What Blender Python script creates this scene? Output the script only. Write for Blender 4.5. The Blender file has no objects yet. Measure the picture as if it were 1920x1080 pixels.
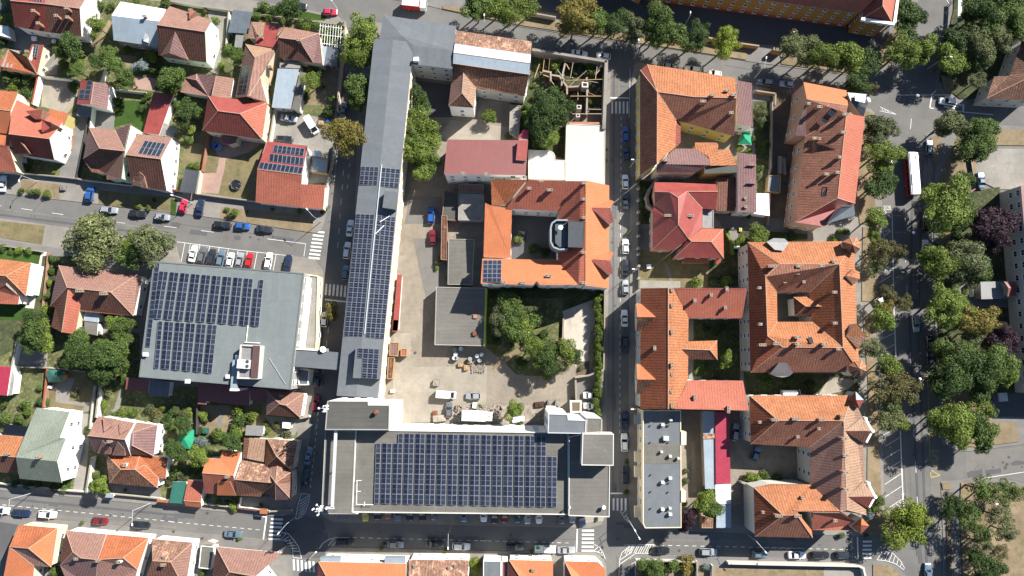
import bpy, math, random
from mathutils import Vector
from mathutils.geometry import tessellate_polygon
SC = bpy.context.scene
COL = SC.collection
R = math.radians
random.seed(7)
# ---------------------------------------------------------------- camera, sky, sun, exposure
FPX, HC = 1292.0, 185.0
TH = math.atan(125 / FPX)
CT, ST = math.cos(TH), math.sin(TH)
cd = bpy.data.cameras.new('camera'); cam = bpy.data.objects.new('camera', cd); COL.objects.link(cam)
cam.location = (0, 0, HC); cam.rotation_euler = (TH, 0, 0)
cd.sensor_width = 36; cd.lens = 36 * FPX / 1920; cd.clip_end = 5000; cd.clip_start = 1
SC.camera = cam
w = bpy.data.worlds.new('World'); SC.world = w; w.use_nodes = True
SAZ = R(39.5); SEL = R(37.5)          # direction towards the sun, counted from +X
nt = w.node_tree; bg = nt.nodes['Background']; sk = nt.nodes.new('ShaderNodeTexSky')
sk.sky_type = 'NISHITA'; sk.sun_disc = False; sk.sun_elevation = SEL; sk.sun_rotation = R(90) - SAZ
sk.air_density = 1.0; sk.dust_density = 0.3; sk.ozone_density = 2.5
nt.links.new(sk.outputs[0], bg.inputs[0]); bg.inputs[1].default_value = 0.054
ld = bpy.data.lights.new('sun', 'SUN'); ld.energy = 4.9; ld.angle = R(0.53); ld.color = (1, .95, .87)
sun = bpy.data.objects.new('sun', ld); COL.objects.link(sun)
sd = Vector((math.cos(SEL) * math.cos(SAZ), math.cos(SEL) * math.sin(SAZ), math.sin(SEL)))
sun.rotation_euler = sd.to_track_quat('Z', 'Y').to_euler(); sun.location = sd * 300
SC.view_settings.view_transform = 'Standard'; SC.view_settings.look = 'None'
SC.view_settings.exposure = 1.42; SC.view_settings.gamma = 1
# ---------------------------------------------------------------- survey helpers: map sheets -> metres
Q = 4.909; S6 = 5.818
CR = dict(O=(0, 0, 1), A1=(0, 0, Q), A2=(320, 0, Q), A3=(0, 200, Q), A4=(320, 200, Q), A5=(0, 400, Q), A6=(320, 400, Q),
    B1=(0, 600, Q), B2=(320, 600, Q), B3=(0, 760, Q), B4=(320, 760, Q), B5=(0, 900, S6), B6=(320, 900, S6),
    C1=(640, 0, Q), C2=(640, 200, Q), C3=(640, 400, Q), C4=(640, 600, Q), C5=(590, 740, Q), C6=(590, 900, S6),
    D1=(880, 0, Q), D2=(880, 200, Q), D3=(880, 400, Q), D4=(880, 600, Q), D5=(900, 760, Q), D6=(900, 900, S6),
    E1=(1180, 0, Q), E2=(1180, 200, Q), E3=(1180, 400, Q), E4=(1180, 600, Q), E5=(1180, 760, Q), E6=(1180, 900, S6),
    F1=(1420, 0, Q), F2=(1420, 200, Q), F3=(1420, 400, Q), F4=(1420, 600, Q), F5=(1420, 760, Q), F6=(1420, 900, S6),
    G1=(1660, 0, 6), G2=(1660, 170, 6), G3=(1660, 340, 6), G4=(1660, 510, 6), G5=(1660, 680, 6), G6=(1660, 850, 4.696))
def PX(c, x, y):
    o = CR[c]; return o[0] + x / o[2], o[1] + y / o[2]
def WP(c, x, y, z=0.0):
    px, py = PX(c, x, y); u = px - 960; v = py - 540
    d = Vector((u, -v * CT + FPX * ST, -v * ST - FPX * CT))
    return Vector((0, 0, HC)) + d * ((z - HC) / d.z)
def pts(s, n=3, z=None):
    out = []
    for t in s.split():
        a = [float(q) for q in t.split(',')]
        if len(a) < 3 and z is not None: a.append(z)
        out.append(tuple(a))
    return out
ORD = 'first second third fourth fifth sixth seventh eighth ninth tenth eleventh twelfth thirteenth fourteenth fifteenth sixteenth seventeenth eighteenth nineteenth twentieth'.split()
def ordi(i, n, side):
    if n == 1: return ''
    if i == 0: return {'west': 'westernmost', 'north': 'northernmost'}[side]
    if i == n - 1: return {'west': 'easternmost', 'north': 'southernmost'}[side]
    return ORD[i] + ' from the ' + side
def tag(o, label=None, cat=None, group=None, kind=None):
    if label: o['label'] = label
    if cat: o['category'] = cat
    if group: o['group'] = group
    if kind: o['kind'] = kind
    return o
# ---------------------------------------------------------------- materials
MT = {}
def nd(n, t, **k):
    x = n.nodes.new(t)
    for a, b in k.items(): setattr(x, a, b)
    return x
def ramp(n, src, stops):
    r = n.nodes.new('ShaderNodeValToRGB'); e = r.color_ramp.elements
    while len(e) < len(stops): e.new(0.5)
    for i, (p, c) in enumerate(stops): e[i].position = p; e[i].color = (*c, 1)
    n.links.new(src, r.inputs[0]); return r.outputs[0]
def noise(n, vec, sc, det=4, rough=.6):
    x = n.nodes.new('ShaderNodeTexNoise'); x.inputs['Scale'].default_value = sc; x.inputs['Detail'].default_value = det
    x.inputs['Roughness'].default_value = rough; n.links.new(vec, x.inputs['Vector']); return x.outputs['Fac']
def mul(n, a, b, f=1.0, mode='MULTIPLY'):
    m = n.nodes.new('ShaderNodeMix'); m.data_type = 'RGBA'; m.blend_type = mode; m.inputs[0].default_value = f
    for s, v in ((6, a), (7, b)):
        if isinstance(v, tuple): m.inputs[s].default_value = (*v, 1)
        else: n.links.new(v, m.inputs[s])
    return m.outputs[2]
def base_mat(name, rough=.85):
    m = bpy.data.materials.new(name); m.use_nodes = True; n = m.node_tree; p = n.nodes['Principled BSDF']
    p.inputs['Roughness'].default_value = rough; MT[name] = m
    if rough > .6: p.inputs['Specular IOR Level'].default_value = .2
    return m, n, p
def g(v): return (v, v, v)
def mat(name, col, rough=.85, var=.25, sc=.8, met=0.0, spot=None, bump=0.0):
    """plain worn surface: large blotches and fine grain over one colour; spot = (colour, amount) for patches"""
    m, n, p = base_mat(name, rough); tc = nd(n, 'ShaderNodeNewGeometry').outputs['Position']
    c = ramp(n, noise(n, tc, sc * .12, 8, .72), [(.32, tuple(q * (1 - var) for q in col)), (.68, tuple(min(1, q * (1 + var * .6)) for q in col))])
    c2 = ramp(n, noise(n, tc, sc * 5, 3), [(.25, g(1 - var)), (.75, g(1 + var * .25))])
    c = mul(n, c, c2)
    if spot:
        f = n.nodes.new('ShaderNodeMix'); f.data_type = 'RGBA'
        k = ramp(n, noise(n, tc, sc * .5, 7, .75), [(1 - spot[1] - .06, g(0)), (1 - spot[1] + .06, g(1))])
        n.links.new(k, f.inputs[0]); n.links.new(c, f.inputs[6]); f.inputs[7].default_value = (*spot[0], 1); c = f.outputs[2]
    n.links.new(c, p.inputs['Base Color']); p.inputs['Metallic'].default_value = met
    return m
def plain(name, col, rough=.5, met=0.0, coat=0.0):
    m, n, p = base_mat(name, rough); p.inputs['Base Color'].default_value = (*col, 1); p.inputs['Metallic'].default_value = met
    p.inputs['Coat Weight'].default_value = coat; p.inputs['Coat Roughness'].default_value = .08
    return m
def tile(name, c1, c2, rib=.42, row=.42, var=.5, patch=None, rough=.8, ribd=.3):
    """roof tiles in rows: UV u runs along the eave, v up the slope, both in metres"""
    m, n, p = base_mat(name, rough); uv = nd(n, 'ShaderNodeUVMap').outputs[0]
    tc = nd(n, 'ShaderNodeNewGeometry').outputs['Position']
    b = n.nodes.new('ShaderNodeTexBrick'); n.links.new(uv, b.inputs['Vector']); b.offset = .5
    b.inputs['Scale'].default_value = 1; b.inputs['Brick Width'].default_value = rib; b.inputs['Row Height'].default_value = row
    b.inputs['Mortar Size'].default_value = .05; b.inputs['Mortar Smooth'].default_value = 1; b.inputs['Bias'].default_value = 0
    b.inputs['Color1'].default_value = (*c1, 1); b.inputs['Color2'].default_value = (*c2, 1)
    b.inputs['Mortar'].default_value = (*(q * (1 - ribd) * .8 for q in c1), 1)
    big = ramp(n, noise(n, tc, .22, 6, .7), [(.3, g(1 - var * .6)), (.7, g(1 + var * .15))])
    fine = ramp(n, noise(n, tc, 2.2, 4, .7), [(.3, g(1 - var * .7)), (.66, g(1.05))])
    wv = n.nodes.new('ShaderNodeTexWave'); wv.wave_type = 'BANDS'; wv.bands_direction = 'X'; n.links.new(uv, wv.inputs[0])
    wv.inputs['Scale'].default_value = .32 / .7; wv.inputs['Distortion'].default_value = .3
    rb = ramp(n, wv.outputs['Fac'], [(.1, g(1 - ribd)), (.6, g(1))])
    c = mul(n, mul(n, mul(n, b.outputs['Color'], big), fine), rb)
    if patch:
        f = n.nodes.new('ShaderNodeMix'); f.data_type = 'RGBA'
        k = ramp(n, noise(n, tc, .6, 6, .75), [(1 - patch[1] - .05, g(0)), (1 - patch[1] + .05, g(1))])
        n.links.new(k, f.inputs[0]); n.links.new(c, f.inputs[6]); f.inputs[7].default_value = (*patch[0], 1); c = f.outputs[2]
    n.links.new(c, p.inputs['Base Color'])
    bp = nd(n, 'ShaderNodeBump'); bp.inputs['Strength'].default_value = .35; bp.inputs['Distance'].default_value = .06
    n.links.new(rb, bp.inputs['Height']); n.links.new(bp.outputs[0], p.inputs['Normal'])
    return m
def sheet(name, col, seam=.6, rough=.45, met=.0, dark=.75, var=.2):
    """metal sheet or membrane with seams running up the slope"""
    m, n, p = base_mat(name, rough); uv = nd(n, 'ShaderNodeUVMap').outputs[0]; tc = nd(n, 'ShaderNodeNewGeometry').outputs['Position']
    b = n.nodes.new('ShaderNodeTexBrick'); n.links.new(uv, b.inputs['Vector']); b.offset = .37
    b.inputs['Scale'].default_value = 1; b.inputs['Brick Width'].default_value = seam; b.inputs['Row Height'].default_value = seam * 9
    b.inputs['Mortar Size'].default_value = .035; b.inputs['Mortar Smooth'].default_value = .6
    b.inputs['Color1'].default_value = (*col, 1); b.inputs['Color2'].default_value = (*(q * .93 for q in col), 1)
    b.inputs['Mortar'].default_value = (*(q * dark for q in col), 1)
    big = ramp(n, noise(n, tc, .3, 7, .75), [(.3, g(1 - var)), (.7, g(1 + var * .3))])
    fin = ramp(n, noise(n, tc, 1.1, 8, .75), [(.3, g(1 - var * .9)), (.62, g(1.04))])
    n.links.new(mul(n, mul(n, b.outputs['Color'], big), fin), p.inputs['Base Color']); p.inputs['Metallic'].default_value = met
    return m
mat('asphalt', (.13, .127, .122), .9, .2, 1.0, spot=((.105, .103, .102), .35))
mat('asphalt_dark', (.085, .085, .09), .9, .14, 1.0)
mat('asphalt_worn', (.15, .142, .132), .92, .2, 1.0, spot=((.11, .105, .1), .4))
mat('pavement', (.21, .195, .175), .9, .18, 1.5)
mat('pavement_grey', (.165, .158, .15), .9, .16, 1.5)
mat('kerb', (.3, .29, .27), .9, .12, 2)
mat('paint', (.62, .62, .6), .7, .25, 3)
mat('paint_yellow', (.5, .38, .08), .7, .25, 3)
mat('concrete', (.24, .225, .2), .9, .22, 1.2, spot=((.18, .165, .145), .4))
mat('yard', (.235, .205, .165), .95, .28, 1.1, spot=((.165, .14, .115), .42))
mat('dust', (.285, .255, .21), .95, .25, 1.2, spot=((.2, .17, .13), .35))
mat('sand', (.42, .38, .32), .95, .25, 1.5, spot=((.16, .13, .12), .33))
mat('rubble', (.3, .26, .22), .95, .5, 5, spot=((.12, .1, .08), .42))
mat('soil', (.13, .1, .07), .95, .35, 2)
mat('brickpave', (.3, .2, .165), .9, .2, 2.5)
mat('lawn', (.036, .07, .013), .95, .3, 2.0, spot=((.055, .08, .02), .35))
mat('lawn_dry', (.17, .14, .075), .95, .35, 1.4, spot=((.075, .09, .03), .42))
mat('dry', (.215, .165, .105), .95, .34, 1.3, spot=((.11, .105, .05), .42))
mat('weeds', (.1, .115, .045), .95, .5, 2.4, spot=((.2, .165, .1), .42))
mat('shade_garden', (.055, .07, .03), .95, .5, 2.2, spot=((.11, .09, .055), .42))  # garden ground where shade falls, the shade put into a darker colour
mat('white_wall', (.74, .73, .69), .85, .08, 1)
mat('cream_wall', (.62, .53, .38), .85, .12, 1)
mat('grey_wall', (.3, .29, .27), .85, .2, 1)
mat('pale_wall', (.5, .49, .45), .85, .15, 1)
mat('pink_wall', (.45, .27, .19), .85, .15, 1)
mat('ochre_wall', (.36, .2, .065), .85, .12, 1)
mat('yellow_wall', (.55, .45, .17), .85, .15, 1)
mat('lime_wall', (.35, .5, .04), .8, .1, 1)
mat('mint_wall', (.55, .66, .5), .85, .1, 1)
mat('red_base', (.3, .075, .045), .85, .15, 1)
mat('stone_wall', (.34, .3, .25), .9, .35, 3)
mat('brick_rough', (.3, .17, .12), .9, .35, 3)
mat('plaster_bright', (.5, .45, .39), .9, .14, 1.4, spot=((.45, .4, .36), .3))
mat('whitewash', (.47, .445, .405), .85, .12, 1.2, spot=((.39, .36, .31), .32))
mat('roof_felt', (.082, .08, .073), .9, .18, 1, spot=((.12, .1, .082), .25))
mat('roof_felt_pale', (.135, .13, .115), .9, .22, 1, spot=((.105, .1, .092), .4))
mat('roof_concrete', (.14, .132, .12), .9, .2, .8, spot=((.17, .145, .12), .35))
def seams(name, w, h, dark=.8):
    m = MT[name]; n = m.node_tree; p = n.nodes['Principled BSDF']; src = p.inputs['Base Color'].links[0].from_socket; tc = nd(n, 'ShaderNodeNewGeometry').outputs['Position']
    b = n.nodes.new('ShaderNodeTexBrick'); n.links.new(tc, b.inputs['Vector']); b.offset = .43; b.inputs['Scale'].default_value = 1; b.inputs['Brick Width'].default_value = w; b.inputs['Row Height'].default_value = h
    b.inputs['Mortar Size'].default_value = .06; b.inputs['Mortar Smooth'].default_value = .5; b.inputs['Color1'].default_value = (1, 1, 1, 1); b.inputs['Color2'].default_value = (.9, .9, .9, 1); b.inputs['Mortar'].default_value = (dark, dark, dark, 1)
    n.links.new(mul(n, src, b.outputs['Color']), p.inputs['Base Color'])
for _q in ('roof_felt', 'roof_felt_pale', 'roof_concrete'): seams(_q, 9.5, 1.05)
seams('whitewash', 6, 4, .9); seams('concrete', 3.2, 2.6, .86); seams('dust', 6, 5, .9); seams('pavement', 1.6, 1.2, .9); seams('pavement_grey', 2.2, 1.6, .9)
sheet('membrane', (.118, .13, .142), 1.6, .7, dark=.86, var=.12)
sheet('membrane_green', (.14, .158, .16), 1.5, .7, dark=.84, var=.1)
sheet('membrane_blue', (.15, .17, .185), 1.2, .6, dark=.8, var=.14)
sheet('metal_pale', (.26, .31, .355), .7, .4, dark=.8, var=.12)
sheet('metal_white', (.62, .64, .66), .8, .45, dark=.85, var=.08)
sheet('metal_grey', (.2, .2, .2), .6, .5, dark=.7)
sheet('metal_dark', (.055, .06, .07), .5, .4, dark=.6)
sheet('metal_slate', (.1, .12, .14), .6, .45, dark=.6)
sheet('metal_red', (.25, .052, .044), .5, .45, dark=.72)
sheet('metal_crimson', (.3, .028, .055), .6, .45, dark=.72)
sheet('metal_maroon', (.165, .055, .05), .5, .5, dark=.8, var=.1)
sheet('metal_teal', (.03, .13, .1), .6, .45, dark=.75)
sheet('asbestos', (.27, .255, .23), .9, .9, dark=.75, var=.35)
tile('orange', (.4, .138, .064), (.33, .105, .048), var=.42, ribd=.22, patch=((.3, .13, .08), .24))
tile('orange_rib_shade', (.31, .1, .052), (.25, .08, .042), var=.42, ribd=.35)  # ribbed orange for slopes turned from the sun, shade put into the colour
tile('brick_tile_shade', (.3, .135, .09), (.23, .1, .068), var=.5, ribd=.3, patch=((.3, .16, .1), .3))  # patched tile darkened for south and west slopes, shade put into its colour
tile('orange_old', (.43, .18, .085), (.35, .13, .06), var=.45, patch=((.27, .14, .08), .33))
tile('orange_flat', (.42, .145, .068), (.39, .13, .058), var=.18, ribd=.1)
tile('salmon', (.36, .12, .08), (.32, .1, .066), var=.25, ribd=.2)
tile('red_tile', (.25, .07, .055), (.2, .055, .044), var=.3, ribd=.3)
tile('brown', (.215, .105, .075), (.165, .075, .055), var=.45, ribd=.4)  # on two-toned brown roofs the shaded slopes, shade put into the colour
tile('brown_pink', (.27, .155, .125), (.225, .125, .1), var=.3, ribd=.25)  # on two-toned brown roofs the sunlit slopes, light put into the colour
tile('brown_old', (.23, .125, .08), (.15, .07, .05), var=.7, ribd=.4, patch=((.3, .17, .1), .35))
tile('mixed_old', (.33, .2, .14), (.22, .11, .08), var=.7, ribd=.25, patch=((.42, .25, .17), .42))
tile('mauve', (.22, .13, .125), (.18, .105, .1), var=.3, ribd=.3)
tile('shingle_green', (.21, .235, .19), (.17, .2, .165), rib=.3, row=.2, var=.3, ribd=.12)
tile('tan_tile', (.34, .22, .15), (.27, .165, .115), var=.35, ribd=.25)
plain('glass', (.02, .03, .045), .15)
plain('car_glass', (.012, .016, .02), .06)
plain('frame_white', (.7, .7, .68), .5)
plain('frame_dark', (.05, .05, .05), .5)
plain('black', (.012, .012, .012), .7)
plain('rubber', (.02, .02, .02), .8)
plain('steel', (.45, .46, .48), .4, .6)
plain('galv', (.5, .52, .54), .45, .3)
plain('white_paint', (.75, .75, .75), .4)
plain('silicon', (.012, .016, .032), .3, 0, .1)
_n = MT['silicon'].node_tree; _o = _n.nodes.new('ShaderNodeObjectInfo'); _n.links.new(ramp(_n, _o.outputs['Random'], [(0, (.009, .012, .024)), (.8, (.016, .021, .038)), (1, (.024, .029, .044))]), _n.nodes['Principled BSDF'].inputs['Base Color'])
plain('silicon_dark', (.008, .009, .014), .25, 0, .2)
plain('alu', (.27, .29, .32), .5, .3)
plain('lamp_glass', (.8, .82, .85), .2)
plain('wood', (.3, .2, .1), .8)
plain('wood_grey', (.26, .22, .17), .9)
plain('teal_cloth', (.02, .22, .12), .8)
plain('blue_cloth', (.02, .12, .45), .7)
plain('red_light', (.4, .01, .01), .3)
mat('brick', (.33, .17, .11), .9, .25, 4)
mat('cap', (.24, .21, .17), .9, .15, 4)
# foliage
def leafm(name, a, b, tr=.25, hot=None):
    m, n, p = base_mat(name, .75); ge = nd(n, 'ShaderNodeNewGeometry'); oi = nd(n, 'ShaderNodeObjectInfo')
    k = ramp(n, ge.outputs['Random Per Island'], [(0, a), (.75, b), (1, hot or b)])
    hs = nd(n, 'ShaderNodeHueSaturation'); n.links.new(k, hs.inputs['Color'])
    mr = nd(n, 'ShaderNodeMapRange'); n.links.new(oi.outputs['Random'], mr.inputs[0]); mr.inputs[3].default_value = .68; mr.inputs[4].default_value = 1.02
    n.links.new(mr.outputs[0], hs.inputs['Value'])
    n.links.new(hs.outputs[0], p.inputs['Base Color']); p.inputs['Specular IOR Level'].default_value = .25
    t = nd(n, 'ShaderNodeBsdfTranslucent'); n.links.new(hs.outputs[0], t.inputs[0]); mx = nd(n, 'ShaderNodeMixShader'); mx.inputs[0].default_value = tr * .7
    n.links.new(p.outputs[0], mx.inputs[1]); n.links.new(t.outputs[0], mx.inputs[2]); n.links.new(mx.outputs[0], n.nodes['Material Output'].inputs[0])
leafm('leaf_mid', (.048, .084, .014), (.1, .15, .034), hot=(.13, .18, .05))
leafm('leaf_dark', (.028, .056, .012), (.06, .1, .024), hot=(.07, .11, .03))
leafm('leaf_light', (.075, .125, .015), (.15, .2, .035), hot=(.22, .26, .06))
leafm('leaf_lime', (.11, .16, .012), (.19, .24, .03), hot=(.26, .3, .05))
leafm('leaf_pale', (.07, .09, .03), (.15, .17, .065), hot=(.23, .24, .12))
leafm('leaf_gold', (.09, .09, .02), (.2, .17, .04), hot=(.28, .19, .05))
leafm('leaf_rust', (.06, .07, .022), (.12, .12, .04), hot=(.2, .12, .05))
mat('ridge', (.38, .25, .18), .9, .2, 4)
leafm('leaf_purple', (.025, .012, .02), (.055, .028, .042), hot=(.085, .045, .06))
leafm('leaf_blue', (.12, .16, .15), (.22, .27, .26))
leafm('leaf_olive', (.06, .075, .03), (.12, .14, .06), hot=(.18, .19, .09))
mat('bark', (.12, .09, .065), .95, .3, 4)
# ---------------------------------------------------------------- mesh building
class MB:
    def __init__(s): s.v = []; s.f = []; s.m = []; s.uv = {}
    def add(s, vs, fs, m=0):
        b = len(s.v); s.v += [tuple(q) for q in vs]
        for f in fs: s.f.append(tuple(b + i for i in f)); s.m.append(m)
        return b
    def box(s, cx, cy, z0, z1, lx, ly, ang=0.0, m=0, top=1.0):
        c, t = math.cos(ang), math.sin(ang); vs = []
        for z, k in ((z0, 1), (z1, top)):
            for a, b in ((-1, -1), (1, -1), (1, 1), (-1, 1)):
                x = a * lx / 2 * k; y = b * ly / 2 * k; vs.append((cx + x * c - y * t, cy + x * t + y * c, z))
        s.add(vs, [(0, 3, 2, 1), (4, 5, 6, 7), (0, 1, 5, 4), (1, 2, 6, 5), (2, 3, 7, 6), (3, 0, 4, 7)], m)
    def bar(s, a, b, r, m=0, r2=None, n=6):
        a = Vector(a); b = Vector(b); d = (b - a).normalized(); u = d.orthogonal().normalized(); v = d.cross(u); r2 = r if r2 is None else r2
        vs = [a + (u * math.cos(6.2832 * i / n) + v * math.sin(6.2832 * i / n)) * r for i in range(n)] + [b + (u * math.cos(6.2832 * i / n) + v * math.sin(6.2832 * i / n)) * r2 for i in range(n)]
        s.add(vs, [(i, (i + 1) % n, n + (i + 1) % n, n + i) for i in range(n)] + [tuple(range(n))[::-1], tuple(range(n, 2 * n))], m)
    def build(s, name, mats, parent=None, org=None, smooth=False):
        me = bpy.data.meshes.new(name); o3 = Vector(org) if org is not None else Vector((0, 0, 0))
        me.from_pydata([tuple(Vector(v) - o3) for v in s.v], [], s.f)
        for q in ([mats] if isinstance(mats, str) else mats): me.materials.append(MT[q])
        me.polygons.foreach_set('material_index', s.m)
        if smooth: me.polygons.foreach_set('use_smooth', [True] * len(s.f))
        if s.uv:
            l = me.uv_layers.new(name='UVMap')
            for p in me.polygons:
                u = s.uv.get(p.index)
                if u:
                    for k, li in enumerate(p.loop_indices): l.data[li].uv = u[k]
        me.update(); ob = bpy.data.objects.new(name, me); COL.objects.link(ob)
        if parent is not None: ob.parent = parent
        return ob
def empty(name, loc, label, cat, group=None, rz=0.0):
    e = bpy.data.objects.new(name, None); e.empty_display_size = .5; COL.objects.link(e); e.location = loc; e.rotation_euler = (0, 0, rz)
    return tag(e, label, cat, group)
def inst(name, me, parent=None, loc=(0, 0, 0), rz=0.0, sc=None, mats=None):
    o = bpy.data.objects.new(name, me); COL.objects.link(o)
    if parent is not None: o.parent = parent
    o.location = loc; o.rotation_euler = (0, 0, rz)
    if sc is not None: o.scale = sc if hasattr(sc, '__len__') else (sc, sc, sc)
    if mats:
        for i, m in enumerate(mats):
            if m: o.material_slots[i].link = 'OBJECT'; o.material_slots[i].material = MT[m]
    return o
def clean(poly):
    a = sum(poly[i].x * poly[(i + 1) % len(poly)].y - poly[(i + 1) % len(poly)].x * poly[i].y for i in range(len(poly)))
    return poly if a > 0 else poly[::-1]
def patch(name, c, P, z, m, thick=0.0, side='kerb'):
    """flat ground sheet; thick > 0 gives it a kerb down to the road"""
    p = clean([WP(c, x, y, z) for x, y in pts(P, 2)]) if isinstance(P, str) else clean(P)
    b = MB(); n = len(p); b.add(p, [tuple(range(n))], 0)
    if thick:
        for i in range(n):
            q, r = p[i], p[(i + 1) % n]; b.add([q, r, (r.x, r.y, z - thick), (q.x, q.y, z - thick)], [(0, 3, 2, 1)], 1)
    o = b.build(name, [m, side] if thick else [m]); o['kind'] = 'structure'; return o
def offset(loop, d):
    n = len(loop); out = []
    for i in range(n):
        a, b, c = loop[i - 1], loop[i], loop[(i + 1) % n]
        e1 = Vector((b.x - a.x, b.y - a.y)); e2 = Vector((c.x - b.x, c.y - b.y))
        if e1.length < 1e-4: e1 = e2.copy()
        if e2.length < 1e-4: e2 = e1.copy()
        e1.normalize(); e2.normalize(); n1 = Vector((-e1.y, e1.x)); n2 = Vector((-e2.y, e2.x)); k = n1 + n2
        if k.length < .25: k = n1.copy()
        k = k / max(.35, k.length_squared / 2) if k.length_squared else k
        out.append(Vector((b.x + k.x * d, b.y + k.y * d, b.z)))
    return out
IDX = '0123456789abcdefghijklmnopqrstuvwxyz'
def roofuv(vs):
    nrm = Vector((0, 0, 0)); n = len(vs)
    for i in range(n): nrm += vs[i].cross(vs[(i + 1) % n])
    if nrm.length < 1e-9: nrm = Vector((0, 0, 1))
    nrm.normalize()
    if abs(nrm.z) > .999: u = (vs[1] - vs[0]); u.z = 0; u.normalize()
    else: u = Vector((0, 0, 1)).cross(nrm).normalized()
    v = nrm.cross(u); return [((q).dot(u), (q).dot(v)) for q in vs], nrm
WIN = {}
def window_mesh(w, h, fm):
    k = (round(w, 2), round(h, 2), fm)
    if k not in WIN:
        b = MB(); t = .09
        for cx, cz, lx, lz in ((0, h - t / 2, w, t), (0, t / 2, w, t), (-w / 2 + t / 2, h / 2, t, h - 2 * t), (w / 2 - t / 2, h / 2, t, h - 2 * t), (0, h / 2, t * .6, h - 2 * t)):
            b.box(cx, .05, cz - lz / 2, cz + lz / 2, lx, .1)
        b.box(0, .09, -.07, 0, w + .2, .18)
        f = b.build('window', [fm]); p = MB(); p.add([(-w / 2 + .02, .05, .02), (w / 2 - .02, .05, .02), (w / 2 - .02, .05, h - .02), (-w / 2 + .02, .05, h - .02)], [(0, 1, 2, 3)]); q = p.build('pane', ['glass'])
        WIN[k] = (f.data, q.data); bpy.data.objects.remove(f); bpy.data.objects.remove(q)
    return WIN[k]
def put_windows(root, o3, a, b, zs, n, w=1.0, h=1.35, fm='frame_white', maxz=None):
    e = Vector((b.x - a.x, b.y - a.y)); L = e.length; e.normalize(); nx, ny = e.y, -e.x; rz = math.atan2(-ny, -nx) - math.pi / 2
    fm_, pm = window_mesh(w, h, fm)
    for z in zs:
        for i in range(n):
            t = (i + .5) / n; x = a.x + (b.x - a.x) * t + nx * .01; y = a.y + (b.y - a.y) * t + ny * .01
            fr = inst('window', fm_, root, (x - o3.x, y - o3.y, z - o3.z), rz + math.pi); inst('pane', pm, fr)
def section(root, o3, c, P, F, wall='white_wall', roof='orange', base=0.0, inset=.3, win='auto', fm='frame_white', rname='roof', wname='wall', trim=.16):
    V = [WP(c, *p) for p in P]; b = MB(); edges = {}
    info = []
    for t in F.split():
        ix, _, mm = t.partition(':'); mm = mm or roof; ids = [IDX.index(q) for q in ix]; vs = [V[i] for i in ids]
        uv, nr = roofuv(vs)
        if nr.z < 0: ids = ids[::-1]; vs = vs[::-1]; uv, nr = roofuv(vs)
        info.append((ids, vs, mm, uv))
        for k in range(len(ids)): edges[(ids[k], ids[(k + 1) % len(ids)])] = 1
    mats = []; tris = []
    for ids, vs, mm, uv in info:
        if mm not in mats: mats.append(mm)
        tri = tessellate_polygon([vs]) if len(vs) > 3 else [(0, 1, 2)]
        for t3 in tri:
            k3 = [vs[i] for i in t3]
            if (k3[1] - k3[0]).cross(k3[2] - k3[0]).z < 0: t3 = t3[::-1]
            tris.append([vs[i] for i in t3]); b.uv[len(b.f)] = [uv[i] for i in t3]; b.add(tris[-1], [(0, 1, 2)], mats.index(mm))
    ti = len(mats); mats.append('frame_white' if wall in ('white_wall', 'whitewash') else 'cap')
    for t3 in tris: b.add([(q.x, q.y, q.z - trim) for q in t3], [(0, 2, 1)], ti)
    if rname == 'roof' and any(k in str(mats) for k in ('orange', 'salmon', 'brown', 'brick_tile_shade', 'red_tile', 'mauve', 'mixed', 'tan', 'metal_red')):
        nm = {}
        for ids, vs, mm, uv in info:
            nr = roofuv(vs)[1]
            for k in range(len(ids)): nm[(ids[k], ids[(k + 1) % len(ids)])] = nr
        mats.append('ridge'); ri = len(mats) - 1
        for (a, d), nr in nm.items():
            if a < d and (d, a) in nm and nr.dot(nm[(d, a)]) < .97 and (V[a] - V[d]).length > 1: b.bar(V[a], V[d], .1, ri, n=4)
    bd = {a: d for (a, d) in edges if (d, a) not in edges}
    for a, d in bd.items():
        p, q = V[a], V[d]; b.add([p, q, (q.x, q.y, q.z - trim), (p.x, p.y, p.z - trim)], [(0, 3, 2, 1)], ti)
    ro = b.build(rname, mats, root, o3)
    loops = []; left = dict(bd)
    while left:
        s = next(iter(left)); lp = [s]; n = left.pop(s)
        while n != s and n in left: lp.append(n); n = left.pop(n)
        if len(lp) > 2: loops.append(lp)
    wb = MB()
    for lp in loops:
        L3 = [V[i] for i in lp]; O = offset(L3, inset); n = len(O)
        for i in range(n):
            a, d = O[i], O[(i + 1) % n]
            wb.add([(a.x, a.y, base), (d.x, d.y, base), (d.x, d.y, d.z - trim * .6), (a.x, a.y, a.z - trim * .6)], [(0, 1, 2, 3)])
            if win:
                e = Vector((d.x - a.x, d.y - a.y)); ln = e.length; mid = (a + d) / 2
                if ln > 3.2 and (e.y * (-mid.x) + (-e.x) * (-mid.y)) > 0 and mid.length < 400:
                    zt = min(a.z, d.z) - base; nf = max(1, int(zt / 2.9)); zs = [base + 1.0 + k * 2.9 for k in range(nf) if base + 1.0 + k * 2.9 + 1.35 < min(a.z, d.z) - .2]
                    if zs and 2.2 < zt: put_windows(root, o3, a, d, zs, max(1, int(ln / 3.3)), fm=fm)
    if wb.f: wb.build(wname, [wall], root, o3)
    return ro, info
def inpoly(x, y, pg):
    r = False; n = len(pg)
    for i in range(n):
        x1, y1 = pg[i]; x2, y2 = pg[i - 1]
        if (y1 > y) != (y2 > y) and x < (x2 - x1) * (y - y1) / (y2 - y1) + x1: r = not r
    return r
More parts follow.
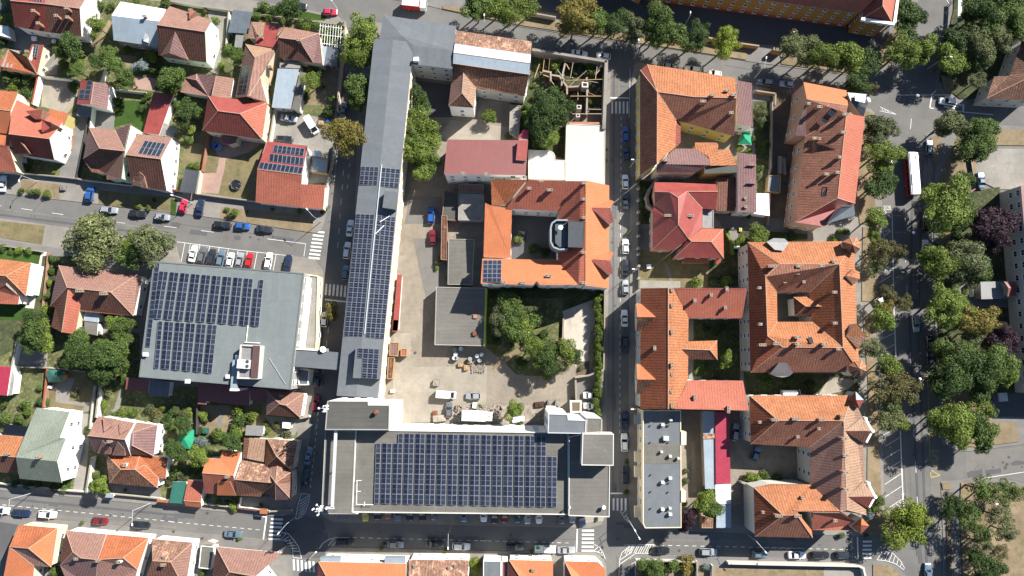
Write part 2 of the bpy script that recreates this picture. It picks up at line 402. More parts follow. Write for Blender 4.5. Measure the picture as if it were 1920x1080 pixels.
def roof_hit(c, x, y, P, F, V=None):
    V = [WP(c, *p) for p in P]
    for t in F.split():
        ids = [IDX.index(q) for q in t.partition(':')[0]]
        if inpoly(x, y, [P[i][:2] for i in ids]):
            nr = roofuv([V[i] for i in ids])[1]; o = Vector((0, 0, HC)); d = WP(c, x, y, 0) - o
            k = (V[ids[0]] - o).dot(nr) / d.dot(nr); return o + d * k, nr
    return WP(c, x, y, P[0][2]), Vector((0, 0, 1))
def chimney(ro, o3, c, x, y, P, F, w=.6, l=1.1, h=1.2, ang=0.0, m='brick', cap='cap'):
    h0, nr = roof_hit(c, x, y, P, F); q = WP(c, x, y, h0.z + h); b = MB()
    b.box(q.x, q.y, h0.z - .8, h0.z + h - .12, l, w, ang, 0); b.box(q.x, q.y, h0.z + h - .12, h0.z + h, l + .2, w + .2, ang, 1)
    n = 3 if l > 1.4 else 2
    for i in range(n):
        t = (i - (n - 1) / 2) * l * .6 / (n - 1) * 1.2; b.box(q.x + t * math.cos(ang), q.y + t * math.sin(ang), h0.z + h, h0.z + h + .03, l / n * .5, w * .5, ang, 2)
    b.build('chimney', [m, cap, 'black'], ro, o3)
def skylight(ro, o3, c, x, y, P, F, w=.8, h=1.2, name='skylight', m='glass', fr='frame_dark', lift=.09):
    h0, nr = roof_hit(c, x, y, P, F)
    u = Vector((0, 0, 1)).cross(nr); u = u.normalized() if u.length > .05 else Vector((1, 0, 0)); v = nr.cross(u)
    b = MB()
    def ring(k, z): return [h0 + u * (a * w / 2 * k) + v * (d * h / 2 * k) + nr * z for a, d in ((-1, -1), (1, -1), (1, 1), (-1, 1))]
    b.add(ring(1, -.05) + ring(1, lift) + ring(.8, lift), [(0, 1, 5, 4), (1, 2, 6, 5), (2, 3, 7, 6), (3, 0, 4, 7), (4, 5, 9, 8), (5, 6, 10, 9), (6, 7, 11, 10), (7, 4, 8, 11)], 0)
    b.add(ring(.8, lift - .01), [(0, 1, 2, 3)], 1); b.build(name, [fr, m], ro, o3)
BL = []
def steep(P, k, lo=None):
    z = [p[2] for p in P]; fl = lo is None; lo = min(z) if fl else lo
    return P if fl and max(z) - lo < 1.3 else [(p[0], p[1], lo + (p[2] - lo) * k) for p in P]
def B(c, name, label, cat, P, F, wall='white_wall', roof='orange', base=0.0, inset=.3, win='auto', ch='', sk='', more=(), chw=(.48, .85, 1.5), cha=0.0, group=None, fm='frame_white', chm='brick', trim=.16, st=1.2):
    P = pts(P); lo0 = min(p[2] for p in P); k0 = st if max(p[2] for p in P) - lo0 >= 1.3 else 1; P = steep(P, st); cen = Vector((0, 0, 0))
    for p in P: cen += WP(c, *p)
    cen /= len(P); cen.z = 0; root = empty(name, cen, label, cat, group); BL.append((label, cen.copy()))
    ro, _ = section(root, cen, c, P, F, wall, roof, base, inset, win, fm, trim=trim)
    for t in ch.split():
        a = [float(q) for q in t.split(',')]; chimney(ro, cen, c, a[0], a[1], P, F, chw[0], a[2] if len(a) > 2 else chw[1], a[3] if len(a) > 3 else chw[2], R(a[4]) if len(a) > 4 else cha, chm)
    for t in sk.split():
        a = [float(q) for q in t.split(',')]; skylight(ro, cen, c, a[0], a[1], P, F, *(a[2:4] if len(a) > 3 else ()))
    for mo in more:
        k = dict(mo); cc = k.pop('c', c); PP = pts(k.pop('P')); PP = steep(PP, st) if k.get('n') is None else ([(q[0], q[1], max(q[2], roof_hit(c, q[0], q[1], P, F)[0].z + .3) if cc == c else q[2]) for q in steep(PP, k0, lo0)] if k['n'] in ('dormer', 'gable') else PP); FF = k.pop('F'); nm = k.pop('n', 'roof'); ch2 = k.pop('ch', ''); sk2 = k.pop('sk', '')
        k.setdefault('wall', 'brick_rough' if k.get('n') == 'dormer' or nm == 'dormer' else wall); k.setdefault('roof', roof); k.setdefault('inset', inset if nm == 'roof' else .08); k.setdefault('win', win if nm == 'roof' else None)
        r2, _ = section(root, cen, cc, PP, FF, rname=nm, wname='wall' if nm == 'roof' else nm + '_wall', fm=fm, **k)
        for t in ch2.split():
            a = [float(q) for q in t.split(',')]; chimney(r2, cen, cc, a[0], a[1], PP, FF, chw[0], a[2] if len(a) > 2 else chw[1], a[3] if len(a) > 3 else chw[2], cha, chm)
        for t in sk2.split():
            a = [float(q) for q in t.split(',')]; skylight(r2, cen, cc, a[0], a[1], PP, FF)
    return root, cen
def deck(root, o3, c, P, z, m, wall, par=.5, th=.3, base=0.0, pm=None, win='auto', fm='frame_white', zs=None):
    """flat roof with a parapet: P is the parapet's outer top edge"""
    L = clean([WP(c, x, y, z) for x, y in pts(P, 2)]); I = offset(L, th); n = len(L); pm = pm or wall
    r = MB(); vs = [Vector((q.x, q.y, z - par)) for q in offset(L, th - .02)]; r.uv[0] = [(q.x, q.y) for q in vs]; r.add(vs, [tuple(range(n))], 0); ro = r.build('roof', [m], root, o3)
    b = MB(); wb = MB()
    for i in range(n):
        j = (i + 1) % n; lo = z - par - .15
        b.add([L[i], L[j], I[j], I[i]], [(0, 1, 2, 3)]); b.add([I[i], I[j], (I[j].x, I[j].y, z - par - .05), (I[i].x, I[i].y, z - par - .05)], [(0, 1, 2, 3)])
        b.add([(L[i].x, L[i].y, lo), (L[j].x, L[j].y, lo), L[j], L[i]], [(0, 1, 2, 3)])
    b.build('parapet', [pm], root, o3); O = offset(L, .03)
    for i in range(n):
        a, d = O[i], O[(i + 1) % n]; wb.add([(a.x, a.y, base), (d.x, d.y, base), (d.x, d.y, z - .1), (a.x, a.y, z - .1)], [(0, 1, 2, 3)])
        if win:
            e = Vector((d.x - a.x, d.y - a.y)); mid = (a + d) / 2
            if e.length > 3.2 and (e.y * (-mid.x) + (-e.x) * (-mid.y)) > 0:
                zz = zs or [base + 1.1 + k * 3 for k in range(int((z - par - base) / 3))]
                put_windows(root, o3, a, d, zz, max(1, int(e.length / 3)), 1.3, 1.5, fm)
    wb.build('wall', [wall], root, o3); return ro
def flat(c, name, label, cat, P, z, m='membrane', wall='grey_wall', par=.15, th=.15, base=0.0, win=None, group=None, pm=None):
    pp = pts(P, 2); cen = Vector((0, 0, 0))
    for p in pp: cen += WP(c, p[0], p[1], 0)
    cen /= len(pp); cen.z = 0; root = empty(name, cen, label, cat, group)
    ro = deck(root, cen, c, P, z, m, wall, par, th, base, pm, win); return root, cen, ro
def canopy(c, name, label, cat, P, z, m, post='galv', group=None, th=.12, slope=0.0):
    """open lean-to: thin roof sheet on posts"""
    pp = pts(P, 2); L = clean([WP(c, x, y, z) for x, y in pp]); n = len(L)
    cen = sum(L, Vector((0, 0, 0))) / n; cen.z = 0; root = empty(name, cen, label, cat, group); b = MB()
    b.uv[0] = [(q.x, q.y) for q in L]; b.add(L, [tuple(range(n))]); D = [Vector((q.x, q.y, z - th)) for q in L]; b.add(D, [tuple(range(n))[::-1]])
    for i in range(n):
        j = (i + 1) % n; b.add([D[i], D[j], L[j], L[i]], [(0, 1, 2, 3)])
    b.build('roof', [m], root, cen)
    for q in offset(L, .25):
        p = MB(); p.box(q.x, q.y, 0, z - th, .12, .12); p.build('post', [post], root, cen)
    return root
# ---------------------------------------------------------------- ground, roads, pavements
def sheetxy(name, x0, y0, x1, y1, z, m):
    b = MB(); b.add([(x0, y0, z), (x1, y0, z), (x1, y1, z), (x0, y1, z)], [(0, 1, 2, 3)]); o = b.build(name, [m]); o['kind'] = 'structure'
sheetxy('ground', -2500, -2500, 2500, 2500, -.3, 'dry')
sheetxy('road', -260, -220, 260, 240, 0, 'asphalt')
K = .12
BLK = dict(
 nw='-400,-200 -400,-90 440,-5 560,15 636,31 646,44 640,130 634,205 624,290 612,400 603,430 594,437 422,411 330,399 0,362 -400,318',
 sw='-400,372 0,409 140,428 200,441 330,462 338,492 545,513 549,480 567,482 590,486 605,508 609,540 600,605 597,651 581,820 560,930 548,962 530,968 475,966 330,950 243,942 0,919 -400,890',
 sl='-400,935 0,968 150,979 326,996 500,1012 528,1015 543,1028 548,1050 545,1300 -400,1300',
 mid='690,40 860,62 1000,97 1140,117 1145,130 1143,300 1142,500 1138,700 1137,930 1134,970 1127,984 1105,990 916,986 624,979 606,968 602,952 604,930 620,850 640,700 648,600 655,520 665,430 668,300 672,200 680,100',
 ea='1196,117 1270,133 1410,160 1500,175 1600,195 1634,205 1648,222 1652,300 1655,430 1650,500 1645,560 1642,620 1646,700 1652,790 1656,860 1658,958 1686,959 1692,972 1680,990 1660,1003 1600,1004 1396,1000 1189,993 1183,985 1179,930 1179,700 1181,500 1182,300 1184,150 1188,122',
 sm='610,1300 606,1050 611,1032 620,1026 916,1033 1115,1036 1130,1044 1137,1063 1138,1300',
 sr='1178,1300 1178,1060 1184,1043 1202,1041 1506,1047 1619,1051 1655,1053 1680,1062 1700,1080 1705,1300',
 no='680,-200 690,-10 800,10 970,49 1124,73 1261,92 1424,118 1632,146 1660,140 1680,110 1700,60 1722,0 1735,-200',
 ne='1790,-200 1783,0 1770,60 1758,130 1756,158 1765,172 1785,192 1810,195 2100,202 2100,-200',
 er='1735,252 1760,236 1807,232 2100,245 2100,815 1910,834 1822,846 1790,846 1768,832 1760,720 1754,640 1748,520 1746,400 1741,300',
 se='1764,903 1798,901 1834,897 1894,901 2100,945 2100,1300 1774,1300 1768,1000')
for k in BLK: patch('pavement', 'O', BLK[k], K, 'pavement' if k in ('mid', 'ea', 'sw', 'sm', 'nw') else 'pavement_grey', K, 'kerb')
LV = [K]
def GP(name, c, P, m):
    LV[0] += .002; return patch(name, c, P, LV[0], m)
# north-west gardens
GP('garden', 'O', '-200,-60 440,20 640,70 628,205 615,300 603,395 575,382 300,352 0,318 -200,300', 'weeds')
GP('driveway', 'A3', '640,60 840,90 760,440 700,655 540,640 600,400 650,260', 'pavement_grey')
GP('yard', 'A1', '400,690 740,740 690,960 620,1040 380,980', 'dust')
GP('yard', 'A1', '140,250 450,300 480,400 300,480 130,440', 'pavement_grey')
GP('driveway', 'A1', '400,420 540,470 520,690 340,690', 'concrete')
GP('path', 'A1', '1000,180 940,300 820,430 880,440 960,330 1040,200', 'dry')
GP('garden', 'A1', '1060,500 1250,520 1230,620 1120,640 1060,580', 'dry')
GP('lawn', 'A3', '1060,-60 1340,-50 1310,230 1200,150 1050,190', 'lawn')
GP('driveway', 'A3', '700,-60 880,-20 1060,60 1045,215 820,190 840,60', 'pavement_grey')
GP('garden', 'A1', '1240,700 1450,720 1420,840 1220,810', 'brickpave')
GP('driveway', 'A2', '340,100 530,110 440,690 330,640 380,350', 'concrete')
GP('path', 'A2', '400,20 640,60 1620,200 1620,260 1100,180 560,100 380,70', 'pavement')
GP('garden', 'A2', '1250,600 1540,620 1520,980 1200,960', 'dry')
GP('yard', 'A4', '940,20 1490,120 1480,340 1420,700 1230,700 1260,360 880,320', 'concrete')
GP('garden', 'A4', '330,230 900,330 780,870 270,790 280,560 100,560 140,240', 'lawn_dry')
GP('path', 'A4', '400,240 860,320 720,420 560,470 510,480 490,600 440,800 270,790 300,610 420,610 450,470 370,340', 'brickpave')
GP('yard', 'A3', '1540,250 1640,300 1620,520 1560,750 1480,740', 'concrete')
GP('verge', 'A3', '195,668 560,720 545,850 480,835 200,790', 'dry')
GP('verge', 'A3', '910,770 1600,840 1620,965 1060,920 905,890', 'lawn_dry')
GP('verge', 'A4', '0,850 60,860 45,1000 0,990', 'lawn')
GP('verge', 'A4', '465,925 1310,1010 1305,1160 455,1035', 'dry')
GP('verge', 'A2', '760,70 1260,110 1440,150 1420,190 760,160', 'lawn')
# south-west plots
GP('verge', 'A5', '-100,60 415,115 385,290 100,240 -100,200', 'lawn_dry')
GP('pavement', 'A5', '-100,235 400,300 700,350 690,480 530,470 380,350 -100,280', 'pavement_grey')
GP('garden', 'A5', '-100,290 380,350 370,480 290,1000 -100,1100', 'lawn')
GP('path', 'A5', '380,350 430,355 415,610 340,880 230,870 330,600', 'whitewash')
GP('garden', 'O', '80,480 160,480 120,640 60,720 -60,720 -60,600 60,600', 'shade_garden')
GP('garden', 'O', '85,625 262,625 262,720 560,735 555,930 330,935 150,922 -60,905 -60,700', 'weeds')
GP('yard', 'B1', '150,180 440,300 430,440 110,430', 'concrete')
GP('garden', 'B1', '440,450 860,480 830,780 720,860 400,800', 'lawn_dry')
GP('path', 'B1', '590,530 690,540 650,640 635,745 820,762 870,640 850,830 730,860 780,795 510,755 515,640 490,630', 'pavement')
GP('path', 'B1', '1110,630 1130,640 1100,810 1010,880 1050,810', 'pavement')
GP('garden', 'B1', '-100,690 400,480 390,800 240,1000 -100,900', 'weeds')
GP('driveway', 'B3', '640,60 870,85 830,200 780,790 670,785 700,600 720,290', 'concrete')
GP('garden', 'B3', '830,620 1000,660 990,800 810,800', 'lawn')
GP('garden', 'B3', '560,680 670,660 640,780 540,790', 'lawn')
GP('yard', 'B3', '1010,700 1480,760 1470,870 1000,820', 'pavement_grey')
GP('garden', 'B2', '250,780 720,790 700,1050 200,1050', 'dry')
GP('garden', 'B2', '720,740 1150,760 1130,1060 700,1050', 'lawn_dry')
GP('yard', 'B2', '860,880 1230,920 1140,1060 1000,1060', 'concrete')
GP('path', 'B2', '440,800 475,800 470,990 430,990', 'pavement_grey')
GP('yard', 'B4', '640,840 860,850 830,980 600,950', 'pavement')
GP('garden', 'B4', '0,200 200,400 200,700 -10,700', 'weeds')
GP('pavement', 'A6', '1130,400 1280,420 1370,490 1395,560 1340,1080 1240,1080 1290,570 1100,540', 'pavement')
GP('yard', 'B5', '-100,440 200,488 90,720 -60,1047', 'asphalt_dark')
# central block
GP('courtyard', 'O', '690,90 1135,130 1135,765 720,780 650,760 700,400 760,140', 'yard')
GP('courtyard', 'C4', '480,120 640,120 640,430 1340,430 1330,900 470,960', 'dust')
GP('courtyard', 'C3', '580,90 840,95 780,790 660,900 660,1080 530,1080 560,400', 'yard')
GP('courtyard', 'C2', '630,820 930,830 920,1080 580,1080', 'asphalt_worn')
GP('courtyard', 'C1', '700,740 1010,780 1030,1080 800,1080', 'asphalt_dark')
GP('garden', 'C2', '1010,120 1540,190 1545,320 870,300', 'dust')
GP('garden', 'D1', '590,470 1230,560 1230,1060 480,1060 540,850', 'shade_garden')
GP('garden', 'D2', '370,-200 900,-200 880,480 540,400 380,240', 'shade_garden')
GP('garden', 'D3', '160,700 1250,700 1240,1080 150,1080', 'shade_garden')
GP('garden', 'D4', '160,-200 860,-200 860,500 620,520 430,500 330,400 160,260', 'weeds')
GP('path', 'D4', '560,180 640,180 330,400 200,470 230,400', 'dry')
GP('yard', 'D3', '860,900 1150,790 1160,1080 870,1080', 'sand')
GP('yard', 'D4', '870,-60 1150,-60 1100,200 1090,480 1000,480 870,150', 'sand')
GP('garden', 'D4', '990,380 1110,380 1100,500 980,510', 'soil')
GP('yard', 'D4', '980,530 1240,470 1260,860 980,760', 'asphalt_worn')
GP('rubble', 'D4', '230,760 520,770 860,790 700,900 520,960 220,960', 'rubble')
GP('courtyard', 'D3', '390,-60 830,-60 830,420 390,420', 'asphalt_dark')
GP('courtyard', 'C3', '660,230 990,230 980,680 870,690 780,790', 'asphalt_worn')
GP('pavement', 'D6', '1050,395 1360,395 1340,450 1150,470 1040,440', 'dust')
# eastern block
GP('yard', 'E1', '1130,820 1480,860 1420,1080 1140,1080', 'pavement_grey')
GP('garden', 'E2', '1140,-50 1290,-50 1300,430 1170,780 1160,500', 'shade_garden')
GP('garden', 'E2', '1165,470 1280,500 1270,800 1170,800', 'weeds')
GP('yard', 'E2', '1300,-200 1580,-100 1480,1080 1290,1080', 'soil')  # dark tone stands in for building shade, put into the lane's ground colour
GP('yard', 'E2', '440,200 1000,230 1000,400 440,400', 'concrete')
GP('garden', 'E2', '90,690 240,690 220,1080 85,1080', 'shade_garden')
GP('yard', 'E3', '100,140 215,140 215,345 340,380 330,400 100,330', 'pavement_grey')
GP('garden', 'E3', '95,335 760,420 720,680 90,690', 'lawn_dry')
GP('path', 'E3', '315,450 345,450 400,620 375,625', 'pavement_grey')
GP('yard', 'E3', '95,615 470,625 470,685 95,690', 'concrete')
GP('path', 'E3', '780,0 1500,60 1640,100 1640,190 1000,120 860,130', 'asphalt')
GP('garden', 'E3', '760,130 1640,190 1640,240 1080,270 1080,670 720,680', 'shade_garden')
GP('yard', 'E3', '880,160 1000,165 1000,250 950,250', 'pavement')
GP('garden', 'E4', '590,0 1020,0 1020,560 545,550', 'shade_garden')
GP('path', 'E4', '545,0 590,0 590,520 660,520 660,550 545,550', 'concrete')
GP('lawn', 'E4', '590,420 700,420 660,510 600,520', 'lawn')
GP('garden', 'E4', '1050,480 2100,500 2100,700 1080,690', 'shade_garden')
GP('yard', 'F4', '670,520 930,560 830,640 640,690 560,690', 'dust')
GP('yard', 'E5', '520,50 680,50 700,1000 480,1080 480,340', 'yard')
GP('yard', 'E5', '570,330 600,330 620,800 575,800', 'dust')
GP('courtyard', 'E5', '920,60 1640,380 1640,720 1040,720 1000,1080 920,1080', 'yard')
GP('verge', 'O', '1604,200 1636,212 1645,250 1640,420 1612,420 1604,330', 'dry')
GP('verge', 'O', '1618,425 1648,430 1646,565 1616,565', 'dry')
GP('verge', 'O', '1618,590 1640,590 1640,640 1645,760 1654,958 1640,1000 1625,1000 1628,720', 'dry')
GP('verge', 'O', '1640,962 1684,962 1684,985 1655,1000 1630,1000', 'dry')
# southern blocks
GP('garden', 'O', '1194,1062 1620,1070 1640,1300 1194,1300', 'dry')
GP('yard', 'O', '1545,1064 1622,1067 1640,1300 1545,1300', 'concrete')
GP('verge', 'O', '1637,1058 1668,1060 1690,1078 1694,1300 1637,1300', 'dry')
GP('garden', 'B5', '560,940 720,940 720,1200 560,1200', 'shade_garden')
GP('garden', 'C6', '1685,900 1850,900 1850,1200 1685,1200', 'lawn_dry')
GP('yard', 'D6', '798,890 918,890 918,1200 798,1200', 'asphalt_worn')
# north side and the avenue's east side
GP('courtyard', 'O', '800,-200 1700,-200 1660,120 1540,100 1200,45 900,5', 'asphalt_dark')
GP('verge', 'O', '830,10 1000,33 1125,52 1262,72 1400,92 1400,112 1262,90 1124,70 970,46 830,16', 'dry')
GP('verge', 'O', '1465,104 1630,122 1650,90 1690,40 1716,5 1675,115 1632,142 1465,120', 'dry')
GP('garden', 'O', '1795,-200 1788,20 1772,85 1762,150 1775,165 1800,185 1890,185 2100,190 2100,-200', 'shade_garden')
GP('verge', 'O', '1764,140 1790,150 1785,178 1772,170', 'dry')
GP('verge', 'O', '1745,258 1800,240 2100,250 2100,275 1860,272 1835,270 1830,340 1800,350 1760,350 1749,300', 'dry')
GP('yard', 'O', '1830,278 2100,282 2100,355 1870,355 1830,335', 'concrete')
GP('garden', 'O', '1750,370 1875,350 1905,740 1765,740 1755,500', 'shade_garden')
GP('path', 'O', '1770,235 1800,240 1760,340 1790,420 1765,460 1752,455 1752,330', 'pavement_grey')
GP('path', 'O', '1764,430 1785,430 1775,475 1762,500', 'dry')
GP('yard', 'G4', '890,120 1350,100 1380,400 1000,400 800,220', 'pavement_grey')
GP('yard', 'O', '1860,738 2100,740 2100,785 1862,780', 'asphalt_dark')
GP('verge', 'O', '1772,650 1800,650 1862,790 1905,792 1912,828 1830,838 1800,836 1772,745', 'dry')
GP('verge', 'O', '1752,632 1770,632 1768,700 1756,700', 'dry')
GP('verge', 'O', '1766,905 1783,904 1784,918 1768,918', 'dry')
GP('verge', 'O', '1802,905 1892,906 2100,960 2100,1300 1815,1300 1805,1080 1800,960', 'dry')
GP('verge', 'O', '1775,920 1782,930 1790,1300 1776,1300', 'soil')
# newer, darker asphalt and old surfaces on the roads
def RP(c, P, m, n='road'):
    LV2[0] += .0042; return patch(n, c, P, LV2[0], m)
LV2 = [0.002]
RP('O', '1645,225 1672,225 1676,420 1672,620 1692,960 1658,956 1652,700 1645,560 1655,430', 'asphalt_worn')
RP('O', '1810,848 2100,820 2100,940 1894,898 1812,898', 'asphalt_worn')
RP('O', '1745,850 1764,840 1764,1200 1748,1200', 'asphalt_worn')
RP('O', '496,966 560,966 606,972 620,1026 606,1046 545,1046 500,1012', 'asphalt_dark')
# ---------------------------------------------------------------- painted markings, one object per piece
MZ = .05
def stripe(c, a, b, wd=.14, m='paint', z=MZ, name='road_marking'):
    p = WP(c, a[0], a[1], z); q = WP(c, b[0], b[1], z); d = (q - p); d.z = 0; d.normalize(); n = Vector((-d.y, d.x, 0)) * wd / 2
    mk.add([p - n, q - n, q + n, p + n], [(0, 1, 2, 3)], 0 if m == 'paint' else 1)
def flush(nm='road_marking'):
    global mk
    if mk.f: o = mk.build(nm, ['paint', 'paint_yellow']); o['kind'] = 'structure'
    mk = MB()
mk = MB()
def dashes(c, a, b, n, fill=.42, wd=.13):
    for i in range(n):
        t0 = i / n; t1 = (i + fill) / n; stripe(c, (a[0] + (b[0] - a[0]) * t0, a[1] + (b[1] - a[1]) * t0), (a[0] + (b[0] - a[0]) * t1, a[1] + (b[1] - a[1]) * t1), wd)
def pline(c, P, wd=.14, m='paint'):
    P = pts(P, 2)
    for i in range(len(P) - 1): stripe(c, P[i], P[i + 1], wd, m)
def zebra(c, a, b, n, dx, dy, wd=.5):
    """n bars from a to b, each bar reaching (dx, dy) sheet units either side"""
    for i in range(n):
        x = a[0] + (b[0] - a[0]) * i / (n - 1); y = a[1] + (b[1] - a[1]) * i / (n - 1); stripe(c, (x - dx, y - dy), (x + dx, y + dy), wd)
    flush('zebra_crossing')
dashes('A3', (-90, 898), (1620, 1140), 6, .36); dashes('A6', (-60, 118), (620, 200), 2, .34); flush('lane_line')
pline('A6', '890,235 1243,280 1226,395'); flush('stop_line')
zebra('A6', (1365, 172), (1320, 412), 8, 50, 5)
for x, y, x2, y2 in ((130, 275, 97, 445), (180, 285, 150, 450), (270, 290, 235, 455), (360, 300, 325, 465), (447, 315, 415, 475), (533, 322, 500, 480), (622, 335, 590, 490), (705, 350, 680, 500), (797, 358, 768, 510), (970, 380, 943, 525)): stripe('A6', (x, y), (x2, y2), .14)
pline('A6', '60,262 600,335 1130,395'); pline('A6', '1130,400 1112,530 1235,425 1140,400')
stripe('A6', (1130, 470), (1180, 420)); stripe('A6', (1130, 440), (1150, 415)); flush('parking_line')
zebra('A6', (1430, 700), (1605, 718), 6, -4, 52, .55); stripe('A6', (1420, 793), (1620, 815), .4); flush('stop_line')
dashes('B2', (1455, 60), (1325, 1080), 8, .45); dashes('B4', (1362, 60), (1282, 790), 12, .5); dashes('C3', (20, -400), (-40, 400), 6, .4)
dashes('C2', (80, 520), (45, 820), 3, .35); flush('lane_line')
pline('B4', '1195,812 1280,820 1268,900 1240,980 1200,1030 1150,1048 1165,950 1200,815')
for i in range(6): stripe('B4', (1192 - i * 4, 880 + i * 30), (1275 - i * 9, 830 + i * 28))
flush()
dashes('B5', (-60, 262), (1920, 458), 23, .52); dashes('B6', (0, 455), (1010, 548), 12, .52); flush('lane_line')
pline('B6', '905,387 1045,402 1010,650', .35); flush('stop_line')
zebra('B6', (1160, 428), (1130, 645), 6, 65, 3)
pline('B6', '1200,572 1280,582 1340,650 1400,740 1428,855 1340,845'); pline('B6', '1195,655 1290,660 1330,720 1335,845')
for i in range(7): stripe('B6', (1200 + i * 22, 650 + (i * 5) ** 1.42), (1262 + i * 24, 585 + i * 32))
flush()
zebra('B6', (1345, 925), (1560, 948), 6, 3, 60, .5)
pline('C6', '50,750 90,690 160,645 240,625 380,628'); stripe('C6', (145, 720), (215, 640)); stripe('C6', (190, 720), (250, 650)); flush()
dashes('C6', (410, 628), (1920, 665), 17, .5); dashes('D6', (0, 662), (1010, 688), 12, .5); flush('lane_line')
stripe('D6', (1062, 535), (1052, 785), .35); flush('stop_line')
zebra('D6', (1178, 552), (1175, 772), 6, 66, 0)
pline('D6', '1240,700 1300,730 1345,800 1368,860'); pline('D6', '1240,775 1300,790 1340,830')
for a, b in (((1245, 770), (1290, 730)), ((1285, 785), (1320, 755)), ((1310, 805), (1340, 780))): stripe('D6', a, b)
pline('D6', '1915,705 1740,703 1620,730 1550,790 1525,860 1515,1047'); pline('D6', '1860,800 1700,800 1650,830 1625,900 1622,1047')
for i in range(5): stripe('D6', (1530, 870 + i * 45), (1660 - i * 8, 790 + i * 46 - 5))
for i in range(6): stripe('D6', (1590 + i * 52, 800 if i > 1 else 830 - i * 25), (1635 + i * 52, 712))
flush()
dashes('E6', (-20, 708), (60, 705), 1, .9); pline('E6', '-60,710 285,708 235,800'); stripe('E6', (40, 715), (-10, 780))
for i in range(6): stripe('E6', (-50 + i * 48, 800), (-5 + i * 48, 712))
dashes('E6', (335, 712), (1920, 745), 18, .5); dashes('F6', (60, 740), (1060, 760), 12, .5); flush('lane_line')
stripe('F6', (1092, 620), (1098, 860), .35); flush('stop_line')
zebra('F6', (1200, 672), (1195, 850), 5, 50, 0)
pline('F6', '1370,775 1480,800 1560,880 1608,965'); pline('F6', '1300,870 1400,880 1500,910 1600,980')
for i in range(7): stripe('F6', (1310 + i * 42, 865 + i * i * 2.2), (1360 + i * 36, 782 + i * i * 3))
flush()
dashes('D2', (1398, 90), (1393, 1080), 15, .5); dashes('D3', (1392, 110), (1388, 1080), 13, .5); dashes('D4', (1387, 60), (1384, 1080), 15, .5); flush('lane_line')
zebra('D1', (1315, 990), (1455, 990), 5, 0, 55, .5); stripe('D1', (1290, 900), (1470, 902), .35); flush('stop_line')
zebra('D5', (1229, 912), (1340, 912), 4, 0, 56, .5); stripe('D5', (1200, 810), (1312, 810), .35)
pline('D5', '1290,970 1330,1040 1370,1080'); [stripe('D5', (1305 + i * 22, 1000 + i * 30), (1340 + i * 14, 970 + i * 28)) for i in range(3)]; flush()
stripe('D1', (1480, 640), (1472, 1080), .12); flush('lane_line')
# avenue
for x, y, x2, y2 in ((1418, 110, 1408, 205), (1362, 950, 1362, 1060)): stripe('F2', (x, y), (x2, y2))
for x, y, x2, y2 in ((1365, 350, 1365, 450), (1378, 660, 1378, 740)): stripe('F3', (x, y), (x2, y2))
stripe('F4', (1408, 300), (1412, 420)); stripe('F4', (1440, 960), (1442, 1080)); stripe('F5', (1455, 510), (1462, 620)); stripe('F5', (1470, 840), (1477, 950)); flush('lane_line')
stripe('F5', (1315, 210), (1345, 960), .3); stripe('F4', (1262, 0), (1300, 1000), .3); stripe('F3', (1240, 0), (1262, 1080), .22)
for a, b in (((1160, 275), (1218, 240)), ((1180, 375), (1312, 295)), ((1160, 500), (1315, 405)), ((1198, 590), (1325, 510)), ((1172, 728), (1330, 625)), ((1178, 842), (1332, 742)), ((1190, 955), (1335, 862))): stripe('F5', a, b)
for a, b in (((1240, 925), (1290, 955)), ((1265, 900), (1335, 950)), ((1300, 880), (1340, 920))): stripe('F5', a, b)
for a, b in (((1110, 645), (1235, 570)), ((1210, 900), (1260, 890))): stripe('F3', a, b)
for a, b in (((1110, 190), (1262, 120)), ((1120, 300), (1272, 222)), ((1165, 830), (1220, 800))): stripe('F4', a, b)
flush('parking_line')
pline('F2', '1150,1080 1230,1020 1160,945'); stripe('F2', (1150, 945), (1232, 945)); pline('F3', '1175,0 1228,40 1172,85'); pline('F3', '1160,100 1225,160 1170,210'); pline('F3', '1170,235 1220,290'); stripe('F3', (1160, 0), (1165, 260)); flush('bus_stop_marking')
pline('F1', '1130,985 1285,1055'); pline('F1', '1125,1020 1285,1055'); [stripe('F1', (1145 + i * 24, 1000 + i * 8), (1160 + i * 24, 1020 + i * 5)) for i in range(5)]
pline('G2', '570,0 525,40 500,195 545,200', .3); pline('G2', '690,215 880,240 1215,270', .2); stripe('G2', (878, 145), (876, 235), .5); flush()
zebra('G2', (720, 190), (800, 150), 3, 60, 12, .5)
pline('G1', '640,300 740,235 680,150 740,75 690,0', .12); flush('bus_stop_marking')
pline('G5', '475,120 500,1080', .12, 'y'); pline('G5', '480,340 540,290 480,250', .1, 'y'); pline('G5', '505,992 600,992', .14, 'y'); pline('G5', '515,1000 600,1075', .14, 'y')
pline('G6', '398,165 402,212 482,195 405,150', .16, 'y'); pline('G6', '430,660 510,660', .1, 'y'); pline('G6', '405,10 465,45 405,100 465,130', .1, 'y'); flush('bus_stop_marking')
stripe('G6', (820, 225), (1221, 165), .14); flush()
for i, x in enumerate((1198, 1307, 1415, 1520)): stripe('G2', (x, 925), (x + 4, 1060), .12)
flush('parking_line')
stripe('G6', (265, 65), (270, 170)); stripe('G6', (282, 385), (286, 490)); flush('lane_line')
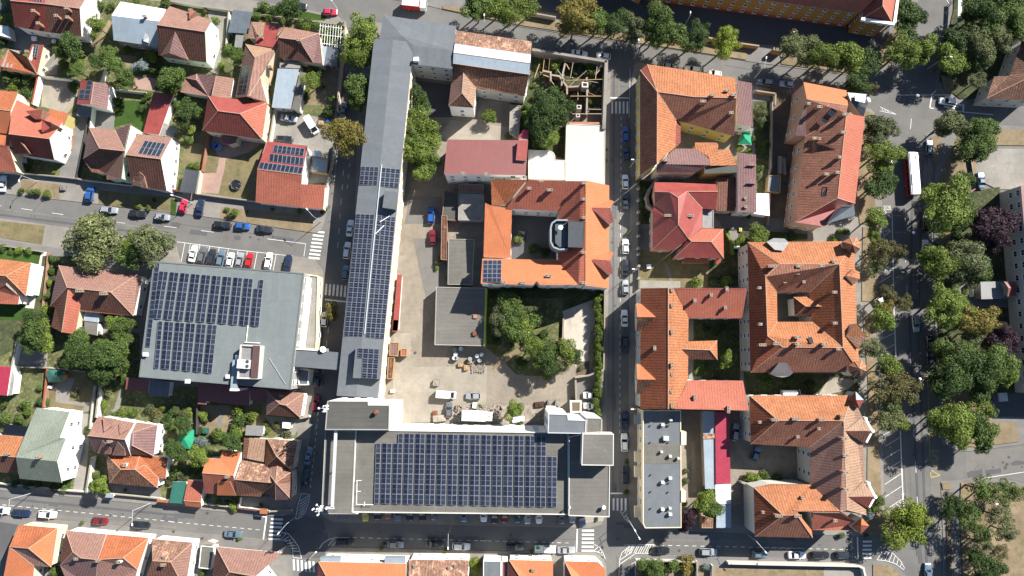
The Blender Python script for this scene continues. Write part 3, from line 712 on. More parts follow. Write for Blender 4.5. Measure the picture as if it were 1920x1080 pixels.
# BUS lettering painted on the bay, read from the east
def lettering(c, x, y, txt, size, ang, m='paint', z=.054):
    cu = bpy.data.curves.new('lettering', 'FONT'); cu.body = txt; cu.size = size; cu.align_x = 'CENTER'; cu.align_y = 'CENTER'; cu.materials.append(MT[m])
    o = bpy.data.objects.new('road_lettering', cu); COL.objects.link(o); o.location = WP(c, x, y, z); o.rotation_euler = (0, 0, R(ang)); o['kind'] = 'structure'
lettering('F2', 1195, 922, 'BUS', 1.15, 180); lettering('F3', 1200, 160, 'BUS', .8, 180); lettering('F3', 1205, 515, 'BUS', 1.25, 180); lettering('G1', 695, 140, 'BUS', .9, 180); lettering('G1', 632, 395, 'BUS', 1.2, 180)
# repaired strips and manholes in the carriageways
LVr = [.022]
def seam(c, P, wd, m):
    P = pts(P, 2); b = MB(); LVr[0] += .0004
    for i in range(len(P) - 1):
        p = WP(c, *P[i], LVr[0]); q = WP(c, *P[i + 1], LVr[0]); d = (q - p).normalized(); n = Vector((-d.y, d.x, 0)) * wd / 2; b.add([p - n, q - n, q + n, p + n], [(0, 1, 2, 3)])
    o = b.build('road_repair', [m]); o['kind'] = 'structure'
MH = bpy.data.meshes.new('manhole_cover'); _b = MB(); _n = 16
_b.add([(.35 * math.cos(6.2832 * i / _n), .35 * math.sin(6.2832 * i / _n), 0) for i in range(_n)], [tuple(range(_n))]); _o = _b.build('manhole_cover', ['frame_dark']); MHM = _o.data; bpy.data.objects.remove(_o)
for i, (c, x, y) in enumerate((('B6', 400, 360), ('B6', 345, 635), ('C6', 1355, 455), ('D6', 1500, 640), ('E6', 545, 770), ('F1', 1330, 828), ('D2', 1450, 125), ('A3', 1000, 1060), ('G1', 185, 1015), ('G6', 1090, 35), ('C4', 680, 300), ('D6', 95, 488), ('C6', 1890, 490))):
    o = inst('manhole_cover', MHM, None, WP(c, x, y, .056 if i not in (1, 10) else .36)); o['kind'] = 'structure'
for c, P, wd, m in (('A3', '470,760 400,860 330,930 250,1060', .16, 'asphalt_dark'), ('A5', '520,-40 480,160', .1, 'asphalt_dark'), ('B5', '490,230 490,300', .12, 'asphalt_dark'), ('B5', '0,350 1500,500', .3, 'pavement_grey'), ('D6', '820,640 1400,660', .12, 'asphalt_dark'), ('D6', '1495,830 1495,1047', .12, 'asphalt_dark'), ('E6', '0,560 1200,600', .14, 'pavement_grey'), ('F5', '1350,210 1385,970', .7, 'asphalt_worn'), ('F5', '1400,210 1430,970', .5, 'asphalt'), ('G1', '0,990 400,1010', .12, 'asphalt_dark'), ('D1', '1290,790 1480,800', .1, 'asphalt_dark'), ('A6', '0,90 1100,230', .12, 'asphalt_dark'), ('E1', '880,600 1180,650', .12, 'asphalt_dark')):
    seam(c, P, wd, m)

# wheel tracks, patched trenches and oil stains on the carriageways
for c, P, wd, m in (('B5', '-60,325 1920,520', .55, 'asphalt_worn'), ('B5', '-60,190 1920,385', .6, 'asphalt_dark'), ('A3', '-60,935 1620,1150', .6, 'asphalt_worn'), ('A5', '-60,5 1620,215', .5, 'asphalt_dark'), ('C6', '100,560 1920,600', .7, 'asphalt'), ('E6', '60,650 1920,685', .5, 'asphalt_worn'),
                    ('O', '1160,130 1158,960', .6, 'asphalt_worn'), ('O', '1151,130 1149,960', .5, 'asphalt_dark'), ('O', '630,300 600,600 575,900', .5, 'asphalt_worn'), ('O', '1712,300 1706,620 1722,960', .6, 'asphalt_dark'), ('O', '1730,300 1722,620 1738,1060', .6, 'asphalt_dark'), ('O', '700,52 1130,108 1640,185', .5, 'asphalt_worn')):
    seam(c, P, wd, m)
rp = random.Random(5); pm = MB(); st_ = MB()
for (x0, y0, x1, y1, hw) in ((0, 390, 590, 455, 14), (0, 945, 480, 985, 14), (640, 1003, 1110, 1012, 12), (1150, 140, 1150, 950, 5), (1160, 980, 1600, 1020, 12), (625, 300, 590, 880, 7), (1705, 250, 1725, 1060, 18), (700, 55, 1640, 175, 10), (1830, 880, 1915, 870, 14), (540, 985, 600, 1000, 16)):
    for _ in range(13):
        t = rp.random(); x = x0 + (x1 - x0) * t + rp.uniform(-hw, hw) * .7; y = y0 + (y1 - y0) * t + rp.uniform(-hw, hw) * .7; q = WP('O', x, y, 0); a = math.atan2(-(y1 - y0), x1 - x0); LVr[0] += .00005; z = LVr[0] + .002
        if _ < 5: l, w_ = rp.uniform(1.2, 5), rp.uniform(.5, 1.5); ca, sa = math.cos(a), math.sin(a); pm.add([(q.x + u * ca - v * sa, q.y + u * sa + v * ca, z) for u, v in ((-l / 2, -w_ / 2), (l / 2, -w_ / 2), (l / 2, w_ / 2), (-l / 2, w_ / 2))], [(0, 1, 2, 3)])
        else: rr_ = rp.uniform(.15, .55); st_.add([(q.x + rr_ * math.cos(k * .785) * rp.uniform(.6, 1.2), q.y + rr_ * math.sin(k * .785) * rp.uniform(.6, 1.2), z + .001) for k in range(8)], [tuple(range(8))])
o = pm.build('road_repair', ['asphalt_dark']); o['kind'] = 'structure'; o = st_.build('oil_stain', ['roof_felt']); o['kind'] = 'structure'
# ---------------------------------------------------------------- houses of the north-west block
B('A1', 'house', 'pair of joined houses, red west roof and brown east roof, at the top left edge', 'house',
  '95,5,8.5 415,35,8.5 735,78,8.5 750,335,5 445,297,5 135,245,5 60,-220,5 430,-190,5 850,-110,5', '0145:red_tile 1234:brown 6710:metal_red 7821:brown_pink', ch='300,95 345,210 605,70 510,140 615,155', chw=(.55, .8, 1.6))
B('A1', 'house', 'small orange tiled house with two solar arrays at the west edge', 'house',
  '75,450,4 250,525,6 295,405,4.2 400,415,4 340,682,4 -30,635,4 -20,600,4.4', '01456:orange 1234:red_tile', wall='cream_wall', ch='240,470')
B('A1', 'outbuilding', 'little garden building, red west slope with solar panels and grey-brown east slope', 'building',
  '745,730,4 865,752,6 1012,768,4 990,1008,4 835,962,6 705,957,4', '0145:metal_red 1234:mauve')
B('A3', 'house', 'red tiled house with white east gable and red dormers beside the long paved driveway', 'house',
  '125,-80,5 575,150,5 455,295,9.2 500,492,5 135,435,5 80,250,9.2', '0125:salmon 2345:red_tile',
  more=[dict(n='dormer', P='235,40,7.6 395,22,7.6 375,110,6.6 320,115,6.6', F='0123:red_tile', base=5, roof='red_tile'),
        dict(n='dormer', P='190,325,8.9 275,430,6.5 140,435,6.5', F='012:red_tile', base=5, inset=.1),
        dict(n='dormer', P='380,115,9.6 475,148,9.6 470,190,8.6 385,235,7.8', F='0123:metal_red', base=5.5),
        dict(P='455,20,5 630,60,5 580,175,4.6 430,150,4.8', F='0123:orange_flat', wall='yellow_wall')])
B('A3', 'house', 'orange roofed house cut by the left edge, west of the red house with dormers', 'house',
  '-120,-160,5 165,-135,5 95,40,7.4 -120,10,7.4 -120,230,5 85,250,5', '0123:orange 3254:orange_flat', wall='cream_wall',
  more=[dict(P='-120,325,7 80,365,7 155,605,4.5 -120,585,4.5', F='0123:salmon', wall='cream_wall'), dict(P='-120,325,7 80,365,7 90,270,5 -120,240,5', F='0123:orange', wall='cream_wall', inset=.2)])
B('A3', 'house', 'brown hipped house with grey-green gables, joined to the house with the tall white wall', 'house',
  '820,190,5 1060,215,5 1150,408,9 915,382,9 765,480,5 840,600,5 980,625,5 1205,155,8 1115,665,7.2 980,672,5', '0123:brown_pink 034:mauve 32654:brown 172:mauve 2896:brown_pink', wall='mint_wall', fm='frame_dark')
B('A3', 'house', 'brown house with ten solar panels on its pink slope and a tall white wall', 'house',
  '1265,248,5 1585,285,5 1480,482,9.2 1155,442,9.2 1215,718,5 1535,778,5', '0123:brown_pink 3254:brown',
  more=[dict(n='dormer', P='1275,590,8 1325,640,7 1350,748,5.6 1215,722,5.6 1225,640,7', F='01234:mixed_old', base=4.8)])
B('A1', 'house', 'house under a worn pale blue metal roof near the top left corner', 'house',
  '1110,15,4.5 1530,85,4.5 1475,197,6.3 1450,430,4.5 1045,370,4.5 1027,142,6.3', '0125:metal_white 5234:metal_pale', wall='stone_wall', ch='1325,145', more=[dict(n='dormer', P='1335,290,6.3 1370,350,5.4 1365,395,5.2 1318,375,5.2', F='0123:metal_white', base=4.4)])  # north slope whiter than the south one, sunlight put into the sheet colour
B('A2', 'house', 'brown tiled house with a pale green east gable, beside the pale blue roof', 'house',
  '-10,55,5 378,187,5 315,292,9.2 328,575,5 -112,510,5 -127,228,9.2', '0125:brown_pink 5234:brown', wall='mint_wall', ch='180,90',
  more=[dict(n='dormer', P='40,293,9 160,552,5.6 -12,487,8 -95,512,5.6', F='012:mauve 023:brown_pink', base=4.6), dict(n='dormer', P='230,100,6.6 170,150,7.4 165,170,6.8 175,90,6.4', F='0123:salmon', base=5)])
B('A2', 'house', 'long brown hipped house with a black solar mat and a cream east wall', 'house',
  '690,405,5 975,455,5 775,530,8 592,900,5 705,888,8 885,940,5', '012:tan_tile 0243:brown_pink 1254:brown_pink', wall='cream_wall', ch='905,610')
B('A2', 'house', 'low house with a bright red sheet roof between tan slopes near the top street', 'house',
  '870,203,4.6 1003,215,4.6 972,442,5 775,412,5 795,322,4.8 850,328,4.8', '012345:metal_red', wall='cream_wall', ch='825,335',
  more=[dict(P='740,200,4.5 866,206,4.7 848,326,5.2 795,320,5.2', F='0123:tan_tile'), dict(P='740,200,4.5 795,320,5.2 780,360,4.6 705,350,4.4', F='0123:brown_pink'), dict(P='1005,216,4.6 1050,248,4.8 980,340,5.6 978,330,5', F='0123:brown_pink', win=None)])
B('A2', 'house', 'reddish brown hipped house beside the vine pergola, north of the pale metal shed', 'house',
  '1050,250,5 1368,305,5 1185,368,7.8 990,345,7.4 1000,530,5 1315,578,5 1398,585,5', '0123:brown_pink 3254:brown 1652:mauve', wall='cream_wall', ch='1175,365')
B('A2', 'shed', 'long shed with a pale grey-blue metal roof, east of the cream wall', 'shed',
  '985,630,4.2 1180,637,4.2 1105,1000,3.8 930,990,3.8', '0123:metal_pale', wall='pale_wall', more=[dict(P='1005,565,4 1195,572,4 1190,628,4 1000,622,4', F='0123:asbestos', win=None), dict(P='1190,655,3.6 1245,672,3.6 1185,1025,3.6 1112,1005,3.6', F='0123:roof_felt_pale', win=None)])
B('A2', 'garage', 'low mauve hipped garage north-west of the bright red hipped house', 'garage',
  '130,715,3.4 240,680,4 420,697,4.8 580,720,3.4 552,895,3.4 380,876,4.8 350,888,3.4 90,848,3.4 235,735,4.7', '0867:brown_pink 12568:mauve 2345:brown_pink 018:mauve', win=None)
B('A4', 'house', 'bright red hipped house above the garden with the paddling pool', 'house',
  '345,-100,5.6 890,-37,5.6 640,65,8.6 435,38,8.6 290,220,5.6 840,300,5.6', '0123:metal_red 034:red_tile 3254:red_tile 152:salmon', wall='cream_wall',
  more=[dict(n='porch_roof', P='455,262,3.6 615,278,3.6 600,330,3.4 530,352,3.4 480,310,3.4', F='01234:metal_maroon', base=0)])
B('A4', 'workshop', 'salmon red tiled workshop with three staggered rows of solar panels at the street corner', 'building',
  '890,318,4.6 1262,362,4.6 1210,625,6.4 797,575,6.4 1205,712,5.6 1190,925,4 780,880,4 1422,722,5 1405,945,4', '0123:metal_red 32456:salmon 4785:salmon', win=None)
flat('A4', 'shed', 'scuffed pale blue roofed shed in the concrete yard beside the street', 'shed', '1310,462 1450,478 1435,612 1282,595', 2.8, 'metal_pale', 'wood')
flat('A4', 'shed', 'small white round-ended lean-to north of the scuffed blue shed', 'shed', '1310,405 1340,395 1375,405 1378,462 1308,458', 2.4, 'metal_white', 'white_wall')
canopy('A4', 'carport', 'dark grey carport with white ribs beside the paved garden path', 'carport', '130,575 260,590 225,798 80,785', 2.7, 'metal_dark')
canopy('A3', 'carport', 'grey corrugated lean-to between the long red shed roof and the white east wall', 'carport', '1510,145 1625,200 1592,288 1468,262', 2.8, 'asbestos')
B('A3', 'shed', 'long narrow shed with a red sheet roof beside the small lawn', 'shed', '1415,-140,3.2 1595,-110,3.2 1465,262,3.2 1318,240,3.2', '0123:metal_red', win=None)
canopy('A2', 'carport', 'dark glossy carport roof at the end of the concrete driveway by the north street', 'carport', '570,92 745,110 712,310 527,298', 3, 'metal_slate')
canopy('A2', 'carport', 'slatted dark canopy south of the glossy carport', 'carport', '600,320 672,325 655,440 585,432', 2.6, 'metal_grey')
canopy('A2', 'carport', 'blue-grey lean-to against the brown house with the vine pergola', 'carport', '1395,430 1440,425 1410,600 1385,590', 3, 'metal_pale')
canopy('A2', 'carport', 'dark lean-to between the blue-grey lean-to and the street wall', 'carport', '1442,427 1540,437 1530,615 1413,602', 2.8, 'metal_slate')
canopy('A1', 'carport', 'grey paved lean-to south of the little garden building', 'carport', '715,962 840,985 830,1080 705,1065', 2.5, 'metal_slate')
flat('A1', 'shed', 'pale box shed at the far left edge with a white canvas roof', 'shed', '-30,230 75,240 95,350 -30,320', 2.5, 'metal_white', 'pale_wall')
# ---------------------------------------------------------------- south-west block
B('A5', 'house', 'orange hipped house at the left edge with a white flat porch on its east side', 'house',
  '-120,405,4.4 288,455,4.4 55,575,7 -120,560,7 240,760,4.4 -120,745,4.4', '0123:orange_old 142:orange_old 3245:brown_old',
  more=[dict(P='55,640,6.4 180,765,4.2 168,838,4 -60,830,4 -60,700,5', F='01234:salmon'), dict(P='292,460,3 350,470,3 300,760,3 242,752,3', F='0123:metal_white', win=None)])
B('A5', 'house', 'large brown hipped house west of the office with a reddish wing to the south', 'house',
  '540,478,4.6 1265,565,4.6 1020,725,7.8 618,682,7.8 1305,605,4.6 1228,945,4.6 770,905,4.6 460,855,4.6', '0123:brown_pink 1452:brown_pink 32567:brown 037:mauve', ch='725,712 945,738',
  chw=(.6, 1.6, 1.0), more=[dict(P='628,705,7.6 752,775,5.6 690,1112,4.4 568,1095,6.4 470,1045,4.4 510,860,4.6', F='0123:salmon 0345:brown', wall='cream_wall', sk='680,890'),
                            dict(P='780,905,3.2 915,922,3.2 903,1005,3.2 768,988,3.2', F='0123:metal_pale', win=None), dict(P='778,992,3 902,1008,3 893,1125,3 772,1100,3', F='0123:roof_concrete', win=None)])
B('B1', 'house', 'red sheet roofed outbuilding cut by the left edge beside the weedy garden', 'building', '-120,415,4 105,432,4 65,697,4 -120,680,4', '0123:metal_crimson', win=None, more=[dict(P='105,434,3.2 135,520,3.2 112,690,3.2 68,697,3.2', F='0123:asbestos', win=None)])
B('B1', 'gazebo', 'dark green octagonal gazebo in the garden with the pale paths', 'gazebo', '440,455,2.4 560,462,2.4 590,510,2.4 560,570,2.4 450,575,2.4 425,515,2.4 505,515,3.8', '016:metal_teal 126:metal_teal 236:metal_teal 346:metal_teal 456:metal_teal 506:metal_teal', wall='wood', win=None, trim=.06)
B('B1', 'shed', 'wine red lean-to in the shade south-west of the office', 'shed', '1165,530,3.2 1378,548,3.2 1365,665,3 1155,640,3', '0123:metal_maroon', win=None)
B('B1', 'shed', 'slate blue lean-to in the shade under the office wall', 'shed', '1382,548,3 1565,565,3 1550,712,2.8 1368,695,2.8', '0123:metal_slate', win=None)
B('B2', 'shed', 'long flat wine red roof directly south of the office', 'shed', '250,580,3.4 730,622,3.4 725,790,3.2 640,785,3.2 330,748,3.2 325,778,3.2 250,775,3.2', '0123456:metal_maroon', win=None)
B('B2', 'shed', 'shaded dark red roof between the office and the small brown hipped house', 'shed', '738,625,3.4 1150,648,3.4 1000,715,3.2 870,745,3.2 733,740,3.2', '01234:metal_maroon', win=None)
B('B2', 'house', 'small brown hipped house at the street south of the office', 'house', '885,655,4.2 1232,672,4.2 1195,900,4.2 880,872,4.2 1000,772,6.4 1062,784,6.4', '0154:brown_pink 125:brown_pink 4523:brown 043:mauve', ch='1010,700')
B('B3', 'house', 'tall house with a grey-green shingle roof and a blank white east wall', 'house',
  '335,22,6 642,60,6 553,295,8.6 608,305,8.2 527,517,9.6 145,478,9.6 570,712,6 180,675,6', '012345:shingle_green 5467:shingle_green', ch='340,480')
B('B3', 'house', 'low orange roofed house joined west of the grey-green shingle roof', 'house', '-120,262,4.2 222,290,4.2 148,475,6.8 -120,455,6.8 168,632,4.2 -120,605,4.2', '0123:orange_old 3245:brown', ch='50,450')
canopy('B3', 'carport', 'carport carrying black solar collectors behind the low orange house', 'carport', '45,172 262,195 235,290 18,275', 3.2, 'silicon_dark')
B('B3', 'house', 'pinkish brown house with two north and two south dormers', 'house', '905,98,5.6 1240,160,5.6 1150,314,9 805,278,9 1205,465,5.6 860,430,5.6', '0123:brown_pink 3245:mauve', ch='1000,335',
  more=[dict(n='dormer', P='945,115,6.8 1045,125,6.8 1030,190,7.4 955,245,8', F='0123:brown_pink', base=5.5), dict(n='dormer', P='1095,175,6.8 1195,185,6.8 1180,225,7.4 1100,268,8.2', F='0123:brown_pink', base=5.5),
        dict(n='dormer', P='940,320,8.4 1025,405,6.4 1015,452,6.2 890,440,6.2', F='0123:brown_pink', base=5.4), dict(n='dormer', P='1080,335,8.4 1145,400,6.4 1150,465,6.2 1030,460,6.2', F='0123:brown_pink', base=5.4),
        dict(P='1258,155,5.2 1450,180,5.2 1415,465,5.2 1200,455,5.2 1215,250,7.2 1210,365,7.2', F='014:brown_pink 4125:mauve 523:brown')])
B('B3', 'house', 'low house half orange and half weathered brown, just south of the dormered house', 'house',
  '1005,715,4.2 1110,590,6.2 975,450,4.2 1245,590,6.2 1450,760,4.2 1290,455,4.4 1545,480,4.2 1525,675,4.2 1460,672,4.2 1330,550,5.4', '012:mixed_old 0134:brown_old 2531:orange 567893:orange 3984:orange', ch='1140,550 1255,570',
  chw=(.7, .9, 1), chm='white_wall')
B('B4', 'house', 'orange house with a white gable edge and a wide south dormer beside the bottom street', 'house',
  '330,485,4.8 455,492,5 475,410,4.8 650,430,4.8 580,645,8 290,622,8 605,830,4.6 310,810,4.6', '012345:orange_flat 5467:salmon', ch='515,660', more=[dict(n='dormer', P='432,695,7.4 545,702,7.4 602,832,4.9 425,828,4.9', F='0123:orange_flat', base=4.4)])
B('B4', 'house', 'mottled brown corner house with a many-sided tower roof at the street junction', 'house',
  '650,505,5 865,545,5 940,620,6.6 965,715,7.6 595,682,7.6 850,800,5.2 825,842,4.8 605,830,4.8', '01234:mixed_old 43567:brown',
  wall='pale_wall', more=[dict(P='850,800,5.4 965,872,5.4 1110,868,5.4 1118,720,5.4 1112,612,5.4 985,540,5.6 880,592,5.6 965,712,9', F='017:brown 127:mauve 237:brown_pink 347:brown 457:mixed_old 567:brown_pink 607:brown'),
        dict(P='890,305,5.2 1165,330,5.2 1118,605,5.2 865,570,5.2 975,470,8.2', F='014:mixed_old 124:mixed_old 234:brown 304:orange_old'), dict(P='725,300,4.6 892,312,4.6 870,525,4.6 700,490,4.6', F='0123:tan_tile', win=None),
        dict(P='675,300,4.3 722,302,4.5 700,490,4.4 665,485,4.2', F='0123:brown', win=None)])
B('B4', 'shed', 'flat teal green shed roof beside the bottom street', 'shed', '22,700,3 145,702,3 112,905,3 -15,898,3', '0123:metal_teal', win=None)
B('B4', 'garage', 'orange tiled garage between the teal shed roof and the orange dormered house', 'garage', '160,685,3.6 305,702,3.6 278,890,3.8 120,877,3.8 285,942,2.8 138,926,2.8', '0123:salmon 3245:orange_flat', win=None)
B('B4', 'gazebo', 'bright green pointed tent roof among the shrubs', 'gazebo', '75,262,2.2 212,222,2.2 205,345,2.2 178,405,2.2 60,385,2.2 120,305,3.3', '015:teal_cloth 125:teal_cloth 235:teal_cloth 345:teal_cloth 405:teal_cloth', wall='teal_cloth', win=None, trim=.05)
B('B4', 'shed', 'grey ribbed shed roof north of the mottled corner house', 'shed', '695,185,2.8 858,190,2.8 845,282,2.8 685,276,2.8', '0123:metal_grey', win=None)
flat('B4', 'shed', 'tiny white flat roofed kiosk beside the small brown hipped house', 'shed', '1030,155 1100,160 1095,215 1028,208', 2.4, 'metal_white', 'white_wall')
B('B4', 'bus_shelter', 'small orange gate roof in front of the mottled corner house', 'gate roof', '820,948,2.8 888,955,2.8 888,1002,2.5 820,998,2.5', '0123:orange_flat', win=None, wall='pale_wall')
B('B3', 'gate_roof', 'tiny blue-grey gate roof on the bottom street by the tall hedge', 'gate roof', '980,812,2.6 1045,815,2.6 1040,852,2.4 965,848,2.4', '0123:metal_pale', win=None)
B('B3', 'gate_roof', 'long orange gate roof on the bottom street beside the teal shed', 'gate roof', '1445,862,2.6 1565,872,2.6 1565,900,2.4 1440,888,2.4', '0123:orange_flat', win=None)
# ---------------------------------------------------------------- office with the solar roof and the bridge
oc = WP('O', 420, 610, 0); office = empty('office_building', oc, 'wide office with a pale grey-green flat roof carrying solar panels, west of the bridge', 'office building')
BL.append(('office', oc))
deck(office, oc, 'O', '288,489.5 570,512 544.5,730.5 260,707', 9.6, 'membrane_green', 'grey_wall', .12, .3, pm='membrane_green')
deck(office, oc, 'O', '572,513 597,517 594,640 592,656 559,654', 4.2, 'concrete', 'cream_wall', .3, .3)
for i, (x0, y0, x1, y1) in enumerate(((577, 520, 563, 654), (581, 540, 568, 654), (587, 560, 574, 654))):
    b = MB(); p = WP('O', x0, y0, 6.6 - i * 1.6); q = WP('O', x1, y1, 6.6 - i * 1.6); d = (q - p).normalized(); n = Vector((-d.y, d.x, 0)) * .25
    b.add([p - n, q - n, q + n, p + n] + [Vector((k.x, k.y, 4)) for k in (p - n, q - n, q + n, p + n)], [(0, 1, 2, 3), (0, 4, 5, 1), (1, 5, 6, 2), (2, 6, 7, 3), (3, 7, 4, 0)]); b.build('facade_fin', ['white_wall'], office, oc)
deck(office, oc, 'O', '556,690 580,694 578,722 560,722', 4.6, 'metal_slate', 'white_wall', .1, .25, win=None)
deck(office, oc, 'B2', '640,225 830,235 805,545 608,540', 12.2, 'metal_grey', 'whitewash', .5, .35, win=None)
b = MB(); b.v = []; q = [WP('B2', x, y, 12.35) for x, y in ((758, 235), (822, 238), (800, 535), (735, 535))]
b.add(q + [Vector((k.x, k.y, 9.6)) for k in q], [(0, 3, 2, 1), (0, 1, 5, 4), (1, 2, 6, 5), (2, 3, 7, 6), (3, 0, 4, 7)]); b.build('roof_hatch', ['mauve'], office, oc)
def duct(parent, o3, c, P, z0, z1, m, name='duct'):
    L = clean([WP(c, x, y, z1) for x, y in pts(P, 2)]); n = len(L); b = MB(); b.add(L, [tuple(range(n))])
    for i in range(n):
        j = (i + 1) % n; b.add([(L[i].x, L[i].y, z0), (L[j].x, L[j].y, z0), L[j], L[i]], [(0, 1, 2, 3)])
    return b.build(name, [m], parent, o3)
bc = WP('O', 597, 672, 0); br = empty('footbridge', bc, 'grey roofed enclosed bridge crossing the narrow street from the office to the long building', 'bridge')
duct(br, bc, 'B2', '1150,270 1580,300 1562,462 1130,428', 5.2, 8.6, 'membrane', 'deck_box')
duct(br, bc, 'B2', '1140,262 1350,275 1350,283 1140,271', 8.6, 8.9, 'white_wall', 'edge_strip'); duct(br, bc, 'B2', '1370,262 1425,262 1430,290 1370,290', 6, 8.9, 'metal_pale', 'lamp_housing')
# ---------------------------------------------------------------- central block
lc = WP('O', 700, 400, 0); strip = empty('long_building', lc, 'very long narrow building with a low grey ridge roof and two big solar fields', 'building'); BL.append(('long', lc))
SP = pts('701,73,9.6 737,75,10.2 775.5,79.5,9.6 709,747,9.6 668,744,10.2 631,742,9.6'); SF = '0145:membrane 1234:membrane'
so, _ = section(strip, lc, 'O', SP, SF, 'cream_wall', 'membrane', 0, .15, 'auto')
WPt = pts('390,138,9.2 1056,240,9.2 1040,467,9.9 670,420,9.9 560,330,9.9 350,355,9.2 1020,635,9.2 655,590,9.2', 3)
section(strip, lc, 'C1', WPt, '01234:membrane 2376:membrane 045:membrane 5437:membrane', 'pale_wall', 'membrane', 0, .12, 'auto')
duct(strip, lc, 'C2', '398,775 505,787 492,945 378,928', 9.6, 12.0, 'membrane', 'roof_box')
duct(strip, lc, 'C4', '132,250 366,264 345,546 105,533', 9.6, 12.1, 'membrane', 'roof_box')
duct(strip, lc, 'C1', '665,525 710,522 712,560 660,560', 9.6, 10.8, 'metal_white', 'ventilator')
B('C3', 'lean_to', 'narrow red lean-to roof along the east wall of the long building', 'lean-to', '515,565,3 560,565,3 525,1080,3 470,1080,3', '0123:metal_red', win=None, more=[dict(c='C4', P='472,0,3 525,0,3 515,108,3 468,105,3', F='0123:metal_red', win=None)])
flat('C4', 'shed', 'little grey-violet corrugated shed at the foot of the long building', 'shed', '445,205 530,208 520,335 438,328', 2.6, 'mauve', 'wood')
flat('C4', 'shed', 'rusty flat shed beside the violet corrugated shed', 'shed', '430,342 492,345 470,545 420,540', 2.2, 'brown_old', 'wood')
flat('C4', 'shed', 'small pink hut roof east of the violet corrugated shed', 'shed', '548,262 605,265 600,335 545,330', 2.2, 'salmon', 'wood')
B('C1', 'house', 'old house with mottled orange, white, blue and dark brown roof bands beside the ruin', 'house',
  '1058,280,7.4 1753,382,7.4 1745,500,9.6 1045,400,9.6 1738,582,9.8 1033,485,9.8 1730,685,9.3 1028,583,9.3 1685,885,6.6 1240,815,6.6 1022,742,6.6', '0123:mixed_old 3245:metal_white 5467:metal_pale 7689a:brown_old', wall='pale_wall', inset=.2,
  more=[dict(P='1125,670,10 1240,805,8.2 1222,993,8.2 985,975,8.2 1110,855,10 1010,770,8.2', F='0124:tan_tile 423:brown_old 5043:brown_pink', wall='white_wall')])
rt, rtc = B('C2', 'house', 'plain dark red sheet roofed building with white south parapet and small chimneys', 'building', '975,302,8.6 1718,310,8.6 1697,632,10.3 945,618,10.3', '0123:metal_maroon', wall='white_wall', inset=.1, ch='1118,612,.9,.8 1330,618,.9,.8 1580,650,.9,.8 1690,450,.8,1 1690,650,.9,.8', chw=(.5, .9, .8), chm='white_wall',
  more=[dict(P='1625,310,10.4 1720,312,10.4 1705,495,10.8 1605,488,10.8', F='0123:metal_red', base=8.5, win=None), dict(c='D2', P='490,215,6 545,212,6 540,300,6 452,295,6 455,270,6', F='01234:metal_crimson', win=None)])
# the big orange courtyard house
bo, bc2 = B('D2', 'apartment_house', 'large orange roofed house around a courtyard with a dark roof box and blue-edged terrace', 'house',
  '200,672,10.2 530,672,11.2 335,905,8.6 205,905,8.6', '0123:orange', st=1.42, wall='white_wall', inset=.15,
  more=[dict(P='545,672,11.4 640,680,11.4 650,718,11 690,680,11.4 1022,685,11.6 820,962,8.6 335,938,8.6', F='0123456:salmon', roof='salmon', ch='740,765,1.3,1 550,750,.9,1.2'),
        dict(P='1024,683,11.6 1068,680,12 1066,1642,12 1005,1640,11.8 815,1410,9 820,965,9', F='012345:salmon', win=None, ch='1055,700 1055,850 1055,1020 1050,1340 1048,1620', inset=.12),
        dict(P='1070,678,12 1288,725,8.6 1285,1672,8.6 1068,1645,12', F='0123:orange_flat'),
        dict(P='145,885,8.4 200,910,8.5 392,938,8.4 380,1395,7.4 130,1382,7.4', F='01234:orange_flat', wall='white_wall'),
        dict(P='120,1398,8.4 815,1412,8.6 1005,1640,11.6 650,1640,11.4 622,1602,11.2 590,1640,11.4 105,1628,11.2', F='0123456:orange_flat', ch='730,1555,1.3,1 310,1615,1,.7 490,1620,1,.7'),
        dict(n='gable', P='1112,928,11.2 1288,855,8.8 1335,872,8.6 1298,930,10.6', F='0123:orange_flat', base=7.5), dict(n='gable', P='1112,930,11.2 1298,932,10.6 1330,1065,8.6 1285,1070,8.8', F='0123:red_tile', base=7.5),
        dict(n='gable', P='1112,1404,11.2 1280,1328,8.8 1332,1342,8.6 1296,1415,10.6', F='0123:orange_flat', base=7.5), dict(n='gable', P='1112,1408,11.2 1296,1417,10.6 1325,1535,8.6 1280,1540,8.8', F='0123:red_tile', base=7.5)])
ro = deck(bo, bc2, 'D3', '912,65 1060,76 1054,316 908,310', 14.2, 'metal_dark', 'frame_dark', .08, .12, 8, win=None)
duct(bo, bc2, 'D3', '790,85 905,80 900,308 830,312 790,270', 8, 12.6, 'metal_slate', 'terrace_floor')
tb = MB(); tp = [WP('D3', x, y, 13.4) for x, y in ((905, 62), (800, 62), (762, 90), (750, 130), (750, 260), (775, 310), (830, 332), (905, 328))]
for i in range(len(tp) - 1):
    p, q = tp[i], tp[i + 1]; d = (q - p).normalized(); n = Vector((-d.y, d.x, 0)) * .2; tb.add([p - n, q - n, q + n, p + n] + [Vector((k.x, k.y, 8)) for k in (p - n, q - n, q + n, p + n)], [(0, 1, 2, 3), (0, 4, 5, 1), (1, 5, 6, 2), (2, 6, 7, 3), (3, 7, 4, 0)])
tb.build('terrace_rail', ['metal_pale'], bo, bc2)
pb = MB(); q = WP('D3', 840, 130, 14); pb.bar((q.x, q.y, 12.6), (q.x, q.y, 14), .03); pb.bar((q.x, q.y, 13.9), (q.x, q.y, 14.1), .62, 0, .1, 12); pb.build('parasol', ['white_paint'], bo, bc2)
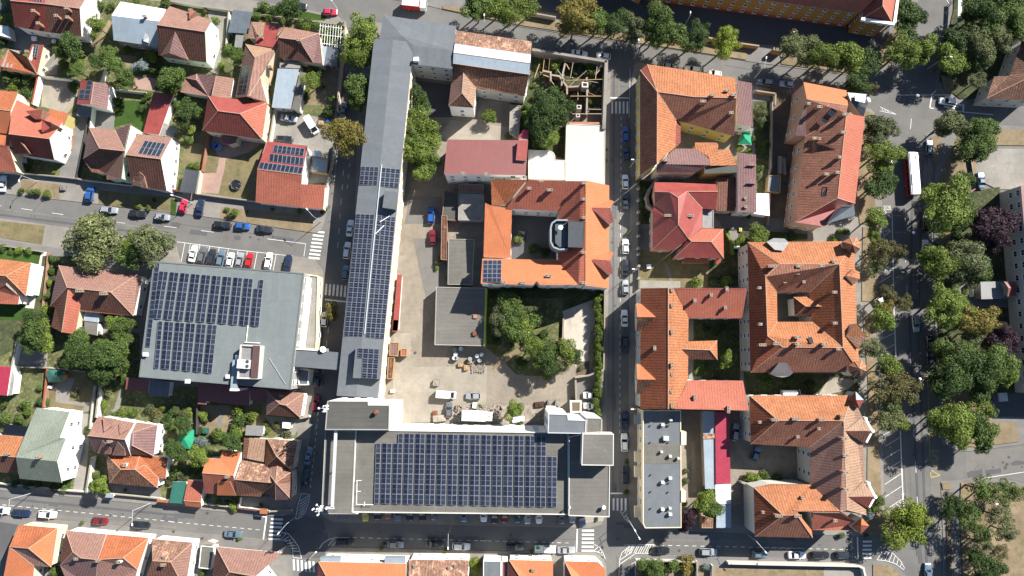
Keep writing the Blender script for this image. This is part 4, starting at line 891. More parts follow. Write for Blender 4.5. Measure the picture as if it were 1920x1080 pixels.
bl_, blc, ro = flat('C3', 'shed', 'long flat grey concrete roofed shed with a lime green east wall', 'shed', '872,676 1332,686 1318,1060 1312,1222 857,1212', 4, 'roof_concrete', 'grey_wall', .1, .2)
duct(bl_, blc, 'C3', '1330,690 1342,690 1325,1225 1312,1222', 0, 4.1, 'lime_wall', 'side_wall'); duct(bl_, blc, 'C4', '1210,105 1245,108 1242,145 1208,142', 3.9, 4.5, 'orange', 'ventilator'); duct(bl_, blc, 'C4', '1215,-52 1250,-50 1248,-15 1212,-18', 3.9, 4.3, 'brick', 'ventilator')
flat('C3', 'shed', 'flat dark felt shed north of the long grey concrete roofed shed', 'shed', '985,235 1225,238 1205,660 978,655', 3, 'roof_felt_pale', 'grey_wall')
flat('C2', 'shed', 'grey slab roofed lean-to west of the orange courtyard house', 'shed', '1080,800 1315,800 1312,1048 1075,1045', 3.4, 'asbestos', 'grey_wall')
flat('C2', 'shed', 'brick coloured flat roof beneath the white parapet of the dark red building', 'shed', '1088,712 1310,716 1300,792 1078,788', 3.4, 'brown_pink', 'grey_wall')
flat('C3', 'shed', 'crumbling narrow shed roof beside the courtyard drive', 'shed', '922,20 975,22 972,430 915,425', 2.8, 'brown_old', 'brick_rough')
flat('C2', 'shed', 'dark narrow shed between the drive and the slab roofed lean-to', 'shed', '950,770 1072,785 1070,1050 925,1040', 2.6, 'roof_felt', 'brick_rough')
flat('D2', 'shed', 'small slatted grey shed north of the dark red building', 'shed', '375,-20 475,-10 455,290 365,240', 2.6, 'asbestos', 'wood_grey')
flat('D2', 'building', 'low building with a blank whitewashed flat roof beside the street, south of the ruin', 'building', '892,155 1252,172 1248,724 1070,685 885,700 884,490', 3.6, 'whitewash', 'plaster_bright', .12, .2)
flat('D2', 'building', 'whitewashed flat roof with a rounded corner east of the dark red building', 'building', '540,396 740,404 775,420 790,450 792,488 882,492 882,672 545,665', 3.5, 'whitewash', 'plaster_bright', .1, .2)
# ruin
rc = WP('D1', 900, 750, 0); ruin = empty('ruin', rc, 'roofless ruin with fallen beams and shrubs inside its old street walls', 'ruin'); BL.append(('ruin', rc))
def wallrun(parent, o3, c, P, h, th, m, cap='cap', name='wall', z0=0.0, gate=None):
    P = [WP(c, x, y, h) for x, y in pts(P, 2)]; b = MB()
    for i in range(len(P) - 1):
        p, q = P[i], P[i + 1]; d = (q - p); L = d.length; d.normalize(); p2 = p - d * th * .5; q2 = q + d * th * .5; n = Vector((-d.y, d.x, 0)) * th / 2; hh = h - .002 * i
        vs = [p2 - n, q2 - n, q2 + n, p2 + n]; b.add([(k.x, k.y, z0) for k in vs] + [(k.x, k.y, hh) for k in vs], [(0, 1, 5, 4), (1, 2, 6, 5), (2, 3, 7, 6), (3, 0, 4, 7)], 0); b.add([(k.x, k.y, hh) for k in vs], [(0, 1, 2, 3)], 1)
    return b.build(name, [m, cap], parent, o3)
wallrun(ruin, rc, 'D1', '590,455 1255,562', 4.2, .7, 'stone_wall', 'concrete'); wallrun(ruin, rc, 'D1', '1262,570 1240,1170', 4.2, .9, 'stone_wall', 'concrete'); wallrun(ruin, rc, 'D1', '1238,1135 890,1130', 3.4, .6, 'brick_rough', 'brick')
for P in ('680,650 750,665 750,740', '760,690 830,700 900,800 900,860', '880,590 860,680 850,780', '1080,720 1085,880 1080,1050', '900,800 1080,790'): wallrun(ruin, rc, 'D1', P, 3, .45, 'brick_rough', 'dust')
for x, y, r in ((1065, 775, 30), (1010, 980, 22), (1000, 1060, 18)):
    duct(ruin, rc, 'D1', f'{x-r},{y-r*.7} {x+r},{y-r*.6} {x+r},{y+r} {x-r},{y+r*.9}', 0, 3.8, 'plaster_bright', 'chimney_stack'); duct(ruin, rc, 'D1', f'{x-r*.6},{y-r*.4} {x+r*.6},{y-r*.3} {x+r*.6},{y+r*.6} {x-r*.6},{y+r*.5}', 3.7, 3.82, 'black', 'flue')
rb_ = random.Random(3)
for x, y, x2, y2 in ((695, 510, 675, 670), (740, 540, 730, 650), (645, 590, 600, 715), (960, 545, 930, 720), (870, 550, 920, 640), (1080, 650, 890, 820), (1090, 710, 990, 805), (890, 740, 1230, 730), (1180, 580, 1160, 735), (1225, 590, 1150, 680), (1215, 625, 1160, 690), (930, 885, 1228, 885), (1090, 1005, 1228, 1008), (945, 1048, 1228, 1048), (810, 640, 880, 740), (680, 690, 745, 712), (820, 700, 900, 790), (720, 700, 780, 780), (1000, 820, 1000, 920), (1090, 850, 1160, 880), (1050, 740, 1180, 760)):
    b = MB(); b.bar(WP('D1', x, y, 2.2 + rb_.random() * 1.6), WP('D1', x2, y2, 2.2 + rb_.random() * 1.6), .08 + rb_.random() * .08, 0, n=4); b.build('beam', [rb_.choice(['wood_grey', 'wood_grey', 'wood', 'wood'])], ruin, rc)
# ---------------------------------------------------------------- the big southern building
mc = WP('O', 870, 880, 0); mb_ = empty('main_building', mc, 'largest flat roofed building on the south side with one huge solar field', 'building'); BL.append(('main', mc))
deck(mb_, mc, 'O', '664,805.5 1066,811 1066,965.5 660,961', 16.4, 'roof_felt_pale', 'white_wall', .3, .22, pm='pale_wall')
deck(mb_, mc, 'C5', '95,325 378,330 345,1080 398,1100 60,1098', 17.2, 'roof_felt_pale', 'white_wall', .12, .2, pm='grey_wall')
deck(mb_, mc, 'D5', '818,290 945,265 1196,560 1192,1030 815,1018', 17.2, 'roof_concrete', 'white_wall', .2, .2, pm='pale_wall')
deck(mb_, mc, 'C5', '116,58 492,60 496,95 690,97 684,326 95,324', 20.4, 'roof_felt', 'white_wall', .15, .2, pm='grey_wall')
deck(mb_, mc, 'D4', '728,862 908,868 912,916 1078,922 1070,1048 722,1042', 19.4, 'membrane', 'white_wall', .15, .2, pm='galv')
deck(mb_, mc, 'D4', '1080,900 1218,905 1216,1032 1076,1042', 18.8, 'roof_felt_pale', 'white_wall', .15, .2, pm='grey_wall')
deck(mb_, mc, 'D5', '944,260 1232,262 1230,556 934,552', 21.5, 'roof_concrete', 'pale_wall', .05, .2, base=17, win=None)
def puddle(c, P, z): pass
# ---------------------------------------------------------------- eastern block
B('E1', 'courtyard_house', 'old corner house with mixed orange and brown tiles and a red corner turret', 'house',
  '100,645,8 165,592,8 600,655,8 975,722,8 985,902,10.8 590,890,10.8 258,845,11 255,1502,11 98,1612,8 430,1105,8.4 425,1350,8.4 965,1252,7.4 530,1132,7.6', '016:red_tile 1256:orange_old 2345:orange_old 0678:brick_tile_shade 69a7:orange_old 654bc9:brick_tile_shade', st=1.42, wall='yellow_wall',
  sk='170,940 425,945', ch='765,870,1,1.2 900,830,1,1 940,1035,1,1 680,930,1.4,1.6 960,870,1.2,1.2',
  more=[dict(P='318,1187,9.8 400,1100,8.6 440,1100,8.2 472,1140,8 472,1310,8 430,1358,8.2', F='0123:salmon 0345:red_tile', wall='cream_wall'),
        dict(c='E2', P='258,528,9.6 425,385,8 605,387,8 730,470,8.8 742,538,9.4 690,545,9.2 620,602,8.4 248,606,8.4', F='01234567:mauve', wall='cream_wall', ch='340,490,1.2,1'),
        dict(c='E2', P='605,330,7.4 800,330,7.4 822,352,7.4 812,396,8 735,470,8.8 605,385,7.6', F='012345:orange_old', win=None), dict(c='E2', P='735,470,8.8 815,395,8.2 922,390,7.6 992,540,7.6 745,542,8.8', F='01234:orange_old', win=None),
        dict(c='E2', P='694,547,7.8 1000,545,7.8 1000,605,7.8 690,617,7.8', F='0123:roof_felt', win=None),
        dict(P='985,738,8.4 1128,765,8.4 1136,1166,8.4 988,1135,8.4', F='0123:mauve', wall='white_wall')])
B('E2', 'villa', 'bright red metal roofed villa with several hips beside the small street', 'house',
  '232,690,6 800,715,6 815,780,7.6 530,780,8.4 450,838,9.2 368,785,8.4 232,780,7.6 235,905,6 215,950,6 215,1315,6 452,1085,9.2 410,1322,6 545,1215,7.4 672,1115,6 672,938,6 795,948,6', '0123456:metal_red 657:metal_red 789a45:metal_red 43edca:metal_red acb9:metal_red 32fe:metal_red', st=1.42, wall='pink_wall', ch='355,1000,1.6,1 565,1000,1.6,1',
  more=[dict(P='672,1120,6 865,1125,6 870,1395,6 415,1390,6 545,1215,7.2 575,1240,7.8 755,1243,7.8', F='01654:salmon 126:salmon 3562:metal_red 345:metal_red', wall='pink_wall'), dict(P='500,1402,3.6 720,1402,3.6 735,1440,3.4 495,1440,3.4', F='0123:salmon', win=None), dict(P='805,1400,3.6 850,1400,3.6 835,1450,3.4 800,1448,3.4', F='0123:metal_red', win=None)])
B('E2', 'house_wing', 'brown tiled lean-to wing between the red villa and the long mauve roof', 'house', '812,650,5.6 985,655,5.6 970,962,5 798,958,5', '0123:brown', wall='cream_wall')
flat('E3', 'shed', 'dark grey flat roof on the east side of the red villa', 'shed', '676,-30 778,-28 776,136 674,132', 4.6, 'metal_grey', 'grey_wall')
B('E2', 'house_wing', 'long narrow mauve metal roof with two small dormers in the middle of the block', 'house', '990,420,7.6 1165,442,7.6 1170,972,7.2 1000,966,7.2', '0123:mauve', wall='white_wall', ch='1070,840,.6,.5 1075,920,.8,.6',
  more=[dict(n='dormer', P='1078,540,8.2 1140,500,7.9 1172,538,7.9 1160,545,8.2', F='0123:mauve', base=7), dict(n='dormer', P='1078,705,8.2 1140,658,7.9 1172,702,7.9 1160,710,8.2', F='0123:mauve', base=7), dict(P='1172,797,4.6 1286,800,4.6 1292,1006,4.4 1152,986,4.4', F='0123:metal_white', win=None)])
flat('E2', 'shed', 'weathered plank roofed shed in the shaded lane of the block', 'shed', '1285,632 1395,632 1390,790 1272,780', 2.6, 'metal_slate', 'wood')
B('F1', 'corner_house', 'tall pink walled house on the avenue corner with dark corner turrets', 'house',
  '425,755,8.4 820,832,8.6 835,972,11 455,912,11 445,1252,8.4 345,1247,8.4 820,1042,11.4 990,1075,8.8 900,1872,8.8 740,1822,11.4 345,2045,8.6 400,1575,8.6 440,1255,8.5 620,2085,8.8', '0123:orange_flat 326c4:brick_tile_shade 345:mauve 6789:salmon 69abc:brick_tile_shade 98da:metal_red', st=1.42, wall='pink_wall',
  ch='475,950,.7,1 575,980,1.2,1.2 530,1270,1.1,1.4 575,1275,.5,.8 810,1050,1.2,1.6 795,1215,1.2,1.2 765,1445,1,1.2 640,1600,1,1.4 745,1585,1.2,1.2', sk='690,1035,1.6,1.6 620,1105,1.6,1.2 620,1762,2.2,1.1', win='auto',
  more=[dict(c='F2', P='515,332,10.2 640,345,11 758,405,11.2 640,490,9.8 505,480,9', F='012:orange_flat 0234:brown_old', wall='pale_wall', base=7),
        dict(c='F1', P='828,850,10.6 1012,868,10.6 1000,1000,10 975,1080,9.2 860,930,10.8', F='01234:metal_dark', wall='pale_wall', base=7),
        dict(c='F2', P='785,905,12 890,905,10.4 900,1000,10.4 640,1075,9.6 690,1010,10.6', F='01234:metal_slate', wall='white_wall', base=6)])
B('F3', 'large_house', 'large square house with orange roofs around a small courtyard and two round corner turrets', 'house',
  '-90,265,9 890,256,9 757,468,12 205,465,12 915,1000,9 940,1460,9 790,1235,12 235,1232,12 -63,1466,9 75,585,12 95,1130,12 180,725,8.6 480,728,8.6 500,998,8.6 185,998,8.6', '0123:orange_old 14562:orange_old 6587:brick_tile_shade 8039a7:orange_rib_shade 32cb9:brick_tile_shade 26dc:orange_old 9bea:orange_old aed67:orange_old', st=1.42, wall='pale_wall',
  ch='140,485,2,1.2 383,485,1.2,1.2 370,550,1,1.2 595,483,1.2,1.2 710,440,1,1 30,685,1.2,1.2 38,1020,1.2,1.2 50,1210,1.6,1.2 182,1200,1.6,1 375,1140,1.4,1.4 378,1200,1.4,1 620,1202,1.2,1 750,1248,1,1 715,725,1,1.8 718,1010,1,1.2 255,630,.6,.8 430,630,.6,.8', sk='480,530,1.2,2.2 490,1165,1,1.8', inset=.35,
  more=[dict(P='335,770,8 480,765,8 605,855,9.6 490,950,8 345,950,8 445,855,9.6', F='0125:orange_old 054:brown_old 5234:brown_old', base=3, win=None),
        dict(P='855,225,11.8 915,225,11.8 948,270,11.8 950,325,11.8 905,372,11.8 850,350,11.8 790,320,11.8 780,260,11.8 882,290,14', F='018:orange_old 128:orange_old 238:orange_old 348:brown_old 458:brown_old 568:orange_old 678:orange_old 708:orange_old', base=6, win=None),
        dict(P='895,1362,11.8 960,1352,11.8 1003,1400,11.8 1005,1450,11.8 950,1505,11.8 890,1508,11.8 845,1460,11.8 840,1400,11.8 942,1425,14', F='018:orange_old 128:orange_old 238:orange_old 348:brown_old 458:brown_old 568:brown_old 678:orange_old 708:orange_old', base=6, win=None),
        dict(n='gable', P='820,575,12 880,510,11 940,540,9.4 945,602,9.4 880,660,10', F='0123:orange_old 034:brown_old', base=8), dict(n='gable', P='815,1130,11 910,1012,13 1000,1130,9.6 930,1250,10', F='012:orange_old 023:brown_old', base=8),
        dict(n='dormer', P='85,262,10 150,228,10 250,232,10 290,270,10 240,345,10.8 160,335,10.8', F='012345:metal_grey', base=8.6), dict(n='dormer', P='120,1475,9.6 200,1375,10.9 270,1375,10.9 330,1470,9.6 290,1500,9.2 230,1510,9.2 165,1500,9.2', F='0123456:metal_grey', base=8)])
B('E3', 'l_shaped_house', 'long orange tiled house on the small street with two street gables and rear wings', 'house',
  '105,692,8.6 358,686,11.6 358,1802,11.6 100,1796,8.6 412,690,11.2 545,965,8.8 540,1530,8.8 415,1795,11.2', '0123:orange_rib_shade 145672:orange_old', st=1.42, wall='pale_wall',
  ch='395,705,.8,1 395,845,.8,1 395,1088,.9,1.1 395,1395,1,1.4 395,1480,.6,.8 390,1640,.5,.8 395,1770,.9,1 235,1240,1,.8', cha=R(90),
  more=[dict(P='414,688,11.4 1082,690,11 1040,966,8.8 545,966,8.8', F='0123:salmon', ch='605,800,.8,1.4 755,750,.8,.8 885,865,.8,.8 900,695,1,.7'),
        dict(P='545,1535,8.8 1046,1540,8.8 1100,1815,10.8 412,1800,11.4', F='0123:salmon', ch='605,1695,.9,1.2 915,1805,1.6,.8'),
        dict(P='480,1180,8.2 808,1170,7 740,1257,9 426,1246,9.6 812,1347,7 488,1342,8', F='0123:orange_old 3245:brown 142:orange_old', win=None),
        dict(n='gable', P='245,955,11 75,955,10.6 62,828,8.9 108,832,8.9', F='0123:orange_flat', base=7), dict(n='gable', P='245,957,11 106,1090,8.9 64,1082,8.9 75,957,10.6', F='0123:brown_old', base=7),  # gables: lit north faces paler, shaded south faces darker, put into tile colours
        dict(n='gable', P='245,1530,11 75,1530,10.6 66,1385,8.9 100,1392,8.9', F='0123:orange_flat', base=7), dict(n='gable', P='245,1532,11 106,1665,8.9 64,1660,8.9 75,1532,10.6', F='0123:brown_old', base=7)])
g7, g7c, ro7 = flat('E5', 'apartment_block', 'grey felt roofed apartment block with balconies on the small street', 'apartment block', '125,45 476,45 480,1128 145,1132 125,1085', 8, 'membrane', 'cream_wall', .12, .2, win='auto')
duct(g7, g7c, 'E5', '478,240 526,245 524,365 478,362', 0, 8.2, 'cream_wall', 'stair_tower'); duct(g7, g7c, 'E5', '478,785 520,790 518,892 478,890', 0, 8.2, 'cream_wall', 'stair_tower'); duct(g7, g7c, 'E5', '130,345 476,350 476,540 130,538', 7.8, 7.905, 'roof_felt_pale', 'felt_patch')
for i, (x, y, s) in enumerate(((310, 180, .8), (340, 305, 1.3), (385, 135, .7), (300, 430, .6), (380, 470, .7), (310, 712, .8), (380, 672, .8), (310, 960, .8), (378, 950, .6), (380, 1005, .8), (200, 190, .3), (365, 190, .5), (200, 345, .3), (365, 345, .3), (205, 645, .3), (370, 722, .3), (205, 800, .3), (365, 805, .3), (205, 955, .3), (455, 490, .6))):
    q = WP('E5', x, y, 8.9); b = MB(); b.box(q.x, q.y, 7.8, 8.9 if s > .5 else 8.4, s, s * .8); b.build('vent', ['pale_wall' if s > .5 else 'frame_dark'], g7, g7c)
for y, y1 in ((85, 172), (425, 520), (560, 660), (930, 1030)):
    b = MB(); p = WP('E5', 85, (y + y1) / 2, 5.0); L = abs(WP('E5', 85, y, 5).y - WP('E5', 85, y1, 5).y); b.box(p.x - .2, p.y, 4, 5.2, 1.6, L); b.build('balcony', ['cream_wall' if y > 100 else 'metal_pale'], g7, g7c)
B('E5', 'shed', 'long blue-grey metal shed roof with a rusty band, west of the crimson roof', 'shed', '672,50,4 785,55,4 790,770,3.8 698,770,3.8', '0123:metal_pale', win=None, wall='grey_wall', more=[dict(P='678,264,4.2 788,258,4.2 790,305,4.2 680,308,4.2', F='0123:mixed_old', base=3.8, win=None)])
B('E5', 'shed', 'long crimson metal shed roof in the middle of the block', 'shed', '790,60,4.4 920,65,4.4 932,720,4.2 796,725,4.2', '0123:metal_crimson', win=None, wall='grey_wall')
B('E5', 'shed', 'bright white sheet roof south of the crimson roof', 'shed', '792,727,4 935,724,4 935,905,3.8 828,905,3.8 795,880,3.8', '01234:metal_white', win=None, wall='grey_wall')
B('E5', 'shed', 'grey-blue sheet roof reaching the bottom street below the white sheet roof', 'shed', '830,908,3.6 936,908,3.6 936,1128,3.4 800,1128,3.4 802,1010,3.4', '01234:metal_pale', win=None, wall='grey_wall')
flat('E6', 'kiosk', 'rusty kiosk roof between the purple tree and the grey-blue sheet roof', 'kiosk', '795,395 915,420 912,525 790,525', 2.8, 'mixed_old', 'wood')
B('F5', 'u_shaped_house', 'U-shaped orange roofed house on the avenue with two pointed street gables', 'house',
  '-73,-92,9 872,-92,9 795,142,12 190,138,12 -60,356,9 480,385,9 960,92,9 1004,1008,9 764,974,12 825,960,12 490,728,9', '0123:orange_old 034:orange_rib_shade 3254:brick_tile_shade 16792:tan_tile 798:orange_flat 5298a:brown_pink', st=1.42, wall='pale_wall', inset=.35,
  ch='165,133,1.6,1.2 355,125,1.6,1 590,133,1,1.4 785,100,1,1.6 570,215,.6,.8 375,290,.6,.8 800,308,1,2 810,462,1,2 812,620,1,2.2 818,775,1,2.2 25,155,.6,.8', cha=0,
  more=[dict(P='-33,755,9 130,722,9 490,728,9 764,974,12 363,977,12 363,1008,12 236,1012,12 -22,1208,8.8 510,1220,8.8 500,1150,9', F='0123456:orange_old 067:orange_rib_shade 6587:brick_tile_shade 4985:orange_flat', ch='200,1018,1.6,1 375,1020,1.6,1 55,985,.5,.8 415,850,.5,.8', win=None),
        dict(P='498,975,12 764,976,12 950,1095,9 886,1150,9 506,1148,9', F='01234:salmon', ch='720,1062,.8,.8', win=None),
        dict(n='gable', P='808,236,11.6 965,108,9.4 1050,235,11', F='012:tan_tile', base=8), dict(n='gable', P='808,238,11.6 1050,238,11 985,350,9.4', F='012:brown', base=8),  # pointed gables: sun and shade sides put into separate tile colours
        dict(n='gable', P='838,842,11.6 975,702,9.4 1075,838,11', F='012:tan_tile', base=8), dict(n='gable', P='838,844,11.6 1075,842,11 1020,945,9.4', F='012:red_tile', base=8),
        dict(n='turret_roof', P='868,1120,11.4 960,1032,11.4 1030,1110,11.4 952,1185,11.4 955,1100,13.4', F='014:orange 124:orange 234:red_tile 304:orange_flat', base=6),
        dict(n='turret_roof', P='830,-40,10 905,-128,10.4 980,-50,10 940,30,10 910,-50,13', F='014:orange 124:metal_pale 234:red_tile 304:red_tile', base=6)])
for (x, y, x2, y2) in ((990, 120, 1055, 235), (1055, 235, 1000, 340), (1018, 715, 1080, 840), (1080, 840, 1025, 935)):
    p = WP('F5', x, y, 9.6); q = WP('F5', x2, y2, 9.6); b = MB(); b.bar(p, q, .35, 0, n=4); b.bar((p.x, p.y, 9), (p.x, p.y, 10.2), .5, 0, .4, 8); b.build('stone_trim', ['white_wall'], BLO := bpy.data.objects['u_shaped_house'], BLO.location)
# ---------------------------------------------------------------- north-east: ochre building, apartment block, brown house
B('O', 'ochre_building', 'very long ochre building with a pink-red roof along the top edge', 'building',
  '1060,-50,9 1614,25,9 1645,-8,12 1050,-95,12 1040,-170,9 1650,-80,9', '0123:salmon 3254:salmon', wall='ochre_wall', inset=.5,
  more=[dict(P='1618,34,9.4 1674,44,9.4 1655,11,12.4 1662,-90,12.4 1700,-90,9.4 1622,-90,9.4', F='012:red_tile 0235:red_tile 1432:salmon', wall='ochre_wall'), dict(P='1080,-60,9 1145,-50,9 1212,-18,9.1 1216,-70,9 1085,-110,9', F='01234:salmon', wall='ochre_wall')])
for x0, y0, x1, y1, nm in ((1060, -50, 1614, 25, 'a'),):
    a = WP('O', x0, y0, 9); d = WP('O', x1, y1, 9); root = bpy.data.objects['ochre_building']; o3 = root.location
    e = (d - a).normalized(); n = Vector((e.y, -e.x, 0)); 
    bb = MB(); p = a + n * -.42; q = d + n * -.42; vs = [p, q]; bb.add([(p.x, p.y, 0), (q.x, q.y, 0), (q.x, q.y, 1.3), (p.x, p.y, 1.3)], [(0, 1, 2, 3)]); bb.build('plinth', ['red_base'], root, o3)
for (x0, y0, x1, y1) in ((1614, 36, 1676, 46), (1676, 44, 1690, -60)):
    root = bpy.data.objects['ochre_building']; b = MB(); p = WP('O', x0, y0, 9.6); q = WP('O', x1, y1, 9.6); b.bar(p, q, .55, 0, n=4); b.build('cornice', ['white_wall'], root, root.location)
ap, apc = B('O', 'apartment_block', 'pale blue-grey apartment block cut by the right edge, rows of dark windows', 'apartment block', '1914,348,8.4 2100,330,8.4 2110,742,8.4 1946,739,8.4', '0123:metal_maroon', wall='pale_wall', inset=.05, win=None)
a = WP('O', 1914.4, 348.5, 8.4); d = WP('O', 1946, 739, 8.4)
put_windows(ap, apc, a, d, [1.2, 3.9, 6.6][1:], 17, 1.5, 1.3, 'frame_white'); 
ca, cac = B('G4', 'entrance_canopy', 'flat slatted entrance canopy in front of the pale apartment block', 'canopy', '1070,110,3.4 1340,104,3.4 1380,298,3.4 1080,306,3.4', '0123:metal_grey', win=None, wall='grey_wall', more=[dict(P='1335,104,5.4 1462,110,5.4 1500,180,5 1462,268,5 1372,275,5.4 1385,180,6', F='0125:metal_maroon 5234:metal_maroon', win=None)])
B('G1', 'house', 'brown tiled house with pale blue-grey gable walls in the top right corner', 'house', '1140,1105,6.4 1225,860,6.4 1395,855,6.4 1535,460,6.4 1700,470,9 1760,800,9 1700,1130,6.4', '0125:brown_old 2345:brown_old 056:brown_old', wall='pale_wall')
B('G1', 'house', 'orange sliver of a roof behind the pale gable in the top right corner', 'house', '1450,380,6 1600,400,6 1600,470,6 1530,465,6', '0123:orange', wall='pale_wall', win=None)
# ---------------------------------------------------------------- houses along the bottom edge
B('B5', 'house', 'bright orange hipped house with a long south-west wing in the bottom left corner', 'house', '205,490,4.8 625,527,4.8 310,745,7.6 102,727,6.6 558,950,4.8 370,938,4.8 350,1150,4.6 20,1150,4.6', '0123:orange 142:orange_flat 3245:brown_pink 3567:orange_flat', wall='cream_wall')
B('B5', 'house', 'pinkish old tiled terrace house between the two orange ones on the bottom street', 'house', '718,550,4.8 1163,591,4.8 1065,868,7.8 880,850,7.8 795,785,7.2 655,935,4.8 700,1040,4.8 690,1200,4.8 1040,1200,4.8', '01234:brown_pink 045:brown 4328765:mauve', ch='825,862,.9,1 1058,885,.8,1.2', wall='white_wall')
B('B5', 'house', 'plain orange terrace house on the bottom street with one white chimney', 'house', '1167,591,4.8 1622,630,4.8 1342,850,7.8 1067,868,7.8 1500,980,4.8 1440,1200,4.8 1042,1200,4.8', '0123:orange 142:orange_flat 32456:brown_pink', ch='1288,898,.9,1.4', chm='white_wall')
B('B6', 'house', 'weathered pinkish hipped house on the bottom street west of the narrow yard', 'house', '-207,640,4.8 242,682,4.8 0,895,7.8 -200,880,7.8 160,1200,4.8 -330,1200,4.8', '0123:mixed_old 142:brown_pink 3245:brown', ch='-90,930,1,1.2 -75,840,.6,.8')
flat('B6', 'shed', 'grey and tan roofed passage shed beside the weathered hipped house', 'shed', '330,718 475,730 440,975 305,960', 2.8, 'roof_felt_pale', 'white_wall')
B('B6', 'house', 'wide pinkish hipped corner house at the junction south-west of the main building', 'house', '497,727,5.2 1220,793,5.2 930,1052,8.8 640,1002,8.8 430,1250,5.2 1200,1250,5.2', '0123:brown_pink 142:orange_old 034:brown 3254:brown', sk='540,950,.9,.9')
B('C6', 'tall_house', 'tall white fronted house with an orange roof and roof windows facing the main building', 'house', '40,890,8 998,912,8 990,1330,11.5 260,1300,11.5 15,1330,8', '0123:orange_flat 034:red_tile', sk='700,965,1,1.7 917,972,1,1.7', inset=.25)
for x in (180, 880): q = WP('C6', x, 868, 6.4); root = bpy.data.objects['tall_house']; b = MB(); b.box(q.x, q.y, 6, 7.4, 5, 1.6); b.build('bay', ['metal_pale'], root, root.location)
B('C6', 'house', 'pale pinkish single slope house east of the tall white fronted house', 'house', '1030,868,6.6 1682,873,6.6 1665,1250,10 1020,1250,10', '0123:mixed_old', inset=.25, ch='1085,945,.4,.5 1465,960,.5,.5 1530,940,.4,.4')
flat('D6', 'shed', 'grey membrane roof between the lime green bush and the maroon strip', 'building', '35,880 230,886 228,1250 35,1250', 5.4, 'membrane', 'white_wall')
flat('D6', 'shed', 'narrow maroon roof strip beside the grey membrane roof', 'building', '236,886 310,890 308,1250 234,1250', 5.2, 'metal_maroon', 'white_wall')
B('D6', 'house', 'vivid orange house west of the small dark yard on the bottom street', 'house', '316,870,6.2 797,882,6.2 797,1300,9 560,1250,9.4 312,1300,6.2', '0123:orange_flat 034:red_tile', ch='580,985,.8,.8', inset=.25)
B('D6', 'house', 'vivid orange corner house with a cut corner at the south-east junction', 'house', '922,885,6.2 1290,894,6.2 1368,975,6.2 1368,1300,6.2 1120,1300,9.4 918,1300,6.2', '01234:orange_flat 045:red_tile', inset=.25)
flat('E6', 'building', 'dark flat roof sliver at the bottom edge beside the hatched road corner', 'building', '-60,960 72,882 76,1250 -60,1250', 3.2, 'roof_felt', 'grey_wall', .2, .3)
B('B6', 'gate_roof', 'white plaster gateway by the narrow yard on the bottom street', 'gateway', '342,690,3 405,660,3 480,690,3 478,705,3 345,705,3', '01234:cap', wall='white_wall', win=None)
# ---------------------------------------------------------------- solar fields
def bil(TL, TR, BR, BL_, u, v):
    return ((TL[0] * (1 - u) + TR[0] * u) * (1 - v) + (BL_[0] * (1 - u) + BR[0] * u) * v, (TL[1] * (1 - u) + TR[1] * u) * (1 - v) + (BL_[1] * (1 - u) + BR[1] * u) * v)
def panel_mesh(c3, m='silicon', cells=2, fr=.045):
    """framed panel from its four corners (TL, TR, BR, BL) about its own centre"""
    b = MB(); o = sum(c3, Vector((0, 0, 0))) / 4; A = [q - o for q in c3]; up = Vector((0, 0, .04)); dn = Vector((0, 0, -.06))
    def at(u, v, dz=0): return (A[0] * (1 - u) + A[1] * u) * (1 - v) + (A[3] * (1 - u) + A[2] * u) * v + Vector((0, 0, dz))
    w = (A[1] - A[0]).length; h = (A[3] - A[0]).length; fu = fr / w; fv = fr / h
    b.add([at(0, 0, .04), at(1, 0, .04), at(1, 1, .04), at(0, 1, .04), at(0, 0, -.02), at(1, 0, -.02), at(1, 1, -.02), at(0, 1, -.02)], [(0, 3, 2, 1), (4, 5, 6, 7), (0, 1, 5, 4), (1, 2, 6, 5), (2, 3, 7, 6), (3, 0, 4, 7)], 0)
    for k in range(cells):
        v0 = fv + (1 - fv * 2) * k / cells + (fv * .35 if k else 0); v1 = fv + (1 - fv * 2) * (k + 1) / cells - (fv * .35 if k < cells - 1 else 0)
        b.add([at(fu, v0, .045), at(1 - fu, v0, .045), at(1 - fu, v1, .045), at(fu, v1, .045)], [(0, 3, 2, 1)], 1)
    o_ = b.build('solar_panel', ['alu', m]); me = o_.data; bpy.data.objects.remove(o_); return me
def grid(root, c, TL, TR, BR, BL_, z4, nc, nr, skip=(), gap=.06, m='silicon', cells=2, cols=None, lift=.12, u0=0.0, u1=1.0, vg=.02):
    mes = None
    for i in range(nc):
        for j in range(nr):
            if (i, j) in skip: continue
            ua, ub = u0 + (u1 - u0) * (i + gap / 2) / nc, u0 + (u1 - u0) * (i + 1 - gap / 2) / nc; va, vb = (j + vg) / nr, (j + 1 - vg) / nr; C3 = []
            for u, v in ((ua, va), (ub, va), (ub, vb), (ua, vb)):
                x, y = bil(TL, TR, BR, BL_, u, v); z = (z4[0] * (1 - u) + z4[1] * u) * (1 - v) + (z4[3] * (1 - u) + z4[2] * u) * v; C3.append(WP(c, x, y, z + lift))
            if mes is None: mes = panel_mesh(C3, m, cells)
            o = sum(C3, Vector((0, 0, 0))) / 4; inst('solar_panel', mes, root, o - root.location)
